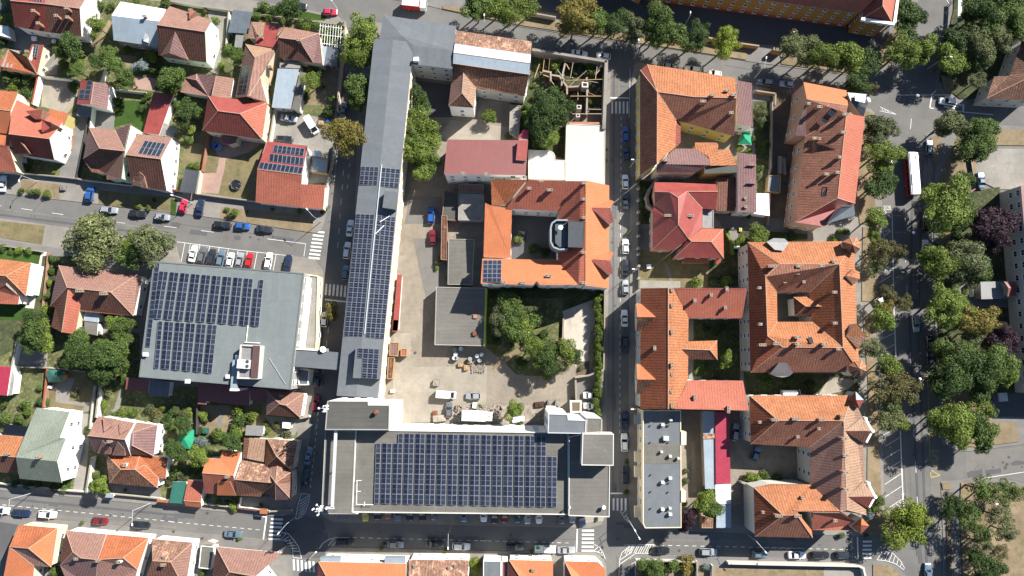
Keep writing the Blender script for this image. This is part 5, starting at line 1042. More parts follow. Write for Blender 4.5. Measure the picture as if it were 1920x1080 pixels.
def tent(c, label, group, TL, TR, BR, BL_, z, npair, nr, has, fill=.86, m=('silicon', 'silicon')):
    """pairs of panels leaning on each other, one thing per double row; has(k, side, j) tells which panels exist"""
    for k in range(npair):
        rows = [(s, j) for s in (0, 1) for j in range(nr) if has(k, s, j)]
        if not rows: continue
        x, y = bil(TL, TR, BR, BL_, (k + .5) / npair, .5); org = WP(c, x, y, z)
        r = empty('solar_row', org, label % (ordi(k, npair, 'west')), 'solar panels', group)
        for s in (0, 1):
            mes = None
            for j in range(nr):
                if not has(k, s, j): continue
                ua = (k + (0 if s == 0 else fill / 2 + .004)) / npair; ub = (k + (fill / 2 - .004 if s == 0 else fill)) / npair; C3 = []
                for u, v, h in ((ua, (j + .02) / nr, s == 1), (ub, (j + .02) / nr, s == 0), (ub, (j + .98) / nr, s == 0), (ua, (j + .98) / nr, s == 1)):
                    x, y = bil(TL, TR, BR, BL_, u, v); C3.append(WP(c, x, y, z + (.34 if h else .12)))
                if mes is None: mes = panel_mesh(C3, m[s])
                inst('solar_panel', mes, r, sum(C3, Vector((0, 0, 0))) / 4 - org)
tent('C5', 'double row of solar panels on the largest flat roof, %s', 'solar rows on the largest flat roof', (524, 350), (2244, 382), (2240, 1038), (502, 1003), 16.15, 17, 7,
     lambda k, s, j: (s == 1 and j > 0) if k == 0 else (j > 0) if k == 1 else (j > 0 or s == 1) if k == 2 else (j > 1) if k == 16 else True, fill=.87)
# office: upper field of nine double rows (the first one single), lower field of six
OT = lambda x, y: (x, y)
tent('A6', 'upper double row of solar panels on the pale green office roof, %s', 'solar rows on the office roof', (-103, 530), (873, 612), (828, 1044), (-172, 968), 9.55, 10, 5,
     lambda k, s, j: (s == 1 or j > 0) if k == 9 else True, fill=.84)
r = empty('solar_row', WP('A5', 1410, 850, 9.6), 'single long row of solar panels along the west edge of the office roof', 'solar panels', 'solar rows on the office roof')
grid(r, 'A5', (1427, 455), (1472, 458), (1382, 1232), (1334, 1228), (9.6,) * 4, 1, 9, cells=2)
tent('B1', 'lower double row of solar panels on the pale green office roof, %s', 'solar rows on the office roof', (1415, 5), (2015, 48), (1965, 495), (1378, 440), 9.55, 6, 5,
     lambda k, s, j: (j > 0 or True) if k else (s == 1 and j < 5), fill=.84)
for nm, TL, TR, BR, BL_, z4, nr in (('west', (135, 5), (305, 12), (195, 1140), (25, 1130), (9.65, 10.05, 10.05, 9.65), 25), ('east', (330, 15), (500, 35), (395, 1150), (222, 1142), (10.1, 9.75, 9.75, 10.1), 25)):
    x, y = bil(TL, TR, BR, BL_, .5, .5); r = empty('solar_array', WP('C3', x, y, 10), 'very long field of solar panels on the %s slope of the long narrow roof' % nm, 'solar panels', 'solar fields on the long roof'); grid(r, 'C3', TL, TR, BR, BL_, z4, 4, nr, cells=2)
for nm, TL, TR, BR, BL_, z4 in (('west', (182, 550), (345, 556), (330, 725), (162, 718), (9.7, 10.1, 10.1, 9.7)), ('east', (366, 560), (545, 577), (526, 745), (352, 735), (10.1, 9.75, 9.75, 10.1))):
    x, y = bil(TL, TR, BR, BL_, .5, .5); r = empty('solar_array', WP('C2', x, y, 10), 'small field of sixteen solar panels on the %s slope, north of the roof box' % nm, 'solar panels', 'solar fields on the long roof'); grid(r, 'C2', TL, TR, BR, BL_, z4, 4, 4, cells=2)
r = empty('solar_array', WP('C4', 255, 400, 12.2), 'solar field on the raised roof box at the south end of the long building', 'solar panels', 'solar fields on the long roof')
grid(r, 'C4', (152, 258), (350, 270), (330, 540), (140, 528), (12.15,) * 4, 4, 6, skip=((0, 2), (0, 3), (0, 4), (0, 5)), cells=2)
bpy.context.view_layer.update(); DG = bpy.context.evaluated_depsgraph_get()
def hit(c, x, y):
    o = Vector((0, 0, HC)); d = (WP(c, x, y, 0) - o).normalized(); h = SC.ray_cast(DG, o, d); return h[1].z if h[0] else 0
def small(c, label, TL, TR, BR, BL_, z4, nc, nr, **k):
    mid = bil(TL, TR, BR, BL_, .5, .5); z4 = tuple(hit(c, q[0] + (mid[0] - q[0]) * .06, q[1] + (mid[1] - q[1]) * .06) for q in (TL, TR, BR, BL_)); k['lift'] = .16
    x, y = bil(TL, TR, BR, BL_, .5, .5); r = empty('solar_array', WP(c, x, y, z4[0]), label, 'solar panels'); grid(r, c, TL, TR, BR, BL_, z4, nc, nr, **k)
small('A3', 'ten solar panels on the pink slope of the house with the white east wall', (1335, 312), (1528, 338), (1468, 460), (1268, 430), (6.0, 6.0, 8.5, 8.5), 5, 2, lift=.25, cells=1)
small('A4', 'northernmost of the three solar rows on the salmon workshop roof', (955, 350), (1233, 385), (1222, 455), (940, 420), (4.9, 4.9, 5.4, 5.4), 7, 1)
small('A4', 'middle of the three solar rows on the salmon workshop roof', (915, 430), (1228, 468), (1220, 545), (905, 502), (5.3, 5.3, 5.9, 5.9), 8, 1, cells=1)
small('A4', 'southernmost of the three solar rows on the salmon workshop roof', (828, 508), (1222, 560), (1205, 618), (808, 570), (5.9, 5.9, 6.5, 6.5), 10, 1, cells=1)
small('A1', 'larger solar array on the orange house at the west edge', (78, 452), (192, 470), (130, 630), (10, 615), (4.3, 5.7, 4.9, 4.3), 3, 4, cells=1, lift=.25)
small('A1', 'narrow solar array on the east slope of the orange house at the west edge', (312, 412), (357, 416), (338, 530), (296, 524), (5.6, 4.9, 4.9, 5.9), 2, 4, cells=1, lift=.25)
small('A1', 'L-shaped solar array on the red slope of the little garden building', (755, 740), (855, 745), (822, 912), (722, 905), (4.2, 6.1, 6.1, 4.2), 2, 4, skip=((0, 0), (0, 1)), lift=.2, cells=1)
small('A1', 'solar array at the top edge on the north slope of the joined houses', (270, -60), (395, -40), (388, 15), (262, 2), (6.6, 6.6, 8.3, 8.3), 5, 2, lift=.2, cells=1)
small('D3', 'solar array on the south wing of the courtyard house, above its white parapet', (130, 430), (298, 430), (295, 635), (122, 635), (8.7, 8.7, 11.3, 11.3), 4, 5, lift=.16, cells=1)
small('A2', 'black solar mat on the west slope of the long brown hipped house', (662, 612), (735, 606), (692, 856), (620, 860), (6.0, 7.8, 7.8, 5.4), 2, 3, m='silicon_dark', lift=.2, gap=.02)
# ---------------------------------------------------------------- trees, shrubs, hedges
def crown_mesh(seed, nblob, nleaf, leaf, flat=.75, spread=.62, br=(.3, .5), name='crown'):
    rr = random.Random(seed); blobs = []
    for i in range(nblob):
        while True:
            x, y, z = (rr.uniform(-1, 1) for _ in range(3))
            if x * x + y * y + z * z < 1: break
        blobs.append((x * spread, y * spread, z * spread * flat, rr.uniform(*br)))
    blobs.append((0, 0, 0, .55)); b = MB(); tot = sum(q[3] ** 2 for q in blobs)
    for bx, by, bz, r in blobs:
        for _ in range(int(nleaf * r * r / tot)):
            u = rr.uniform(-.75, 1); a = rr.uniform(0, 6.2832); s = math.sqrt(1 - u * u); k = r * (1 - abs(rr.gauss(0, .16))) if rr.random() < .86 else r * rr.uniform(1, 1.2)
            n = Vector((s * math.cos(a), s * math.sin(a), u)); p = Vector((bx, by, bz)) + Vector((n.x, n.y, n.z * .85)) * k
            n = (n + Vector((rr.gauss(0, .45), rr.gauss(0, .45), rr.gauss(0, .3)))).normalized(); t = n.orthogonal().normalized(); t = (t * math.cos(a * 7) + n.cross(t) * math.sin(a * 7)); w = n.cross(t)
            l = leaf * rr.uniform(.6, 1.4); b.add([p - t * l, p - w * l * .6 + n * l * .2, p + t * l, p + w * l * .6 - n * l * .1], [(0, 1, 2, 3)])
    o = b.build(name, ['leaf_mid']); me = o.data; bpy.data.objects.remove(o); return me
CM = dict(big=[crown_mesh(10 + i, 26, 10000, .034, .8, .8, (.14, .36)) for i in range(4)], mid=[crown_mesh(30 + i, 16, 4800, .05, .8, .74, (.18, .4)) for i in range(4)],
    thin=[crown_mesh(50 + i, 20, 3600, .04, .8, .82, (.13, .28)) for i in range(3)], bush=[crown_mesh(70 + i, 7, 1100, .085, .8, .55, (.3, .5), 'foliage') for i in range(4)])
def conif(seed):
    rr = random.Random(seed); b = MB()
    for _ in range(3200):
        h = rr.random() ** .8; r = (1 - h) * (.85 + .15 * math.sin(h * 40)) * rr.uniform(.75, 1.03); a = rr.uniform(0, 6.2832); p = Vector((r * math.cos(a), r * math.sin(a), h * 2 - 1)); d = Vector((math.cos(a), math.sin(a), -.35)).normalized(); w = Vector((-math.sin(a), math.cos(a), 0)); l = .07 * rr.uniform(.6, 1.4)
        b.add([p - w * l * .5, p + d * l, p + w * l * .5, p - d * l], [(0, 1, 2, 3)])
    o = b.build('crown', ['leaf_dark']); me = o.data; bpy.data.objects.remove(o); return me
CM['con'] = [conif(5), conif(6)]
def trunk_mesh(seed):
    rr = random.Random(seed); b = MB(); b.bar((0, 0, 0), (.02, .01, .55), .05, 0, .036, 7); b.bar((.02, .01, .54), (.05, -.03, 1.02), .036, 0, .012, 6)
    for i in range(5):
        a = 6.2832 * i / 5 + rr.random(); z = .42 + .09 * i; b.bar((.02, .01, z), (.3 * math.cos(a), .3 * math.sin(a), z + .3), .022, 0, .008, 5)
    o = b.build('trunk', ['bark']); me = o.data; bpy.data.objects.remove(o); return me
TM = [trunk_mesh(i) for i in range(3)]; TR_ = random.Random(11)
BG = 1.32
def tree(c, x, y, r, label, leaf='leaf_mid', kind=None, h=None, group=None, cat='tree', name='tree'):
    """x, y, r: middle and radius of the crown on the sheet"""
    s = CR[c][2]; rm = r / s * .1415; kind = kind or ('big' if rm > 3.6 else 'mid' if rm > 1.9 else 'bush'); ht = h or (min(14, 3.4 + rm * 1.75) if kind != 'bush' else rm * 1.7)
    vz = (ht - rm * .62) if kind not in ('bush', 'con') else ht * .5; cc = WP(c, x, y, max(.4, vz)); root = empty(name, (cc.x, cc.y, K), label, cat, group)
    rz = TR_.uniform(0, 6.28); me = TR_.choice(CM[kind]); sx = TR_.uniform(.86, 1.16)
    sc = (rm * BG * sx, rm * BG / sx, rm * .86) if kind != 'con' else (rm, rm, ht / 2)
    inst('foliage' if kind == 'bush' else 'crown', me, root, (0, 0, vz - K), rz, sc, [leaf])
    if kind == 'bush': inst('stem', TR_.choice(TM), root, (0, 0, 0), rz, (rm * .8, rm * .8, max(.3, vz)))
    else: inst('trunk', TR_.choice(TM), root, (0, 0, 0), rz, (ht * .55, ht * .55, ht * .78))
    return root
def T(c, s, place, grp=None, side='west', noun='tree', leaf0='leaf_mid', name='tree', cat='tree', **kw):
    """rows of 'x,y,r[,leaf]' with a shared place phrase; the label counts them from one side unless it can be told by its leaves"""
    it = []
    for t in s.split():
        a = t.split(','); it.append((float(a[0]), float(a[1]), float(a[2]), a[3] if len(a) > 3 else leaf0, a[4] if len(a) > 4 else None))
    it.sort(key=lambda q: q[0] if side == 'west' else q[1]); cnt = {}
    LN = dict(leaf_mid='green', leaf_dark='dark green', leaf_light='light green', leaf_lime='bright lime', leaf_pale='pale green', leaf_gold='yellow-tinged', leaf_rust='rust-tinged', leaf_purple='purple leaved', leaf_blue='blue-grey', leaf_olive='olive green')
    for q in it: cnt.setdefault(q[3], []).append(q)
    for q in it:
        L = cnt[q[3]]; i = L.index(q); o = ordi(i, len(L), side); lab = ('%s %s %s' % (LN[q[3]], noun, place)) + (', ' + o if o else '')
        tree(c, q[0], q[1], q[2], lab, q[3], q[4], group=grp, name=name, cat=cat, **kw)
D, Lt, Li, Pa, Go, Ru, Pu, Ol = 'leaf_dark leaf_light leaf_lime leaf_pale leaf_gold leaf_rust leaf_purple leaf_olive'.split()
# street trees
T('O', '678,58,33,leaf_light 672,98,30,leaf_light 672,165,24 668,190,16,leaf_light', 'beside the long building on the narrow street', 'street trees west of the long building', 'north')
tree('O', 648, 255, 33, 'yellowing street tree over the corner of the concrete yard', 'leaf_gold')
tree('O', 622, 588, 17, 'small yellow-tinged street tree south of the zebra crossing', 'leaf_gold', 'thin', 5)
T('O', '890,8,24 895,22,18 928,12,24,leaf_light 955,20,27,leaf_light 985,14,22,leaf_light 1082,22,34,leaf_gold 1075,50,26,leaf_gold 1118,45,24 1152,42,26,leaf_dark 1192,48,22,leaf_olive 1185,68,14,leaf_olive', 'on the verge at the top edge, western half', 'trees along the top street')
T('O', '1236,42,30 1225,68,22 1262,66,24 1308,66,27,leaf_dark 1363,79,26,leaf_lime 1495,84,29,leaf_pale 1510,104,20,leaf_pale 1546,104,27,leaf_light 1592,98,24,leaf_light 1600,120,22,leaf_light 1630,118,24,leaf_dark 1568,122,16,leaf_pale 1606,158,20,leaf_dark', 'between the ochre building and the top street', 'trees along the top street')
tree('O', 1632, 165, 14, 'small rust-tinged tree at the corner of the wide junction', 'leaf_rust', 'thin', 6)
T('O', '1700,20,24,leaf_dark 1700,52,22,leaf_dark 1722,28,16,leaf_dark', 'beside the east end of the ochre building', None, 'north')
T('O', '1697,92,32,leaf_light 1734,90,24,leaf_light 1715,110,16,leaf_light', 'on the avenue north of the wide junction')
T('O', '1790,72,23,leaf_dark 1782,112,24,leaf_light 1800,118,16,leaf_light 1792,95,18', 'on the east verge of the avenue by the bus bay')
T('O', '1855,55,24 1840,85,26,leaf_pale 1875,78,22,leaf_pale 1838,110,20,leaf_dark 1820,60,20,leaf_dark 1880,12,34,leaf_mid 1905,28,26,leaf_mid 1850,15,30,leaf_dark 1825,20,24,leaf_dark 1835,152,14,leaf_olive 1910,55,22,leaf_mid', 'in the dark grove at the top right corner', 'grove in the top right corner')
T('O', '1645,232,24,leaf_olive 1662,240,20,leaf_olive 1640,262,22,leaf_olive 1658,285,26,leaf_light 1652,312,20,leaf_light 1648,348,24,leaf_dark 1665,340,16,leaf_dark', 'beside the pink corner house on the avenue', 'avenue trees', 'north')
T('O', '1640,410,19,leaf_light 1638,440,14,leaf_light 1650,470,25,leaf_rust,thin 1682,472,18,leaf_rust,thin 1640,498,20,leaf_olive,thin', 'by the bus markings on the avenue', 'avenue trees', 'north')
T('O', '1668,552,18,leaf_rust,thin 1695,568,16,leaf_rust,thin 1660,580,18,leaf_gold 1655,600,22,leaf_light', 'over the parking bays opposite the round corner turrets', 'avenue trees', 'north')
T('O', '1636,650,24,leaf_olive,thin 1668,682,20,leaf_light 1652,698,14,leaf_rust,thin 1668,728,30,leaf_rust,thin 1695,730,28,leaf_rust,thin 1668,742,24,leaf_olive,thin 1672,765,18,leaf_mid 1668,790,22,leaf_pale 1688,795,14,leaf_light', 'over the parking bays beside the U-shaped house', 'avenue trees', 'north')
tree('O', 1700, 985, 39, 'big bright lime tree at the south end of the parking bays', 'leaf_lime', 'big', 10)
tree('O', 1745, 990, 3, 'tiny shrub at the kerb of the avenue', 'leaf_mid')
T('O', '1783,228,24,leaf_pale 1768,240,16,leaf_pale 1826,258,32 1842,270,26 1820,285,24,leaf_dark 1845,240,22 1806,342,20,leaf_dark', 'on the verge between the avenue and the car park', 'trees on the east side of the avenue', 'north')
T('O', '1775,385,44,leaf_light 1755,365,22,leaf_light 1800,400,26 1790,415,26,leaf_dark', 'beside the red and white bus', 'trees on the east side of the avenue', 'north')
T('O', '1760,492,32,leaf_light 1745,478,16,leaf_light 1812,482,34,leaf_olive 1800,505,26,leaf_olive 1838,502,22,leaf_mid 1825,520,20,leaf_dark', 'in front of the pale apartment block, northern group', 'trees on the east side of the avenue', 'north')
T('O', '1868,428,34,leaf_purple 1885,415,24,leaf_purple 1848,415,22,leaf_purple 1870,455,22,leaf_purple,thin', 'against the apartment block, northern one', 'purple trees', 'north')
T('O', '1772,570,34,leaf_light 1800,575,26,leaf_light 1782,600,22,leaf_mid 1840,600,32,leaf_gold 1815,590,22,leaf_gold 1825,625,20,leaf_olive', 'in front of the pale apartment block, middle group', 'trees on the east side of the avenue', 'north')
T('O', '1882,632,24,leaf_purple 1872,650,20,leaf_purple 1895,645,16,leaf_purple,thin', 'against the apartment block, southern one', 'purple trees', 'north')
T('O', '1790,672,32,leaf_mid 1778,712,34,leaf_dark 1820,690,34,leaf_dark 1862,688,36,leaf_mid 1890,700,22,leaf_light 1835,725,24,leaf_dark 1765,655,18,leaf_mid', 'south of the apartment block entrance', 'trees on the east side of the avenue')
T('O', '1790,795,36,leaf_light 1768,785,22,leaf_dark 1848,765,20,leaf_light,thin 1828,762,18,leaf_light,thin 1848,815,24,leaf_mid 1832,800,22,leaf_dark 1795,815,22,leaf_light 1842,835,14,leaf_dark', 'north of the side road at the lower right', 'trees on the east side of the avenue')
T('G6', '600,440,90,leaf_dark,thin 560,500,70,leaf_dark,thin 730,560,110,leaf_mid,thin 860,320,110,leaf_mid,thin 1000,340,110,leaf_mid,thin 1150,360,90,leaf_mid,thin 1020,560,100,leaf_olive,thin 1080,690,95,leaf_olive,thin 850,700,90,leaf_mid,thin 870,800,80,leaf_olive,thin 1010,880,70,leaf_rust,thin 800,910,70,leaf_dark 870,1000,95,leaf_dark 970,1030,80,leaf_dark 820,1120,80,leaf_dark', 'on the dry bank in the lower right corner', 'trees in the lower right corner', 'north')
T('O', '1625,952,10,leaf_mid 1633,965,9,leaf_blue 1650,940,10,leaf_mid', 'on the verge by the lower pointed gable', None, 'north', 'shrub', name='shrub', cat='shrub')
# north-west block
tree('O', 178, 452, 48, 'huge pale flowering tree north of the large brown hipped house', 'leaf_pale', 'big', 11)
T('O', '256,455,26,leaf_light 282,465,36,leaf_olive 246,482,24,leaf_mid', 'between the huge flowering tree and the office')
T('A1', '650,420,105,leaf_dark 560,470,70 720,500,60 580,590,60 700,640,70 740,590,50,leaf_light 880,230,70,leaf_light 860,300,50,leaf_light 920,50,50,leaf_dark 1010,60,45 900,560,75,leaf_dark 1000,480,75 1050,580,90 1150,720,90 1110,780,60 1320,610,65,leaf_blue 1400,530,65,leaf_lime 1420,640,60,leaf_dark 1240,620,45,leaf_blue 1580,740,110 1500,800,70 1560,690,60,leaf_dark', 'in the overgrown gardens behind the north-west houses', 'garden trees of the north-west block', 'west', 'tree')
T('A1', '60,700,65 170,720,60,leaf_dark 260,740,55 240,860,65,leaf_dark 120,800,50,leaf_light 40,180,50,leaf_light 30,60,45,leaf_blue 20,380,40,leaf_dark 680,790,60,leaf_dark 1060,930,50,leaf_mid 1080,1000,35 1360,870,42 1330,920,30,leaf_dark 1300,1000,40,leaf_dark 1170,455,40,leaf_light 1260,20,40 1520,20,60', 'in the small walled gardens at the left edge', 'garden trees of the north-west block', 'west', 'bush', name='shrub', cat='shrub')
T('A2', '60,700,75 30,780,60,leaf_dark 120,910,35,leaf_light 160,1010,90,leaf_dark 60,960,55 260,1040,60 590,490,70 540,450,55,leaf_light 640,520,45,leaf_dark 470,600,40,leaf_light 470,660,32,leaf_light 520,420,35,leaf_dark 410,180,40,leaf_light 320,100,30,leaf_rust 1320,640,60,leaf_light 1290,740,75,leaf_light 1340,690,60 1240,830,50,leaf_light 1250,900,40,leaf_dark 1450,1020,65,leaf_dark 1490,900,45 1400,790,40,leaf_olive', 'in the gardens west of the corner workshop', 'garden trees of the north-west block', 'west', 'bush', name='shrub', cat='shrub')
T('A2', '860,60,60 960,90,60,leaf_dark 800,150,45 900,160,45 1030,200,40,leaf_light 1110,180,40,leaf_dark 1200,210,45 1270,200,50 1250,250,50,leaf_light 1350,230,50 1420,300,60,leaf_light 1500,260,50 1430,350,50,leaf_light 1530,300,45,leaf_light 1500,390,40,leaf_light 1560,240,40 1080,60,110,leaf_dark', 'along the pavement at the top left', 'shrubs along the top left pavement', 'west', 'bush', name='shrub', cat='shrub')
T('A4', '160,300,50 190,210,50,leaf_light 100,120,70,leaf_dark 240,550,40,leaf_light 180,540,35 590,970,45,leaf_light 540,1000,30,leaf_olive 520,950,28 705,965,16 1190,960,30,leaf_light 1420,950,35 1390,970,18,leaf_dark 940,945,20,leaf_olive', 'around the garden with the paddling pool', None, 'west', 'bush', name='shrub', cat='shrub')
T('A3', '188,775,33 283,785,36 345,780,40 435,800,42,leaf_light', 'in the row on the dry verge, left edge', 'round shrubs on the dry verge', 'west', 'shrub', name='shrub', cat='shrub')
T('A3', '1275,920,38,leaf_light 1370,935,30 1415,860,22,leaf_dark 240,560,45,leaf_dark 490,600,25,leaf_light 670,110,30,leaf_pale', 'beside the brown house with the white east wall', None, 'west', 'bush', name='shrub', cat='shrub')
# south-west block
T('A5', '100,350,30 180,340,40,leaf_light 270,350,38 470,420,38 480,520,40 450,640,35,leaf_light 440,760,40 420,900,60,leaf_light 330,980,90,leaf_dark 20,320,40 1060,1010,70,leaf_light 1140,1040,85 1000,960,50,leaf_dark', 'in the gardens around the large brown hipped house', 'garden shrubs of the south-west block', 'west', 'bush', name='shrub', cat='shrub')
T('B1', '330,130,110 400,210,85,leaf_light 260,200,85,leaf_dark 250,70,70 380,60,75,leaf_light', 'in the round clump between the lawn and the grey yard', 'clump by the left lawn', 'west', 'tree')
T('B1', '740,150,75 710,260,110,leaf_dark 820,330,120,leaf_dark 660,370,90,leaf_dark 1000,350,120,leaf_dark 1080,280,100 1090,430,100 930,480,100,leaf_dark 1110,130,85 1040,90,60,leaf_light 1130,540,60 860,500,60,leaf_dark 960,260,80', 'in the dense wood west of the office', 'wood west of the office', 'west', 'tree')
T('B1', '140,480,35 380,750,45,leaf_dark 430,755,38 690,680,32,leaf_olive 240,770,50 260,840,45,leaf_light 130,660,40,leaf_light 60,900,60 180,920,55 40,780,40 370,620,35 990,640,60,leaf_olive 950,780,45,leaf_light 1130,850,50,leaf_light 1210,840,45,leaf_light 1050,870,30 1380,820,50,leaf_olive 1450,860,50,leaf_rust 1540,900,60,leaf_dark 1590,1000,40 1500,820,35,leaf_light', 'in the long weedy gardens south of the wood', 'shrubs of the long gardens', 'west', 'bush', name='shrub', cat='shrub')
T('B2', '160,850,50,leaf_light 300,880,50,leaf_light 120,970,75,leaf_dark 40,830,45,leaf_olive 610,830,65,leaf_light 640,930,65,leaf_dark 750,880,60,leaf_light 600,1010,60 440,1060,50,leaf_light 730,930,40,leaf_dark 870,960,35 980,970,35,leaf_light 1060,1050,50,leaf_olive 890,1020,30,leaf_light 320,920,35 270,1020,35,leaf_dark', 'in the gardens south of the wine red roofs', 'shrubs south of the office', 'west', 'bush', name='shrub', cat='shrub')
T('B4', '120,80,50,leaf_olive 60,440,85,leaf_dark 280,340,60,leaf_blue 250,480,85,leaf_light 300,410,50 240,560,60 430,280,65 560,340,85,leaf_dark 500,290,50,leaf_light 620,250,55,leaf_light 590,200,45,leaf_light 620,390,40 130,640,60,leaf_olive 60,590,50,leaf_light 200,620,45 20,650,40,leaf_olive 440,890,40,leaf_light 590,880,50,leaf_light 580,940,42,leaf_light 310,870,38,leaf_light 530,890,30 830,920,20,leaf_olive', 'in the thick gardens beside the orange dormered house', 'shrubs by the orange dormered house', 'west', 'bush', name='shrub', cat='shrub')
T('B3', '920,740,75,leaf_light 970,790,50,leaf_light 860,740,50 870,640,35,leaf_light 590,770,40 500,750,45,leaf_dark 350,720,40,leaf_dark 250,740,40,leaf_dark 140,720,40,leaf_dark 1590,400,75,leaf_dark 1590,640,60 1560,700,35,leaf_olive 1150,780,20 1440,120,50,leaf_olive 1560,160,50 1600,50,50,leaf_dark 1240,60,40 800,250,35,leaf_dark 810,210,30,leaf_dark', 'around the houses facing the bottom street', 'shrubs by the bottom street houses', 'west', 'bush', name='shrub', cat='shrub')
T('B5', '895,465,27,leaf_light 610,1000,60 560,960,30,leaf_olive 110,345,20,leaf_olive', 'on the south pavement of the bottom street', None, 'west', 'sapling', name='sapling')
T('B6', '755,632,30,leaf_light 345,1015,40,leaf_light 30,560,14,leaf_olive', 'near the blue-grey car on the bottom street', None, 'west', 'sapling', name='sapling')
# centre
T('O', '786,185,20,leaf_dark 788,205,20 790,232,24,leaf_light 800,262,24,leaf_light 778,258,22 792,285,28,leaf_light 805,300,20 795,318,20,leaf_light 775,290,18,leaf_dark', 'in the long clump against the long building', 'clump against the long building', 'north')
tree('O', 916, 217, 14, 'single round shrub beside the old north house', 'leaf_light', 'mid', 4)
T('D1', '800,600,55,leaf_light 820,660,45 640,610,40 1110,600,60,leaf_light 1130,660,55 970,660,35 1020,590,40 1110,940,35 1110,770,25 770,900,110,leaf_dark 700,960,110,leaf_dark 850,990,100,leaf_dark 760,1060,120,leaf_dark 590,780,30,leaf_light 600,900,40,leaf_light 540,980,45 530,1050,45', 'among the walls of the ruin', 'growth in the ruin', 'west')
T('D2', '660,60,130,leaf_dark 780,100,100,leaf_dark 650,200,110,leaf_dark 740,290,80,leaf_light 600,330,60 520,80,50,leaf_light 720,350,50 360,270,45,leaf_pale 590,180,80,leaf_dark', 'between the ruin and the whitewashed roofs', 'trees south of the ruin', 'north')
T('D2', '745,620,28,leaf_pale 800,635,28,leaf_pale 850,640,26,leaf_pale 1262,395,14,leaf_mid 1258,495,14,leaf_mid', 'at the edge of the whitewashed roofs', None, 'west', 'shrub', name='shrub', cat='shrub')
T('D3', '600,330,60,leaf_dark 700,360,50,leaf_dark 460,230,55,leaf_pale 410,250,30,leaf_pale 350,850,110,leaf_mid 300,950,100,leaf_olive 430,900,110 480,830,60,leaf_light 560,870,70,leaf_olive 350,1030,110,leaf_dark 500,1000,110,leaf_mid 1465,180,26,leaf_dark', 'on the south side of the orange courtyard house', 'garden trees behind the courtyard house', 'west')
T('D4', '280,40,100,leaf_olive 400,100,110,leaf_mid 500,60,100,leaf_light 690,130,50,leaf_dark 600,250,90,leaf_light 700,300,100,leaf_mid 760,260,80,leaf_olive 900,270,100,leaf_light 960,330,80,leaf_dark 740,400,90,leaf_dark 860,420,70,leaf_olive,thin 640,360,80,leaf_mid 480,380,60,leaf_dark 720,520,50,leaf_light 560,170,60,leaf_dark 700,210,60,leaf_mid 250,200,50,leaf_dark 380,230,45,leaf_olive', 'in the wild garden north of the dusty courtyard', 'trees of the wild garden', 'west')
T('D4', '415,830,85,leaf_light 470,945,30 115,205,22 1030,440,30,leaf_olive 100,790,22,leaf_light', 'among the rubble by the main building', None, 'west', 'bush', name='shrub', cat='shrub')
T('C3', '910,425,50,leaf_light 875,500,28,leaf_light 965,600,24,leaf_light 1110,520,18,leaf_olive', 'between the drive and the felt roofed shed', None, 'west', 'bush', name='shrub', cat='shrub')
hl = empty('hedge', WP('D4', 1190, 150, 0), 'tall vine hedge along the street wall beside the white sand yard', 'hedge')
hp = [WP('D3', 1190, 760 + i * 21, 2.6) for i in range(55)]
for i, p in enumerate(hp):
    inst('foliage', CM['bush'][i % 4], hl, (p.x - hl.location.x + TR_.uniform(-.8, .5), p.y - hl.location.y, 2.0), i, (1.5, 1.1, 1.9), ['leaf_light' if i % 3 else 'leaf_mid'])
hl2 = empty('hedge', WP('D3', 700, 690, 0), 'ivy hedge under the white south parapet of the courtyard house', 'hedge')
for i in range(26):
    p = WP('D3', 300 + i * 36, 690, 2.5); inst('foliage', CM['bush'][i % 4], hl2, (p.x - hl2.location.x, p.y - hl2.location.y, 2.2), i, (1.1, .8, 2.3), ['leaf_dark'])
# eastern block
T('E1', '1210,1040,75,leaf_pale 1180,1000,40,leaf_pale', 'between the brown flat roof and the dark lane', None, 'north')
T('E2', '1210,100,60,leaf_pale 1230,200,50,leaf_dark 1010,385,45,leaf_light 1100,410,40,leaf_light 1240,380,55,leaf_dark 1150,300,40 1200,560,40 1190,640,35,leaf_olive 1260,350,45 1100,1000,30,leaf_dark', 'near the green advertising tent', None, 'north', 'bush', name='shrub', cat='shrub')
T('E2', '120,900,40,leaf_dark 150,760,38,leaf_dark 130,1010,35,leaf_dark 190,1000,30,leaf_dark 110,700,30,leaf_dark', 'in the shaded front garden of the red villa', None, 'north', 'bush', name='shrub', cat='shrub')
T('E3', '1190,190,85,leaf_light 1130,230,55 1240,210,45,leaf_dark 1040,240,40,leaf_light 1000,265,32,leaf_light 620,640,60,leaf_light 790,640,50,leaf_olive 890,625,65,leaf_light 900,180,32,leaf_light 940,290,35,leaf_light 945,350,30 1400,220,60,leaf_dark 1500,210,50,leaf_dark 1300,230,40,leaf_dark 1070,330,50,leaf_dark 1050,430,50,leaf_dark 1050,540,50,leaf_dark', 'in the gardens south-east of the red villa', 'shrubs south-east of the red villa', 'west', 'bush', name='shrub', cat='shrub')
T('E4', '920,350,75,leaf_light 870,310,45 610,480,25,leaf_pale 710,80,35,leaf_dark 790,120,40,leaf_dark 860,70,30,leaf_dark 700,440,40,leaf_dark', 'in the shaded yard of the L-shaped house', None, 'west', 'bush', name='shrub', cat='shrub')
T('F4', '100,560,60,leaf_dark 300,570,60,leaf_dark 500,590,50,leaf_dark 900,620,35,leaf_olive 960,290,20,leaf_olive', 'in the passage between the two big orange houses', None, 'west', 'bush', name='shrub', cat='shrub')
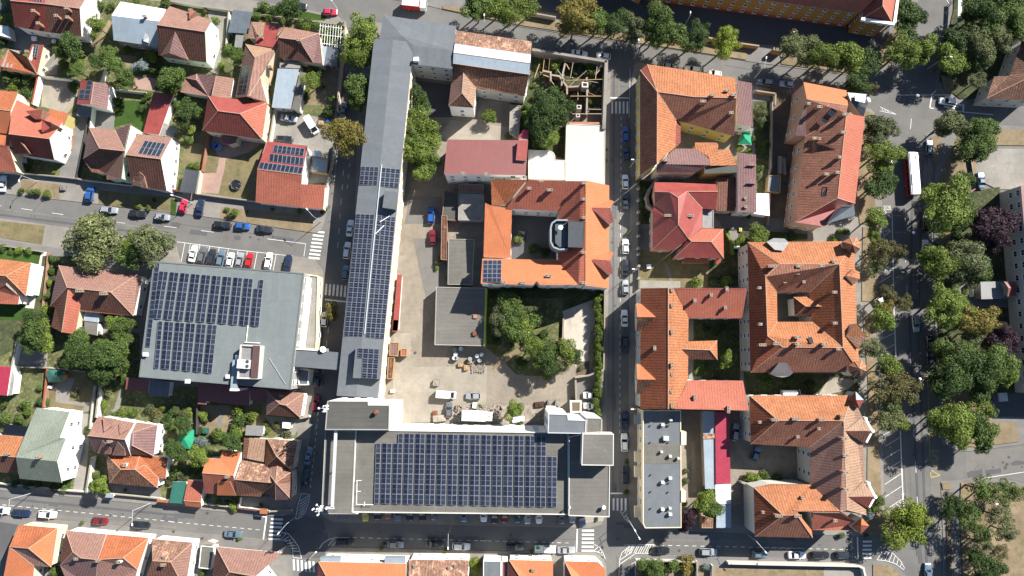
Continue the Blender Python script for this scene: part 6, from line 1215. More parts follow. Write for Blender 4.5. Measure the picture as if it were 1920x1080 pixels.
T('E5', '720,880,95,leaf_light 760,960,85,leaf_mid 670,930,60,leaf_dark 700,820,50,leaf_light 540,1050,80,leaf_purple 490,1090,60,leaf_purple 510,900,35,leaf_olive 520,600,30,leaf_olive 520,690,35,leaf_olive', 'in the yard beside the grey felt roofed block', None, 'north')
T('E6', '600,520,60,leaf_purple,thin', 'hanging over the bottom street pavement')
T('E5', '1130,660,60,leaf_light 1180,690,45,leaf_light 1090,680,40,leaf_lime 1240,650,55 1360,660,45 1390,690,30,leaf_light', 'in the court of the U-shaped house', None, 'west', 'bush', name='shrub', cat='shrub')
T('F2', '1040,100,30,leaf_light', 'at the pavement corner in front of the dark turret')
T('E6', '250,970,120,leaf_mid 170,930,70,leaf_mid 300,1010,80,leaf_light 480,930,70,leaf_mid 400,960,60,leaf_dark 620,900,75,leaf_gold 680,870,50,leaf_gold 600,980,70,leaf_gold 700,960,50,leaf_gold 840,945,45,leaf_blue 200,1030,70', 'behind the garden wall south of the bottom street', 'garden trees south of the bottom street', 'west')
T('C6', '725,748,26,leaf_gold 1440,765,30,leaf_light 1755,910,75,leaf_lime 1740,970,60,leaf_lime 760,690,20,leaf_dark', 'on the pavement south of the main building', None, 'west', 'sapling', name='sapling')
T('D5', '1348,520,24,leaf_olive 1350,795,28,leaf_dark', 'at the small street kerb east of the main building', None, 'north', 'sapling', name='sapling')
T('D6', '565,780,22,leaf_gold 1275,425,24,leaf_olive', 'near the white pickup on the bottom street', None, 'west', 'sapling', name='sapling')
T('F6', '920,600,40,leaf_olive 1290,310,50,leaf_mid 1190,600,26,leaf_dark', 'at the turret on the avenue corner', None, 'west', 'bush', name='shrub', cat='shrub')
T('F3', '720,240,45,leaf_light 820,165,40,leaf_mid 760,170,30,leaf_light', 'north of the round corner turret', None, 'west', 'bush', name='shrub', cat='shrub')
# ---------------------------------------------------------------- cars
for n_, c_ in dict(white=(.72, .72, .71), silver=(.33, .35, .37), grey=(.13, .14, .155), black=(.012, .013, .016), dark=(.02, .025, .032), blue=(.015, .075, .26), navy=(.012, .02, .055), red=(.42, .012, .014), crimson=(.14, .01, .014), paleblue=(.13, .19, .25), teal=(.02, .09, .1), yellow=(.45, .42, .07), brown=(.2, .1, .06), pink=(.55, .02, .06)).items():
    plain('paint_' + n_, c_, .3, .35 if n_ in ('silver', 'grey', 'paleblue') else 0, 1.0)
def car_parts(L, Wd, H, belt, st, gh, wheels=(.78, -.78)):
    """st: (x, half width factor, top z) stations as fractions of L/2; gh: greenhouse base front, roof front, roof rear, base rear as fractions"""
    b = MB(); h = L / 2; wv = Wd / 2; rings = []
    for x, k, t in st:
        w_ = wv * k; rings.append([(x * h, -w_ * .9, .24), (x * h, -w_, .45), (x * h, -w_, t - .16), (x * h, -w_ * .86, t), (x * h, 0, t + .03), (x * h, w_ * .86, t), (x * h, w_, t - .16), (x * h, w_, .45), (x * h, w_ * .9, .24)])
    n = 9
    for r in rings: b.v += r
    for i in range(len(rings) - 1):
        for j in range(n): b.f.append((i * n + j, i * n + (j + 1) % n, (i + 1) * n + (j + 1) % n, (i + 1) * n + j)[::-1]); b.m.append(0)
    b.f.append(tuple(range(n))[::-1]); b.m.append(0); b.f.append(tuple(range((len(rings) - 1) * n, len(rings) * n))); b.m.append(0)
    a0, a1, a2, a3 = (q * h for q in gh); wb = wv * .9; wr = wv * .7; zr = H
    b.add([(a1, -wr, zr - .05), (a1, wr, zr - .05), (a2, wr, zr - .05), (a2, -wr, zr - .05), (a1 - .08, -wr * .93, zr + .02), (a1 - .08, wr * .93, zr + .02), (a2 + .08, wr * .93, zr + .02), (a2 + .08, -wr * .93, zr + .02)], [(0, 1, 2, 3), (4, 7, 6, 5), (0, 4, 5, 1), (1, 5, 6, 2), (2, 6, 7, 3), (3, 7, 4, 0)])
    for s in (-1, 1):
        b.bar((a0, s * wb, belt), (a1, s * wr, zr - .03), .045, 0, n=4); b.bar((a3, s * wb, belt), (a2, s * wr, zr - .03), .06, 0, n=4); xm = (a1 + a2) / 2 - .1; b.bar((xm, s * wb, belt), (xm, s * wr, zr - .03), .035, 0, n=4)
        b.box(a0 - .12, s * (wv + .09), belt + .02, belt + .17, .13, .2)
    body = b.build('body', ['paint_white'], smooth=False)
    gb = MB(); gb.add([(a0, -wb, belt - .03), (a0, wb, belt - .03), (a3, wb, belt - .03), (a3, -wb, belt - .03), (a1, -wr, zr - .04), (a1, wr, zr - .04), (a2, wr, zr - .04), (a2, -wr, zr - .04)], [(0, 4, 5, 1), (1, 5, 6, 2), (2, 6, 7, 3), (3, 7, 4, 0), (4, 7, 6, 5)]); glass = gb.build('windows', ['car_glass'])
    wb_ = MB(); nn = 12; r = .32
    for y, f in ((-.1, 1), (.1, -1)): wb_.v += [(r * math.cos(6.2832 * i / nn), y, r * math.sin(6.2832 * i / nn)) for i in range(nn)]
    for i in range(nn): wb_.f.append((i, (i + 1) % nn, nn + (i + 1) % nn, nn + i)); wb_.m.append(0)
    wb_.f += [tuple(range(nn))[::-1], tuple(range(nn, 2 * nn))]; wb_.m += [0, 0]
    for y in (-.105, .105): wb_.add([(.19 * math.cos(6.2832 * i / nn), y, .19 * math.sin(6.2832 * i / nn)) for i in range(nn)], [tuple(range(nn)) if y > 0 else tuple(range(nn))[::-1]], 1)
    whl = wb_.build('wheel', ['rubber', 'steel']); hb = MB(); hb.box(0, 0, -.07, .07, .16, .32); hl_ = hb.build('headlight', ['lamp_glass']); tb_ = MB(); tb_.box(0, 0, -.08, .08, .1, .26); tl = tb_.build('tail_light', ['red_light'])
    R_ = dict(body=body.data, glass=glass.data, wheel=whl.data, head=hl_.data, tail=tl.data, L=L, W=Wd, wx=wheels, hz=st[-1][2] - .2, tz=st[0][2] - .25)
    for o in (body, glass, whl, hl_, tl): bpy.data.objects.remove(o)
    return R_
CT_ = dict(
    hatchback=car_parts(4.0, 1.74, 1.48, .92, ((-1, .8, .85), (-.95, .93, .95), (-.6, 1, .95), (.2, 1, .93), (.55, .98, .9), (.85, .93, .8), (.97, .82, .68), (1, .7, .6)), (.36, .02, -.72, -.93), (.62, -.66)),
    sedan=car_parts(4.55, 1.8, 1.42, .9, ((-1, .78, .82), (-.94, .93, .93), (-.6, 1, .95), (.2, 1, .92), (.55, .98, .87), (.85, .92, .78), (.96, .8, .66), (1, .68, .58)), (.34, .04, -.42, -.7), (.64, -.62)),
    estate=car_parts(4.65, 1.82, 1.5, .92, ((-1, .82, .88), (-.96, .94, .96), (-.6, 1, .97), (.2, 1, .93), (.55, .98, .89), (.85, .92, .8), (.96, .8, .68), (1, .68, .6)), (.36, .06, -.78, -.95), (.64, -.62)),
    suv=car_parts(4.5, 1.88, 1.68, 1.02, ((-1, .84, .95), (-.95, .95, 1.05), (-.6, 1, 1.06), (.2, 1, 1.04), (.58, .98, 1.0), (.88, .93, .92), (.97, .84, .78), (1, .74, .65)), (.4, .1, -.74, -.93), (.62, -.62)),
    van=car_parts(5.2, 1.98, 2.2, 1.2, ((-1, .95, 1.9), (-.98, 1, 2.14), (.42, 1, 2.14), (.45, .98, 1.2), (.7, .97, 1.12), (.92, .9, .95), (1, .8, .7)), (.82, .5, .36, .35), (.64, -.62)))
def car(c, x, y, ang, typ, col, label, group, zg=None, cat='car'):
    k = CT_[typ]; z0 = 0.02 if zg is None else zg; p = WP(c, x, y, .8); sw = (p.x, p.y)
    r = empty('parked_car' if typ != 'van' else 'parked_van', (p.x, p.y, z0), label, cat if typ != 'van' else 'van', group, R(ang)); inst('body', k['body'], r, mats=['paint_' + col]); inst('windows', k['glass'], r)
    for fx in k['wx']:
        for s in (-1, 1): inst('wheel', k['wheel'], r, (fx * k['L'] / 2, s * (k['W'] / 2 - .1), .32))
    for s in (-1, 1): inst('headlight', k['head'], r, (k['L'] / 2 - .13, s * k['W'] * .33, k['hz'])); inst('tail_light', k['tail'], r, (-k['L'] / 2 + .03, s * k['W'] * .36, k['tz'] + .1))
    return r
CN = dict(dark='dark', paleblue='pale blue', pink='bright red', grey='dark grey')
def cars(c, place, grp, side, s, zg=None):
    it = [t.split(',') for t in s.split()]; it = [(float(a[0]), float(a[1]), float(a[2]), a[3], a[4]) for a in it]; it.sort(key=lambda q: q[0] if side == 'west' else q[1]); cnt = {}
    tn = dict(h='hatchback', s='sedan', e='estate', u='suv', v='van'); pn = dict(h='hatchback', s='saloon', e='estate car', u='off-roader', v='van')
    for q in it: cnt.setdefault((q[3], q[4]), []).append(q)
    for q in it:
        L = cnt[(q[3], q[4])]; o = ordi(L.index(q), len(L), side); car(c, q[0], q[1], q[2], tn[q[3]], q[4], '%s %s %s' % (CN.get(q[4], q[4]), pn[q[3]], place) + (', ' + o if o else ''), grp, zg)
Z = .16
cars('O', 'on the upper west street by the north kerb', 'cars on the upper west street', 'west', '5,344,90,s,white 204,393.5,-5,e,silver 258,400.6,-6,s,black 304,406.8,-6,h,silver 417,421.4,-6,e,black 454.5,424,-6,h,blue 496,429.6,-6,s,dark')
cars('O', 'parked across the pavement north of the upper west street', 'cars across the north pavement', 'west', '169,363,84,u,blue 344.5,385.4,80,h,pink 375,389.5,85,s,navy', Z)
cars('O', 'in the marked row just north of the office', 'cars in the row north of the office', 'west', '361.8,475.4,80,s,white 378.7,477.6,80,e,grey 396.4,481.8,82,u,dark 413.7,484,81,e,paleblue 431.6,487,81,h,white 449.4,487,82,h,silver 467,488,82,h,red 503.3,489,83,e,white 539.6,492.7,84,s,navy')
cars('O', 'on the narrow street beside the long building', 'cars beside the long building', 'north', '644,205,84,s,grey 676.5,247,84,h,silver 656.3,427.5,84,s,white 650.6,469.3,84,e,white 647,511,84,h,paleblue')
cars('O', 'on the west side of the narrow street', 'cars west side of the narrow street', 'north', '608.5,599,84,h,white 596,710,84,h,navy 592,756,84,e,crimson 578.3,854.7,80,s,paleblue 572.6,895.5,80,s,navy')
cars('O', 'on the south side of the bottom street, west part', 'cars on the bottom street, west', 'west', '1,957,-4,s,white 39.5,962,-4,s,navy 88.5,964.5,-4,u,white 187.3,977,-4,h,crimson 263.8,984.4,-4,e,black 436.9,1001.4,-5,s,paleblue')
cars('O', 'in the row along the bottom street south of the main building', 'cars south of the main building', 'west', '646.7,1016.9,0,e,black 742,1021.2,-2,h,silver 816,1020.5,-1,s,black 865,1024.6,-2,e,white 965.3,1026.3,0,e,dark 1061.6,1031.5,0,s,silver')
cars('O', 'nose out under the south wall of the main building', 'cars nose out at the main building', 'west', '644,959,-90,s,grey 685.4,963,-90,h,yellow 708,959,-90,s,black 728,959,-90,h,brown 746,960,-90,e,paleblue 768,960,-90,e,black 792,961,-90,s,black 814,961,-90,h,grey 870,964,-90,h,paleblue 907,964,-90,h,white 927,966,-90,s,dark 946,966,-90,h,crimson 970,966,-90,h,teal 989,966,-90,s,silver 1010.5,967,-90,h,white 1053,968,-90,h,grey 1073,966,-90,h,silver 1090,970,-80,e,navy', Z)
cars('O', 'on the bottom street, east of the junction', 'cars on the bottom street, east', 'west', '1239.3,1032.3,0,s,black 1327.8,1035,-2,e,silver 1425,1039,-2,h,paleblue 1494.5,1041,-1,s,white 1538.6,1041,-1,e,black 1583.3,1041,0,e,dark')
cars('O', 'on the small street east of the central block', 'cars on the small street', 'north', '1173,252,90,e,blue 1174.4,289.6,90,h,navy 1172.7,340.6,90,h,white 1172.3,377.2,90,s,dark 1173,462,90,h,white 1173,501.9,90,s,black 1172.7,538.5,90,h,silver 1171.3,596.6,90,s,white 1172,646.9,-90,e,black 1171.3,789.4,90,s,navy 1171,829.3,90,e,white 1173,890.4,90,e,black')
cars('O', 'on the top street beside the ruin', 'cars on the top street', 'west', '1086.8,100,-8,s,white 1131.6,105,172,h,white')
cars('O', 'on the top street beside the corner turret house', 'cars on the top street', 'west', '1256.4,125,-8,h,silver 1299,130,172,e,white 1339,138,172,h,white 1434.6,153.8,172,e,grey 1475.4,157.4,172,h,silver')
cars('O', 'in the asphalt recess by the small street', 'cars in the asphalt recess', 'north', '1109.2,741,0,s,white 1108,761,180,h,white', Z + .1)
cars('O', 'in the dusty courtyard north of the main building', 'vehicles in the dusty courtyard', 'west', '836.6,739.8,-4,v,white 887.5,742.6,180,h,silver 841.7,768,90,h,grey', .3)
cars('O', 'in the courtyard beside the felt roofed sheds', 'vehicles in the dusty courtyard', 'north', '811,444.8,95,h,crimson 808,404,90,e,blue', .3)
cars('O', 'in the concrete yard north of the workshop', 'cars in the concrete yard', 'west', '542,222.4,-8,s,silver 584.8,235.6,-58,v,white 533.9,261,-3,e,black', .25)
cars('O', 'on the top left street', 'cars on the top left street', 'west', '619.4,22.4,0,h,pink 560.4,11,-5,e,black')
cars('O', 'in the court of the U-shaped house', 'cars in the court', 'west', '1417.3,850.6,64,h,paleblue 1378.6,810,80,e,silver', .3)
car('O', 1482.5, 738, 0, 'van', 'white', 'white van half hidden north of the U-shaped house', None, .3)
cars('O', 'nosed into the angled bays of the avenue', 'cars in the angled bays', 'north', '1668,311,75,h,black 1656,331,75,h,grey 1654.3,561,28,h,white 1651,612,24,h,grey 1655.3,757.9,24,h,teal')
cars('O', 'on the avenue', 'cars on the avenue', 'north', '1742.5,277,84,e,paleblue 1736.5,418,89,e,black 1736.2,463,89,h,white 1717.5,606.7,-87,e,silver 1744,641.7,89,h,black 1745,677,89,e,dark 1740.5,1073,88,s,paleblue')
car('O', 1776.7, 190.5, 172, 'suv', 'white', 'white off-roader waiting at the zebra of the side street by the bus bay', None)
car('O', 1838.5, 338, 90, 'sedan', 'paleblue', 'pale blue saloon in the concrete car park', None, .35)
# a white pickup, the city bus, the box lorry and the red lorry
def pickup():
    p = WP('D6', 712, 756, 1); r = empty('pickup_truck', (p.x, p.y, .02), 'white pickup with an open load bed on the bottom street, half in shade', 'pickup', None, R(-2))
    b = MB(); b.box(.95, 0, .35, 1.0, 3.7, 1.84, 0, 0, .97); b.box(.55, 0, 1.0, 1.68, 1.9, 1.7, 0, 0, .86); b.box(-1.6, 0, .45, .62, 2.2, 1.8)
    for s in (-1, 1): b.box(-1.6, s * .87, .62, 1.1, 2.2, .07)
    b.box(-2.68, 0, .62, 1.1, .07, 1.8); b.box(-.55, 0, .6, 1.3, .08, 1.8); b.build('body', ['paint_white'], r); g_ = MB(); g_.add([(1.5, -.82, 1.02), (1.5, .82, 1.02), (1.28, .68, 1.62), (1.28, -.68, 1.62)], [(0, 1, 2, 3)]); g_.box(.55, 0, 1.08, 1.5, 1.4, 1.66); g_.box(1.38, 0, 1.04, 1.5, .34, 1.4, 0, 0, .9); g_.build('windows', ['car_glass'], r)
    w_ = CT_['suv']['wheel']
    for fx in (1.9, -1.7):
        for s in (-1, 1): inst('wheel', w_, r, (fx, s * .85, .32))
    b = MB(); b.box(-1.9, .2, .62, .9, .9, .7); b.build('crate_load', ['teal_cloth'], r)
pickup()
def lorry(c, x, y, z, ang, L, W_, H, label, colb, name='box_lorry', cab=1.8, cat='lorry', zg=0.02, roofm='metal_white'):
    p = WP(c, x, y, z); r = empty(name, (p.x, p.y, zg), label, cat, None, R(ang)); b = MB(); b.box(-cab / 2, 0, .9, H, L - cab, W_); b.build('box', [colb], r)
    b = MB(); b.box(-cab / 2, 0, H, H + .06, L - cab - .1, W_ - .1); b.build('roof_panel', [roofm], r)
    b = MB(); b.box(L / 2 - cab / 2 + .05, 0, .5, H * .82, cab - .1, W_ * .92, 0, 0, .94); b.build('cab', ['paint_white'], r); b = MB(); b.box(L / 2 - .05, 0, H * .45, H * .74, .12, W_ * .8); b.build('windscreen', ['car_glass'], r)
    b = MB(); b.box(0, 0, .45, .9, L - .6, W_ * .6); b.build('chassis', ['black'], r)
    for fx in (L / 2 - .9, -L / 2 + 1.6):
        for s in (-1, 1): inst('wheel', CT_['van']['wheel'], r, (fx, s * (W_ / 2 - .15), .45), 0, 1.4)
    return r
l1 = lorry('C4', 1250, 885, 3.0, -2, 8.0, 2.6, 3.3, 'white box lorry with a red roof mark against the main building courtyard wall', 'white_paint', zg=.3)
b = MB(); b.box(3.15, 0, 2.75, 2.79, .35, .4); b.build('roof_mark', ['red_light'], l1)
l2 = lorry('C1', 668, 18, 3, -6, 6.6, 2.6, 3.1, 'red sided vehicle with a white roof at the top edge of the street', 'paint_red', 'box_lorry')
def bus():
    p = WP('O', 1716, 324, 3.1); r = empty('city_bus', (p.x, p.y, .02), 'red city bus with a long white roof on the avenue', 'bus', None, R(91.2)); b = MB(); L, W_ = 11.9, 2.55
    b.box(0, 0, .35, 1.25, L, W_, 0, 0)
    for s in (-1, 1):
        for i in range(8): b.box(-L / 2 + .12 + i * (L - .24) / 7, s * (W_ / 2 - .04), 1.2, 2.4, .13, .06)
    b.build('body', ['paint_red'], r); b = MB(); b.box(0, 0, 2.35, 2.95, L - .1, W_ - .02, 0, 0, .985); b.build('roof', ['white_paint'], r); g_ = MB(); g_.box(0, 0, 1.25, 2.36, L - .08, W_ - .08); g_.build('windows', ['car_glass'], r)
    for i, (x0, x1) in enumerate(((-5.9, -3.35), (-3.3, -.1), (-.05, 5.75))):
        b = MB(); b.box((x0 + x1) / 2, -.05, 2.95, 3.12 if i != 1 else 3.2, x1 - x0, 2.1 if i != 2 else 2.2, 0, 0, .96); b.build('roof_panel', ['white_paint'], r)
    for x, y, l in ((4.3, -.75, .9), (-1.7, -.2, .8), (1.2, .1, .1)): b = MB(); b.box(x, y, 3.1, 3.3, l, .7); b.build('roof_hatch', ['white_paint' if l > .85 else 'galv'], r)
    for fx in (3.6, -3.0):
        for s in (-1, 1): inst('wheel', CT_['van']['wheel'], r, (fx, s * 1.15, .48), 0, 1.5)
    b = MB(); b.box(L / 2 + .02, 0, 1.2, 2.6, .06, 2.3); b.build('windscreen', ['car_glass'], r)
bus()
# ---------------------------------------------------------------- walls, fences, lamps, roof gear, garden things
def wall(c, P, h, th, m, label, cap='cap', cat='wall', name='garden_wall'):
    pp = pts(P, 2); q = WP(c, *pp[0], 0); r = empty(name, q, label, cat); wallrun(r, q, c, P, h, th, m, cap, 'wall'); return r
wall('A1', '350,690 296,945', 2.4, .5, 'white_wall', 'tall white wall with a red coping beside the dusty yard', 'red_base')
wall('A1', '385,700 640,725 740,742', 2, .3, 'white_wall', 'pale wall along the north side of the dusty yard')
wall('A1', '340,685 520,470', 1.6, .25, 'pale_wall', 'low wall between the concrete drive and the dusty yard')
wall('A3', '840,15 820,190', 2.2, .35, 'white_wall', 'short white wall north of the brown hipped house', 'mauve')
wall('A1', '955,640 925,745', 1.8, .3, 'white_wall', 'short pale blue-white wall in the overgrown garden')
wall('A1', '1070,820 1340,850', 1.8, .3, 'pale_wall', 'grey wall on the north edge of the small lawn')
wall('A3', '820,60 700,655', 1.5, .2, 'frame_dark', 'dark fence along the west side of the brown hipped house', 'frame_dark', 'fence', 'fence')
wall('A3', '155,605 520,640 720,662', 1.4, .3, 'pale_wall', 'low front wall before the red house with dormers')
wall('A3', '720,665 1200,720', 1.5, .3, 'white_wall', 'front wall with white piers before the brown hipped house')
wall('A3', '1545,760 1640,775', 1.8, .5, 'brick_rough', 'short brick-capped wall piece by the grey carport', 'red_tile')
wall('A4', '265,595 235,795', 2, .5, 'cream_wall', 'thick cream wall east of the dark grey carport')
wall('A4', '240,800 500,835 780,868', 1.6, .3, 'pale_wall', 'garden front wall south of the paddling pool lawn')
wall('A4', '345,240 285,590', 1.7, .25, 'brick_rough', 'rusty brown fence on the west side of the pool lawn', 'red_base', 'fence', 'fence')
wall('A4', '958,20 905,320', 2.2, .4, 'pale_wall', 'white wall between the red hipped house and the concrete yard')
wall('A4', '890,310 800,560', 1.6, .2, 'pale_wall', 'low wall between the pool lawn and the workshop')
wall('A4', '1510,330 1440,700 1415,950', 2, .35, 'pale_wall', 'street wall of the corner workshop yard')
wall('A2', '1605,250 1560,640 1530,1000', 2.4, .4, 'cream_wall', 'long cream wall along the narrow street north of the concrete yard')
wall('A2', '760,120 1380,205 1600,235', 1.3, .2, 'pale_wall', 'low pavement wall at the top left beside the shrubs')
wall('A2', '0,10 200,45 560,95', 1.5, .25, 'pale_wall', 'pale fence along the top left pavement', 'cap', 'fence', 'fence')
wall('A2', '530,110 505,420', 1.8, .25, 'pale_wall', 'wall between the concrete driveway and the glossy carport')
wall('A5', '-60,310 40,300 380,352', 1.2, .25, 'stone_wall', 'low wall by the pavement at the left edge')
wall('A5', '435,360 420,560 380,900', 1.2, .15, 'brick_rough', 'thin brown fence between the white path and the clipped hedge', 'brick_rough', 'fence', 'fence')
wall('B1', '160,180 105,430', 2.2, .5, 'white_wall', 'white wall at the west end of the concrete yard')
wall('B1', '105,432 430,440 780,478', 1.8, .3, 'pale_wall', 'long wall south of the concrete yard and the wood')
wall('B1', '432,450 395,800', 1.8, .4, 'brick_rough', 'red-brown wall west of the gazebo garden', 'red_base')
wall('B1', '915,600 880,890', 2.2, .5, 'white_wall', 'bright white wall between the two long gardens')
wall('B1', '860,610 820,1000', 1.4, .25, 'pale_wall', 'grey wall along the path of the gazebo garden')
wall('B3', '840,490 790,800', 2, .5, 'white_wall', 'white wall east of the drive of the grey-green shingle roof')
wall('B3', '-60,715 180,745 440,770 640,790 790,800', 1.3, .3, 'white_wall', 'piered front wall on the bottom street, far left')
wall('B3', '1010,815 1230,835 1470,860', 1.3, .3, 'pale_wall', 'piered front wall below the orange and brown house')
wall('B4', '285,905 440,925 610,940', 1.2, .3, 'pale_wall', 'front wall below the orange dormered house')
wall('B4', '630,860 618,945 900,978', 1.6, .5, 'white_wall', 'white wall with a pink coping before the mottled corner house', 'brown_pink')
wall('B4', '900,978 1105,970', 1.4, .3, 'pale_wall', 'shaded front wall under the many-sided tower')
wall('B2', '240,780 235,1050', 1.8, .25, 'frame_dark', 'dark fence between the gardens south of the office', 'frame_dark', 'fence', 'fence')
wall('B2', '1195,905 1270,890', 1.8, .4, 'white_wall', 'short white wall by the small brown hipped house')
wall('C6', '-60,860 0,800', 1.5, .3, 'white_wall', 'low wall piece at the junction corner')
wall('D4', '980,560 985,740', 2.2, .4, 'plaster_bright', 'plastered wall west of the asphalt recess')
wall('D4', '1232,460 1100,510 980,530', 2.2, .4, 'plaster_bright', 'plastered wall bending north of the asphalt recess')
wall('D3', '1248,700 1245,1080', 2, .35, 'pale_wall', 'street wall behind the vine hedge, northern half')
wall('D4', '1245,100 1238,450', 2, .35, 'pale_wall', 'street wall behind the vine hedge, southern half')
wall('D4', '868,-40 860,200', 1.2, .4, 'dust', 'low wall between the wild garden and the sand yard')
flat('D4', 'shed', 'small earth roofed hut by the asphalt recess', 'shed', '925,740 1035,740 1032,856 930,856', 2.6, 'soil', 'pale_wall', .15, .5, pm='plaster_bright')
canopy('D4', 'carport', 'white lean-to over the north-east annex door of the main building', 'lean-to', '708,788 795,792 795,812 708,810', 3, 'metal_white')
wall('E3', '90,100 85,690', 1.4, .35, 'frame_dark', 'street fence with stone piers before the red villa garden', 'frame_dark', 'fence', 'fence')
for i, (c, x, y) in enumerate((('E2', 88, 745), ('E2', 88, 855), ('E2', 88, 965), ('E2', 88, 1070), ('E3', 88, 205), ('E3', 88, 320), ('E3', 88, 375), ('E3', 88, 485), ('E3', 88, 598))):
    q = WP(c, x, y, 2.0); r = empty('gate_pier', (q.x, q.y, K), 'square stone pier on the street fence of the red villa, ' + ordi(i, 9, 'north'), 'pier', 'stone piers of the villa fence'); b = MB(); b.box(0, 0, 0, 1.8, .55, .55); b.build('shaft', ['cream_wall'], r); b = MB(); b.box(0, 0, 1.8, 2, .75, .75, 0, 0, .8); b.build('cap', ['dust'], r)
wall('E2', '245,680 190,760 165,830 175,900 215,935', 3.4, .7, 'stone_wall', 'curved stone entrance wall of the red villa', 'dust')
wall('E2', '1320,-40 1310,560 1290,640', 1.8, .3, 'stone_wall', 'long old wall down the dark lane in the middle of the block')
wall('E2', '1300,790 1280,1080', 1.8, .4, 'brick_rough', 'rust coloured wall south of the plank roofed shed', 'brick_rough')
wall('E1', '1180,835 1350,860', 2, .35, 'ochre_wall', 'ochre wall by the pavement east of the mauve flat roof')
wall('E1', '1350,860 1345,960', 2, .3, 'cream_wall', 'cream pier wall beside the shaded yard')
wall('E3', '880,150 940,260 955,370', 1.6, .6, 'leaf_mid', 'clipped green hedge curving east of the red villa', 'leaf_light', 'hedge', 'hedge')
wall('E5', '480,340 480,780', 1, .2, 'pale_wall', 'low kerb wall behind the grey felt roofed block')
wall('E5', '1042,712 1140,745 1330,745', 2.6, .5, 'plaster_bright', 'whitewashed court wall with shrubs by the U-shaped house')
wall('E6', '1090,910 1390,916', 2, .5, 'pale_wall', 'long pale rendered wall south of the bottom street, west part', 'plaster_bright')
wall('F6', '0,918 760,933 1110,940 1160,965 1180,1047 1185,1200', 2, .5, 'pale_wall', 'pale rendered wall curving round the bare lot corner', 'plaster_bright')
wall('E6', '740,900 745,1150', 2, .4, 'pale_wall', 'garden wall west of the bare lot, nearer the yellow bush')
wall('E6', '912,945 905,1200', 2, .4, 'pale_wall', 'garden wall at the west side of the bare lot')
wall('E6', '80,880 500,890 740,900', 1.8, .3, 'pale_wall', 'front wall before the big green garden tree')
wall('E1', '735,345 850,375 1010,395 1190,420', 2, .4, 'ochre_wall', 'ochre boundary wall of the ochre building, middle piece', 'cap')
wall('D1', '570,115 790,155', 2, .4, 'cream_wall', 'cream boundary wall between the trees at the top edge', 'cap')
wall('C1', '1250,60 1540,95', 2, .4, 'brick_rough', 'reddish boundary wall at the top edge behind the lorry', 'cap')
wall('E1', '1340,450 1400,460', 2.6, .8, 'ochre_wall', 'ochre gate wing by the large pale tree')
wall('G2', '960,750 1000,1000', 1.2, .15, 'frame_dark', 'thin railing west of the car park', 'frame_dark', 'fence', 'fence')
wall('G3', '960,120 1170,-20', .6, .3, 'brick_rough', 'low kerb wall at the car park corner', 'brick_rough')
wall('G4', '980,120 1000,270', 2.2, .3, 'white_wall', 'white sign wall before the entrance canopy')
# street lamps
def lamp(c, x, y, h, ang, label, arm=2.2, two=False, group='street lamps'):
    q = WP(c, x, y, 0); r = empty('street_lamp', (q.x, q.y, .1), label, 'street lamp', group, R(ang)); b = MB(); b.bar((0, 0, 0), (0, 0, h), .1, 0, .06, 7); b.build('pole', ['galv'], r)
    b = MB(); b.bar((0, 0, h - .3), (arm, 0, h + .25), .05, 0, .04, 5); b.build('arm', ['galv'], r); b = MB(); b.box(arm + .3, 0, h + .14, h + .3, .75, .3, 0, 0, .8); b.build('lamp_head', ['white_paint'], r)
for a in (('B3', 1382, 903, 8.5, -85, 'curved white street lamp over the bottom street below the orange and brown house', 3), ('B3', 300, 805, 8.5, -85, 'white street lamp on the bottom street, far left', 3), ('A4', 1385, 1060, 8, 130, 'street lamp on the corner near the zebra by the workshop', 2),
          ('A4', 205, 890, 7, 165, 'lamp post arching over the bright red and navy cars', 2), ('A3', 350, 690, 6.5, -100, 'white lamp on the dry verge at the left', 1.2), ('B6', 1370, 400, 8, 230, 'street lamp at the junction south-west of the main building', 2.5),
          ('C6', 1490, 500, 8.5, -90, 'street lamp on the pavement south of the main building', 3), ('D6', 1615, 440, 8, -60, 'white street lamp at the small street junction', 2.5), ('E6', 1270, 580, 8, -50, 'white street lamp beside the grey-blue sheet roof', 3), ('E6', -40, 390, 7, -60, 'slim lamp beside the grey felt roofed block corner', 2),
          ('D2', 1480, 560, 7.5, 180, 'street lamp hanging over the small street, upper part', .4), ('D3', 1500, 545, 7.5, 180, 'street lamp over the small street by the villa fence', .8), ('D4', 1490, 800, 7.5, 180, 'street lamp over the small street by the grey felt block', .8),
          ('C1', 1328, 330, 8, 92, 'street lamp on the top street beside the old north house', 1.6), ('D1', 1515, 545, 8, 95, 'street lamp on the top street beside the ruin corner', 1.4), ('E1', 1150, 720, 8, 80, 'street lamp on the top street west of two parked cars', 2), ('E1', 510, 235, 6, 90, 'round headed lamp in the ochre building forecourt, western', .3),
          ('F1', 235, 420, 6, 60, 'round headed lamp in the ochre building forecourt, by the pale tree', 1), ('F1', 1560, 640, 8, 0, 'white mast lamp on the avenue north of the wide junction', 1.2), ('A2', 1600, 210, 8, 125, 'street lamp on the top left pavement beside the red hatchback', 2.5),
          ('G6', 830, 385, 8, 180, 'lamp with a white head among the lower right trees', 1), ('F4', 1040, 565, 5, 0, 'little lamp in front of the round corner turret passage', .2), ('F5', 1185, 800, 6, 40, 'thin lamp post on the verge beside the parking bays', .8)):
    lamp(*a)
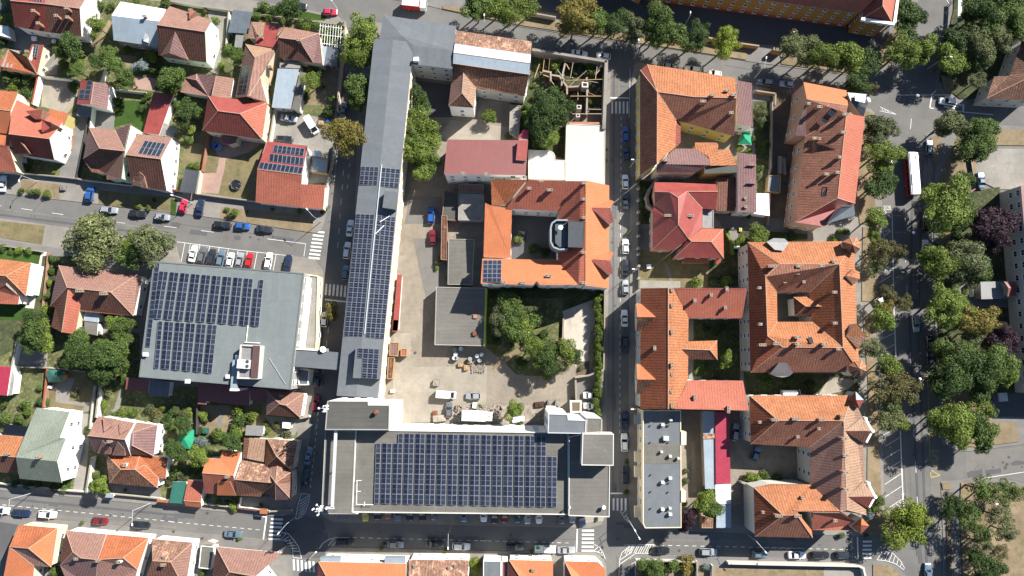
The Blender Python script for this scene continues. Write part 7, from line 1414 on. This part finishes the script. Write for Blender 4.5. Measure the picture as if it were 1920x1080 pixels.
for i, (c, x, y) in enumerate((('G2', 373, 52), ('G2', 210, 705), ('G3', 327, 573), ('G3', 447, 388), ('G5', 398, 186), ('G1', 810, 415), ('F1', 1480, 878))):
    q = WP(c, x, y, 7.5); r = empty('wire_lamp', (q.x, q.y, 7.2), 'round white lamp hanging on wires above the avenue, ' + ordi(i, 7, 'north'), 'street lamp', 'lamps hung above the avenue'); b = MB(); b.bar((0, 0, 0), (0, 0, .35), .42, 0, .2, 10); b.build('lamp_head', ['lamp_glass'], r); b = MB(); b.bar((-9, 0, .5), (9, 0, .6), .008, 0, n=4); b.build('wire', ['frame_dark'], r)
# antennas and steelwork on the main building
r = empty('steel_frame', WP('C5', 190, 560, 17.2), 'long pale steel beam frame on the west roof strip of the main building', 'steel frame'); o3 = r.location
for P in ('205,100 160,1040', '100,275 205,280', '100,1040 180,1045', '110,90 215,92'):
    p = pts(P, 2); a = WP('C5', *p[0], 19.4); d = WP('C5', *p[1], 19.4); e = (d - a).normalized(); n = Vector((-e.y, e.x, 0)) * (.35 if P.startswith('205') else .22); b = MB(); b.add([a - n, d - n, d + n, a + n] + [k - Vector((0, 0, .35)) for k in (a - n, d - n, d + n, a + n)], [(0, 1, 2, 3), (4, 7, 6, 5), (0, 4, 5, 1), (1, 5, 6, 2), (2, 6, 7, 3), (3, 7, 4, 0)]); b.build('beam', ['galv'], r, o3)
for x, y in ((205, 130), (185, 400), (175, 700), (162, 1000)): p = WP('C5', x, y, 18); b = MB(); b.box(p.x, p.y, 17, 19.1, .2, .2); b.build('post', ['galv'], r, o3)
an = random.Random(9)
for gi, (cx, cy, n, lab) in enumerate(((145, 110, 13, 'cluster of white telecom antennas at the north-west roof corner of the main building'), (85, 1020, 13, 'cluster of white telecom antennas at the south-west roof corner of the main building'))):
    q = WP('C5', cx, cy, 17); r = empty('antenna_mast', q, lab, 'antennas', 'telecom antennas'); b = MB(); b.bar((0, 0, 0), (0, 0, 6.5), .12, 0, n=6); b.build('mast', ['galv'], r)
    for i in range(n):
        a = an.uniform(0, 6.28); rr = an.uniform(.3, 1.5); z = an.uniform(2.5, 6.2); b = MB(); x, y = rr * math.cos(a), rr * math.sin(a)
        if i % 3 == 0: b.bar((x, y, z), (x + .25 * math.cos(a), y + .25 * math.sin(a), z), .3, 0, .26, 10)
        else: b.box(x, y, z - .7, z + .7, .2, .3, a)
        b.bar((x, y, z), (0, 0, z - .4), .03, 0, n=4); b.build('antenna', ['white_paint'], r)
for c, x, y, z, s, m, lab, nm in (('C5', 560, 165, 20.2, .8, 'salmon', 'orange drum on the dark felt roof block', 'roof_drum'), ('D5', 1140, 945, 17, .7, 'white_paint', 'white ball camera mast on the concrete coloured roof', 'camera_mast'), ('D6', 980, 303, 17, .4, 'white_paint', 'small white vent at the west edge of the concrete coloured roof', 'roof_vent')):
    q = WP(c, x, y, z + 1.4); r = empty(nm, (q.x, q.y, z), lab, 'roof fitting'); b = MB(); b.bar((0, 0, -.2), (0, 0, 1), .2 * s + .05, 0, n=8); b.build('stand', ['galv'], r); b = MB(); b.bar((0, 0, .9), (0, 0, 1.4), .75 * s, 0, .5 * s, 12); b.build('drum', [m], r)
r = empty('safety_rail', WP('C5', 390, 900, 16.2), 'white pipe rail at the south-west corner of the solar roof', 'rail'); o3 = r.location
for P in ('390,790 385,1010', '385,1010 540,1012', '385,790 430,790', '388,890 425,890', '460,985 456,1025'): p = pts(P, 2); b = MB(); b.bar(WP('C5', *p[0], 17), WP('C5', *p[1], 17), .07, 0, n=5); b.build('rail', ['white_paint'], r, o3)
# office roof gear
r = empty('rooftop_unit', WP('B2', 685, 405, 11.8), 'pale air handling unit with two dark fans on the office roof box', 'air conditioner'); b = MB(); b.box(0, 0, 0, 1.3, 3.0, 2.2, R(-4)); b.build('casing', ['metal_white'], r)
for y in (-.55, .6): b = MB(); b.bar((1.0, y, 1.3), (1.0, y, 1.36), .45, 0, n=12); b.build('fan', ['frame_dark'], r)
r = empty('air_duct', WP('B2', 590, 500, 9.5), 'blue-grey air duct running over the south edge of the office roof', 'duct'); duct(r, r.location, 'B2', '570,365 618,370 605,640 548,640', 9.5, 10.6, 'metal_pale', 'duct_run'); duct(r, r.location, 'B2', '545,630 608,633 606,655 542,652', 3, 10.7, 'metal_white', 'duct_drop'); duct(r, r.location, 'B2', '600,322 640,322 640,382 598,382', 9.5, 10.9, 'metal_white', 'elbow')
for c, x, y, lab in (('B1', 1330, 318, 'little white box at the west edge of the office roof'), ('B2', 522, 522, 'little white box beside the air duct on the office roof'), ('B2', 148, 566, 'tiny white box at the south edge of the office roof')):
    q = WP(c, x, y, 10.4); r = empty('roof_vent', (q.x, q.y, 9.4), lab, 'vent'); b = MB(); b.box(0, 0, 0, .9, 1.0, .9); b.build('housing', ['white_paint'], r); b = MB(); b.box(0, 0, .9, 1.0, 1.15, 1.05, 0, 0, .8); b.build('lid', ['metal_white'], r)
for c, P, m, lab in (('B2', '680,205 820,212', 'white_paint', 'white cable tray north of the office roof box'), ('B2', '712,50 695,205', 'white_paint', 'white conduit from the solar rows to the office roof box'), ('B2', '905,348 1060,592', 'galv', 'thin bright cable slanting over the office roof'), ('C3', '355,80 445,25', 'white_paint', 'white snow bar across the eastern solar field, northern'), ('C3', '315,188 395,110', 'white_paint', 'white snow bar across the eastern solar field, southern')):
    p = pts(P, 2); z = 9.75 if c[0] == 'B' else 10.5; a = WP(c, *p[0], z); d = WP(c, *p[1], z); r = empty('conduit', a, lab, 'conduit'); b = MB(); b.bar(a, d, .11 if m == 'white_paint' else .04, 0, n=4); b.build('pipe', [m], r, a)
r = empty('ridge_conduit', WP('C3', 280, 400, 10.3), 'pale cable tray running along the ridge of the long narrow roof', 'conduit'); b = MB()
for i in range(1): p = WP('C2', 372, 535, 10.35); q = WP('C4', 215, 130, 10.35); b.bar(p, q, .16, 0, n=4)
b.build('tray', ['galv'], r, r.location)
# garden things
r = empty('paddling_pool', WP('A4', 430, 375, .3), 'blue round paddling pool with a red centre on the small lawn', 'paddling pool')
for x, y, rr_, m in ((-.6, .5, .95, 'blue_cloth'), (.5, -.1, 1.1, 'paint_paleblue')):
    b = MB(); b.bar((x, y, 0), (x, y, .3), rr_, 0, rr_ * .92, 16); b.build('basin', [m], r)
b = MB(); b.bar((.2, 0, .3), (.2, 0, .45), .28, 0, .2, 8); b.build('float_toy', ['paint_red'], r)
q = WP('A4', 600, 718, .8); r = empty('trampoline', (q.x, q.y, K), 'round dark blue trampoline on the dry lawn', 'trampoline'); b = MB(); b.bar((0, 0, .6), (0, 0, .66), 1.25, 0, n=20); b.build('mat', ['black'], r)
b = MB(); N = 20
for i in range(N): a, d = 6.2832 * i / N, 6.2832 * (i + 1) / N; b.bar((1.3 * math.cos(a), 1.3 * math.sin(a), .7), (1.3 * math.cos(d), 1.3 * math.sin(d), .7), .15, 0, n=5)
b.build('rim', ['paint_navy'], r)
for i in range(6): a = i * 1.047; b = MB(); b.bar((1.3 * math.cos(a), 1.3 * math.sin(a), 0), (1.3 * math.cos(a), 1.3 * math.sin(a), 2), .04, 0, n=4); b.build('post', ['galv'], r)
def tent_(c, P, ap, z, label, m, m2):
    L = [WP(c, x, y, z) for x, y in pts(P, 2)]; A = WP(c, ap[0], ap[1], z + 1.1); cen = sum(L, Vector()) / len(L); cen.z = .2; r = empty('advertising_tent', cen, label, 'tent'); b = MB()
    for i in range(4): b.add([L[i], L[(i + 1) % 4], A], [(0, 1, 2)], 0); b.add([L[i], L[(i + 1) % 4], L[(i + 1) % 4] - Vector((0, 0, .35)), L[i] - Vector((0, 0, .35))], [(0, 3, 2, 1)], 1)
    b.build('canopy', [m, m2], r, cen)
    for q in L: b = MB(); b.box(q.x, q.y, .2, z - .05, .08, .08); b.build('post', ['galv'], r, cen)
    return r
tt = tent_('E2', '1040,235 1112,222 1125,348 1000,345', (1062, 285), 2.5, 'bright green party tent with white patches in the shaded yard', 'teal_cloth', 'white_paint')
for c, x, y, w_, h_, m, lab in (('F5', 445, 460, 3.2, 3.4, 'blue_cloth', 'blue tarpaulin covered pile in the shaded court'), ('G5', 1332, 388, 2.4, 2.4, 'pale_wall', 'small square concrete pit cover on the dark yard at the right'),
        ('E2', 1385, 540, 1.2, 5.5, 'dust', 'pale plank stack in the dark lane, western'), ('E2', 1425, 548, 1, 5.0, 'dust', 'pale plank stack in the dark lane, eastern'), ('A4', 1385, 150, 1.4, 1.2, 'wood', 'brown crate in the concrete yard'), ('A4', 1435, 125, 1.3, .9, 'blue_cloth', 'blue tarpaulin bundle beside the brown crate'), ('A1', 310, 350, 1.4, 1.2, 'white_paint', 'white garden table in the shade of the joined houses'),
        ('A1', 490, 375, 1, 1, 'white_paint', 'white box beside the brown roofed half'), ('A3', 575, 745, 1.3, 1.5, 'pavement_grey', 'grey utility box on the pavement by the dry verge'), ('B1', 455, 615, 1.2, .8, 'white_paint', 'white bench under the green gazebo'), ('B2', 320, 1020, 1.3, 1.4, 'metal_teal', 'small green box in the garden south of the wine red roof'),
        ('C4', 870, 580, 1.6, 1.6, 'dust', 'pale rubble heap beside the white van, northern'), ('C4', 900, 905, 3.6, 1.8, 'dust', 'pale sheet covered heap against the main building wall'), ('C4', 860, 860, 1.2, 1.2, 'salmon', 'small pinkish crate on the sheet covered heap'), ('C4', 470, 655, 1.2, .8, 'white_paint', 'white board lying in the dusty courtyard'), ('C4', 1225, 785, 1, 1.6, 'white_paint', 'white panel behind the box lorry'),
        ('C4', 1095, 415, 1.3, 1.0, 'wood', 'orange pallet stack south of the concrete roofed shed, western'), ('C4', 1145, 440, 1.1, 1.5, 'wood', 'orange pallet stack south of the concrete roofed shed, middle'), ('C4', 1180, 385, 1.2, .9, 'wood', 'orange pallet stack south of the concrete roofed shed, eastern'), ('D4', 645, 780, 2.6, 1.4, 'brown_old', 'rusty brown sheet on the rubble strip'), ('D4', 810, 765, 1.2, 1.4, 'pavement', 'pale concrete block west of the earth roofed hut, eastern'), ('D4', 735, 760, 1, 1.2, 'pavement', 'pale concrete block west of the earth roofed hut, western'),
        ('D4', 450, 915, 3.4, 1.4, 'white_paint', 'long white tank beside the bush in the rubble'), ('B5', 105, 605, 2, 2, 'paint_paleblue', 'x'), ('E5', 740, 1050, 2, 1.6, 'metal_pale', 'blue and white hut roof under the yard tree'), ('D3', 485, 180, 1.8, 1, 'grey_wall', 'grey garden shed box in the courtyard of the orange house'), ('E3', 180, 490, 1.2, 1.2, 'white_paint', 'white square well frame in the villa lawn'), ('E3', 990, 310, 1.8, .7, 'white_paint', 'white bench by the clipped hedge'), ('E3', 1025, 148, .8, 1.2, 'yellow_wall', 'yellow garden toy by the villa path')):
    if lab == 'x': continue
    q = WP(c, x, y, .8); r = empty('stored_item' if 'heap' not in lab else 'rubble_heap', (q.x, q.y, .2), lab, 'heap' if 'heap' in lab else 'box', None, R(an.uniform(-8, 8))); b = MB(); hh = an.uniform(.5, 1.1); b.box(0, 0, 0, hh, w_, h_, 0, 0, .9); b.box(w_ * .1, 0, hh, hh + .12, w_ * .5, h_ * .6, 0, 0, .7); b.build('bulk', [m], r)
    b = MB(); b.box(0, 0, -.05, .08, w_ * 1.06, h_ * 1.06); b.build('base', ['frame_dark'], r)
dm = MB(); dm.bar((0, 0, 0), (0, 0, .9), .42, 0, n=10); _o = dm.build('barrel', ['metal_pale']); DMX = _o.data; bpy.data.objects.remove(_o)
dl = [('C4', 1045, 275), ('C4', 1100, 265), ('C4', 1052, 315), ('C4', 1040, 350), ('C4', 1062, 352), ('C4', 1185, 358), ('C4', 1272, 372), ('C4', 1250, 330), ('C4', 1290, 318)]; dl.sort(key=lambda q: q[1])
for i, (c, x, y) in enumerate(dl):
    q = WP(c, x, y, 1); r = empty('barrel', (q.x, q.y, .25), 'blue-grey barrel south of the concrete roofed shed, ' + ordi(i, len(dl), 'west'), 'barrel', 'barrels in the courtyard', 0); inst('shell', DMX, r, (0, 0, 0), 0, 1.35, ['metal_pale' if i % 2 else 'galv'])
rr2 = random.Random(21)
rb = MB()
for _ in range(260):
    x, y = rr2.uniform(900, 1330) + 0, rr2.uniform(790, 930); q = WP('C4', x + 150, y, .3); rb.box(q.x, q.y, .2, .2 + rr2.uniform(.15, .8), rr2.uniform(.2, 1.1), rr2.uniform(.15, .6), rr2.uniform(0, 3))
for _ in range(160):
    q = WP('C4', rr2.uniform(1200, 1320), rr2.uniform(400, 480), .3); rb.box(q.x, q.y, .2, .2 + rr2.uniform(.1, .4), rr2.uniform(.2, .9), rr2.uniform(.15, .4), rr2.uniform(0, 3))
for _ in range(200):
    q = WP('D1', rr2.uniform(620, 1220), rr2.uniform(560, 1050), .3); rb.box(q.x, q.y, .2, .2 + rr2.uniform(.1, .5), rr2.uniform(.2, 1.0), rr2.uniform(.15, .4), rr2.uniform(0, 3))
o = rb.build('rubble', ['rubble']); o['kind'] = 'stuff'; o['label'] = 'loose grey and brown building rubble lying in heaps'; o['category'] = 'rubble'
# vine pergola
pg = empty('pergola', WP('A2', 1450, 320, 0), 'white slatted pergola half covered by vines beside the cream street wall', 'pergola'); o3 = pg.location
for i in range(9):
    a = WP('A2', 1380 + i * 24, 215 + i * 3, 2.6); d = WP('A2', 1365 + i * 24, 400 + i * 6, 2.6); b = MB(); b.bar(a, d, .06, 0, n=4); b.build('slat', ['white_paint'], pg, o3)
for i in range(3):
    a = WP('A2', 1370, 235 + i * 80, 2.5); d = WP('A2', 1580, 262 + i * 80, 2.5); b = MB(); b.bar(a, d, .07, 0, n=4); b.build('beam', ['white_paint'], pg, o3)
# dish, bus shelter, bollards
for c, x, y, z, lab in (('F1', 1020, 920, 9.4, 'white satellite dish on the dark corner terrace'), ('B2', 1400, 272, 9, 'round white dish on the footbridge edge')):
    q = WP(c, x, y, z); r = empty('satellite_dish', q, lab, 'dish'); b = MB(); b.bar((0, 0, 0), (.1, .05, .18), .25, 0, .75, 14); b.build('dish', ['white_paint'], r); b = MB(); b.bar((0, 0, -1), (0, 0, 0), .05, 0, n=5); b.build('bracket', ['galv'], r)
canopy('G1', 'bus_shelter', 'long grey bus shelter in the tree shade at the top right', 'bus shelter', '825,-60 872,-60 850,250 812,245', 2.6, 'metal_slate')
canopy('F1', 'terrace_awning', 'scruffy white awning on the dark corner terrace', 'awning', '905,865 1000,870 990,945 900,925', 12.2, 'metal_white')
r = empty('wall_planter', WP('A3', 650, 320, 0), 'narrow red-brown brick planter beside the long paved driveway', 'planter'); duct(r, r.location, 'A3', '635,262 680,265 655,400 618,395', 0, .7, 'brick_rough', 'planter_box'); duct(r, r.location, 'A3', '645,275 668,277 648,385 632,382', .68, .74, 'soil', 'earth')
# ---------------------------------------------------------------- done
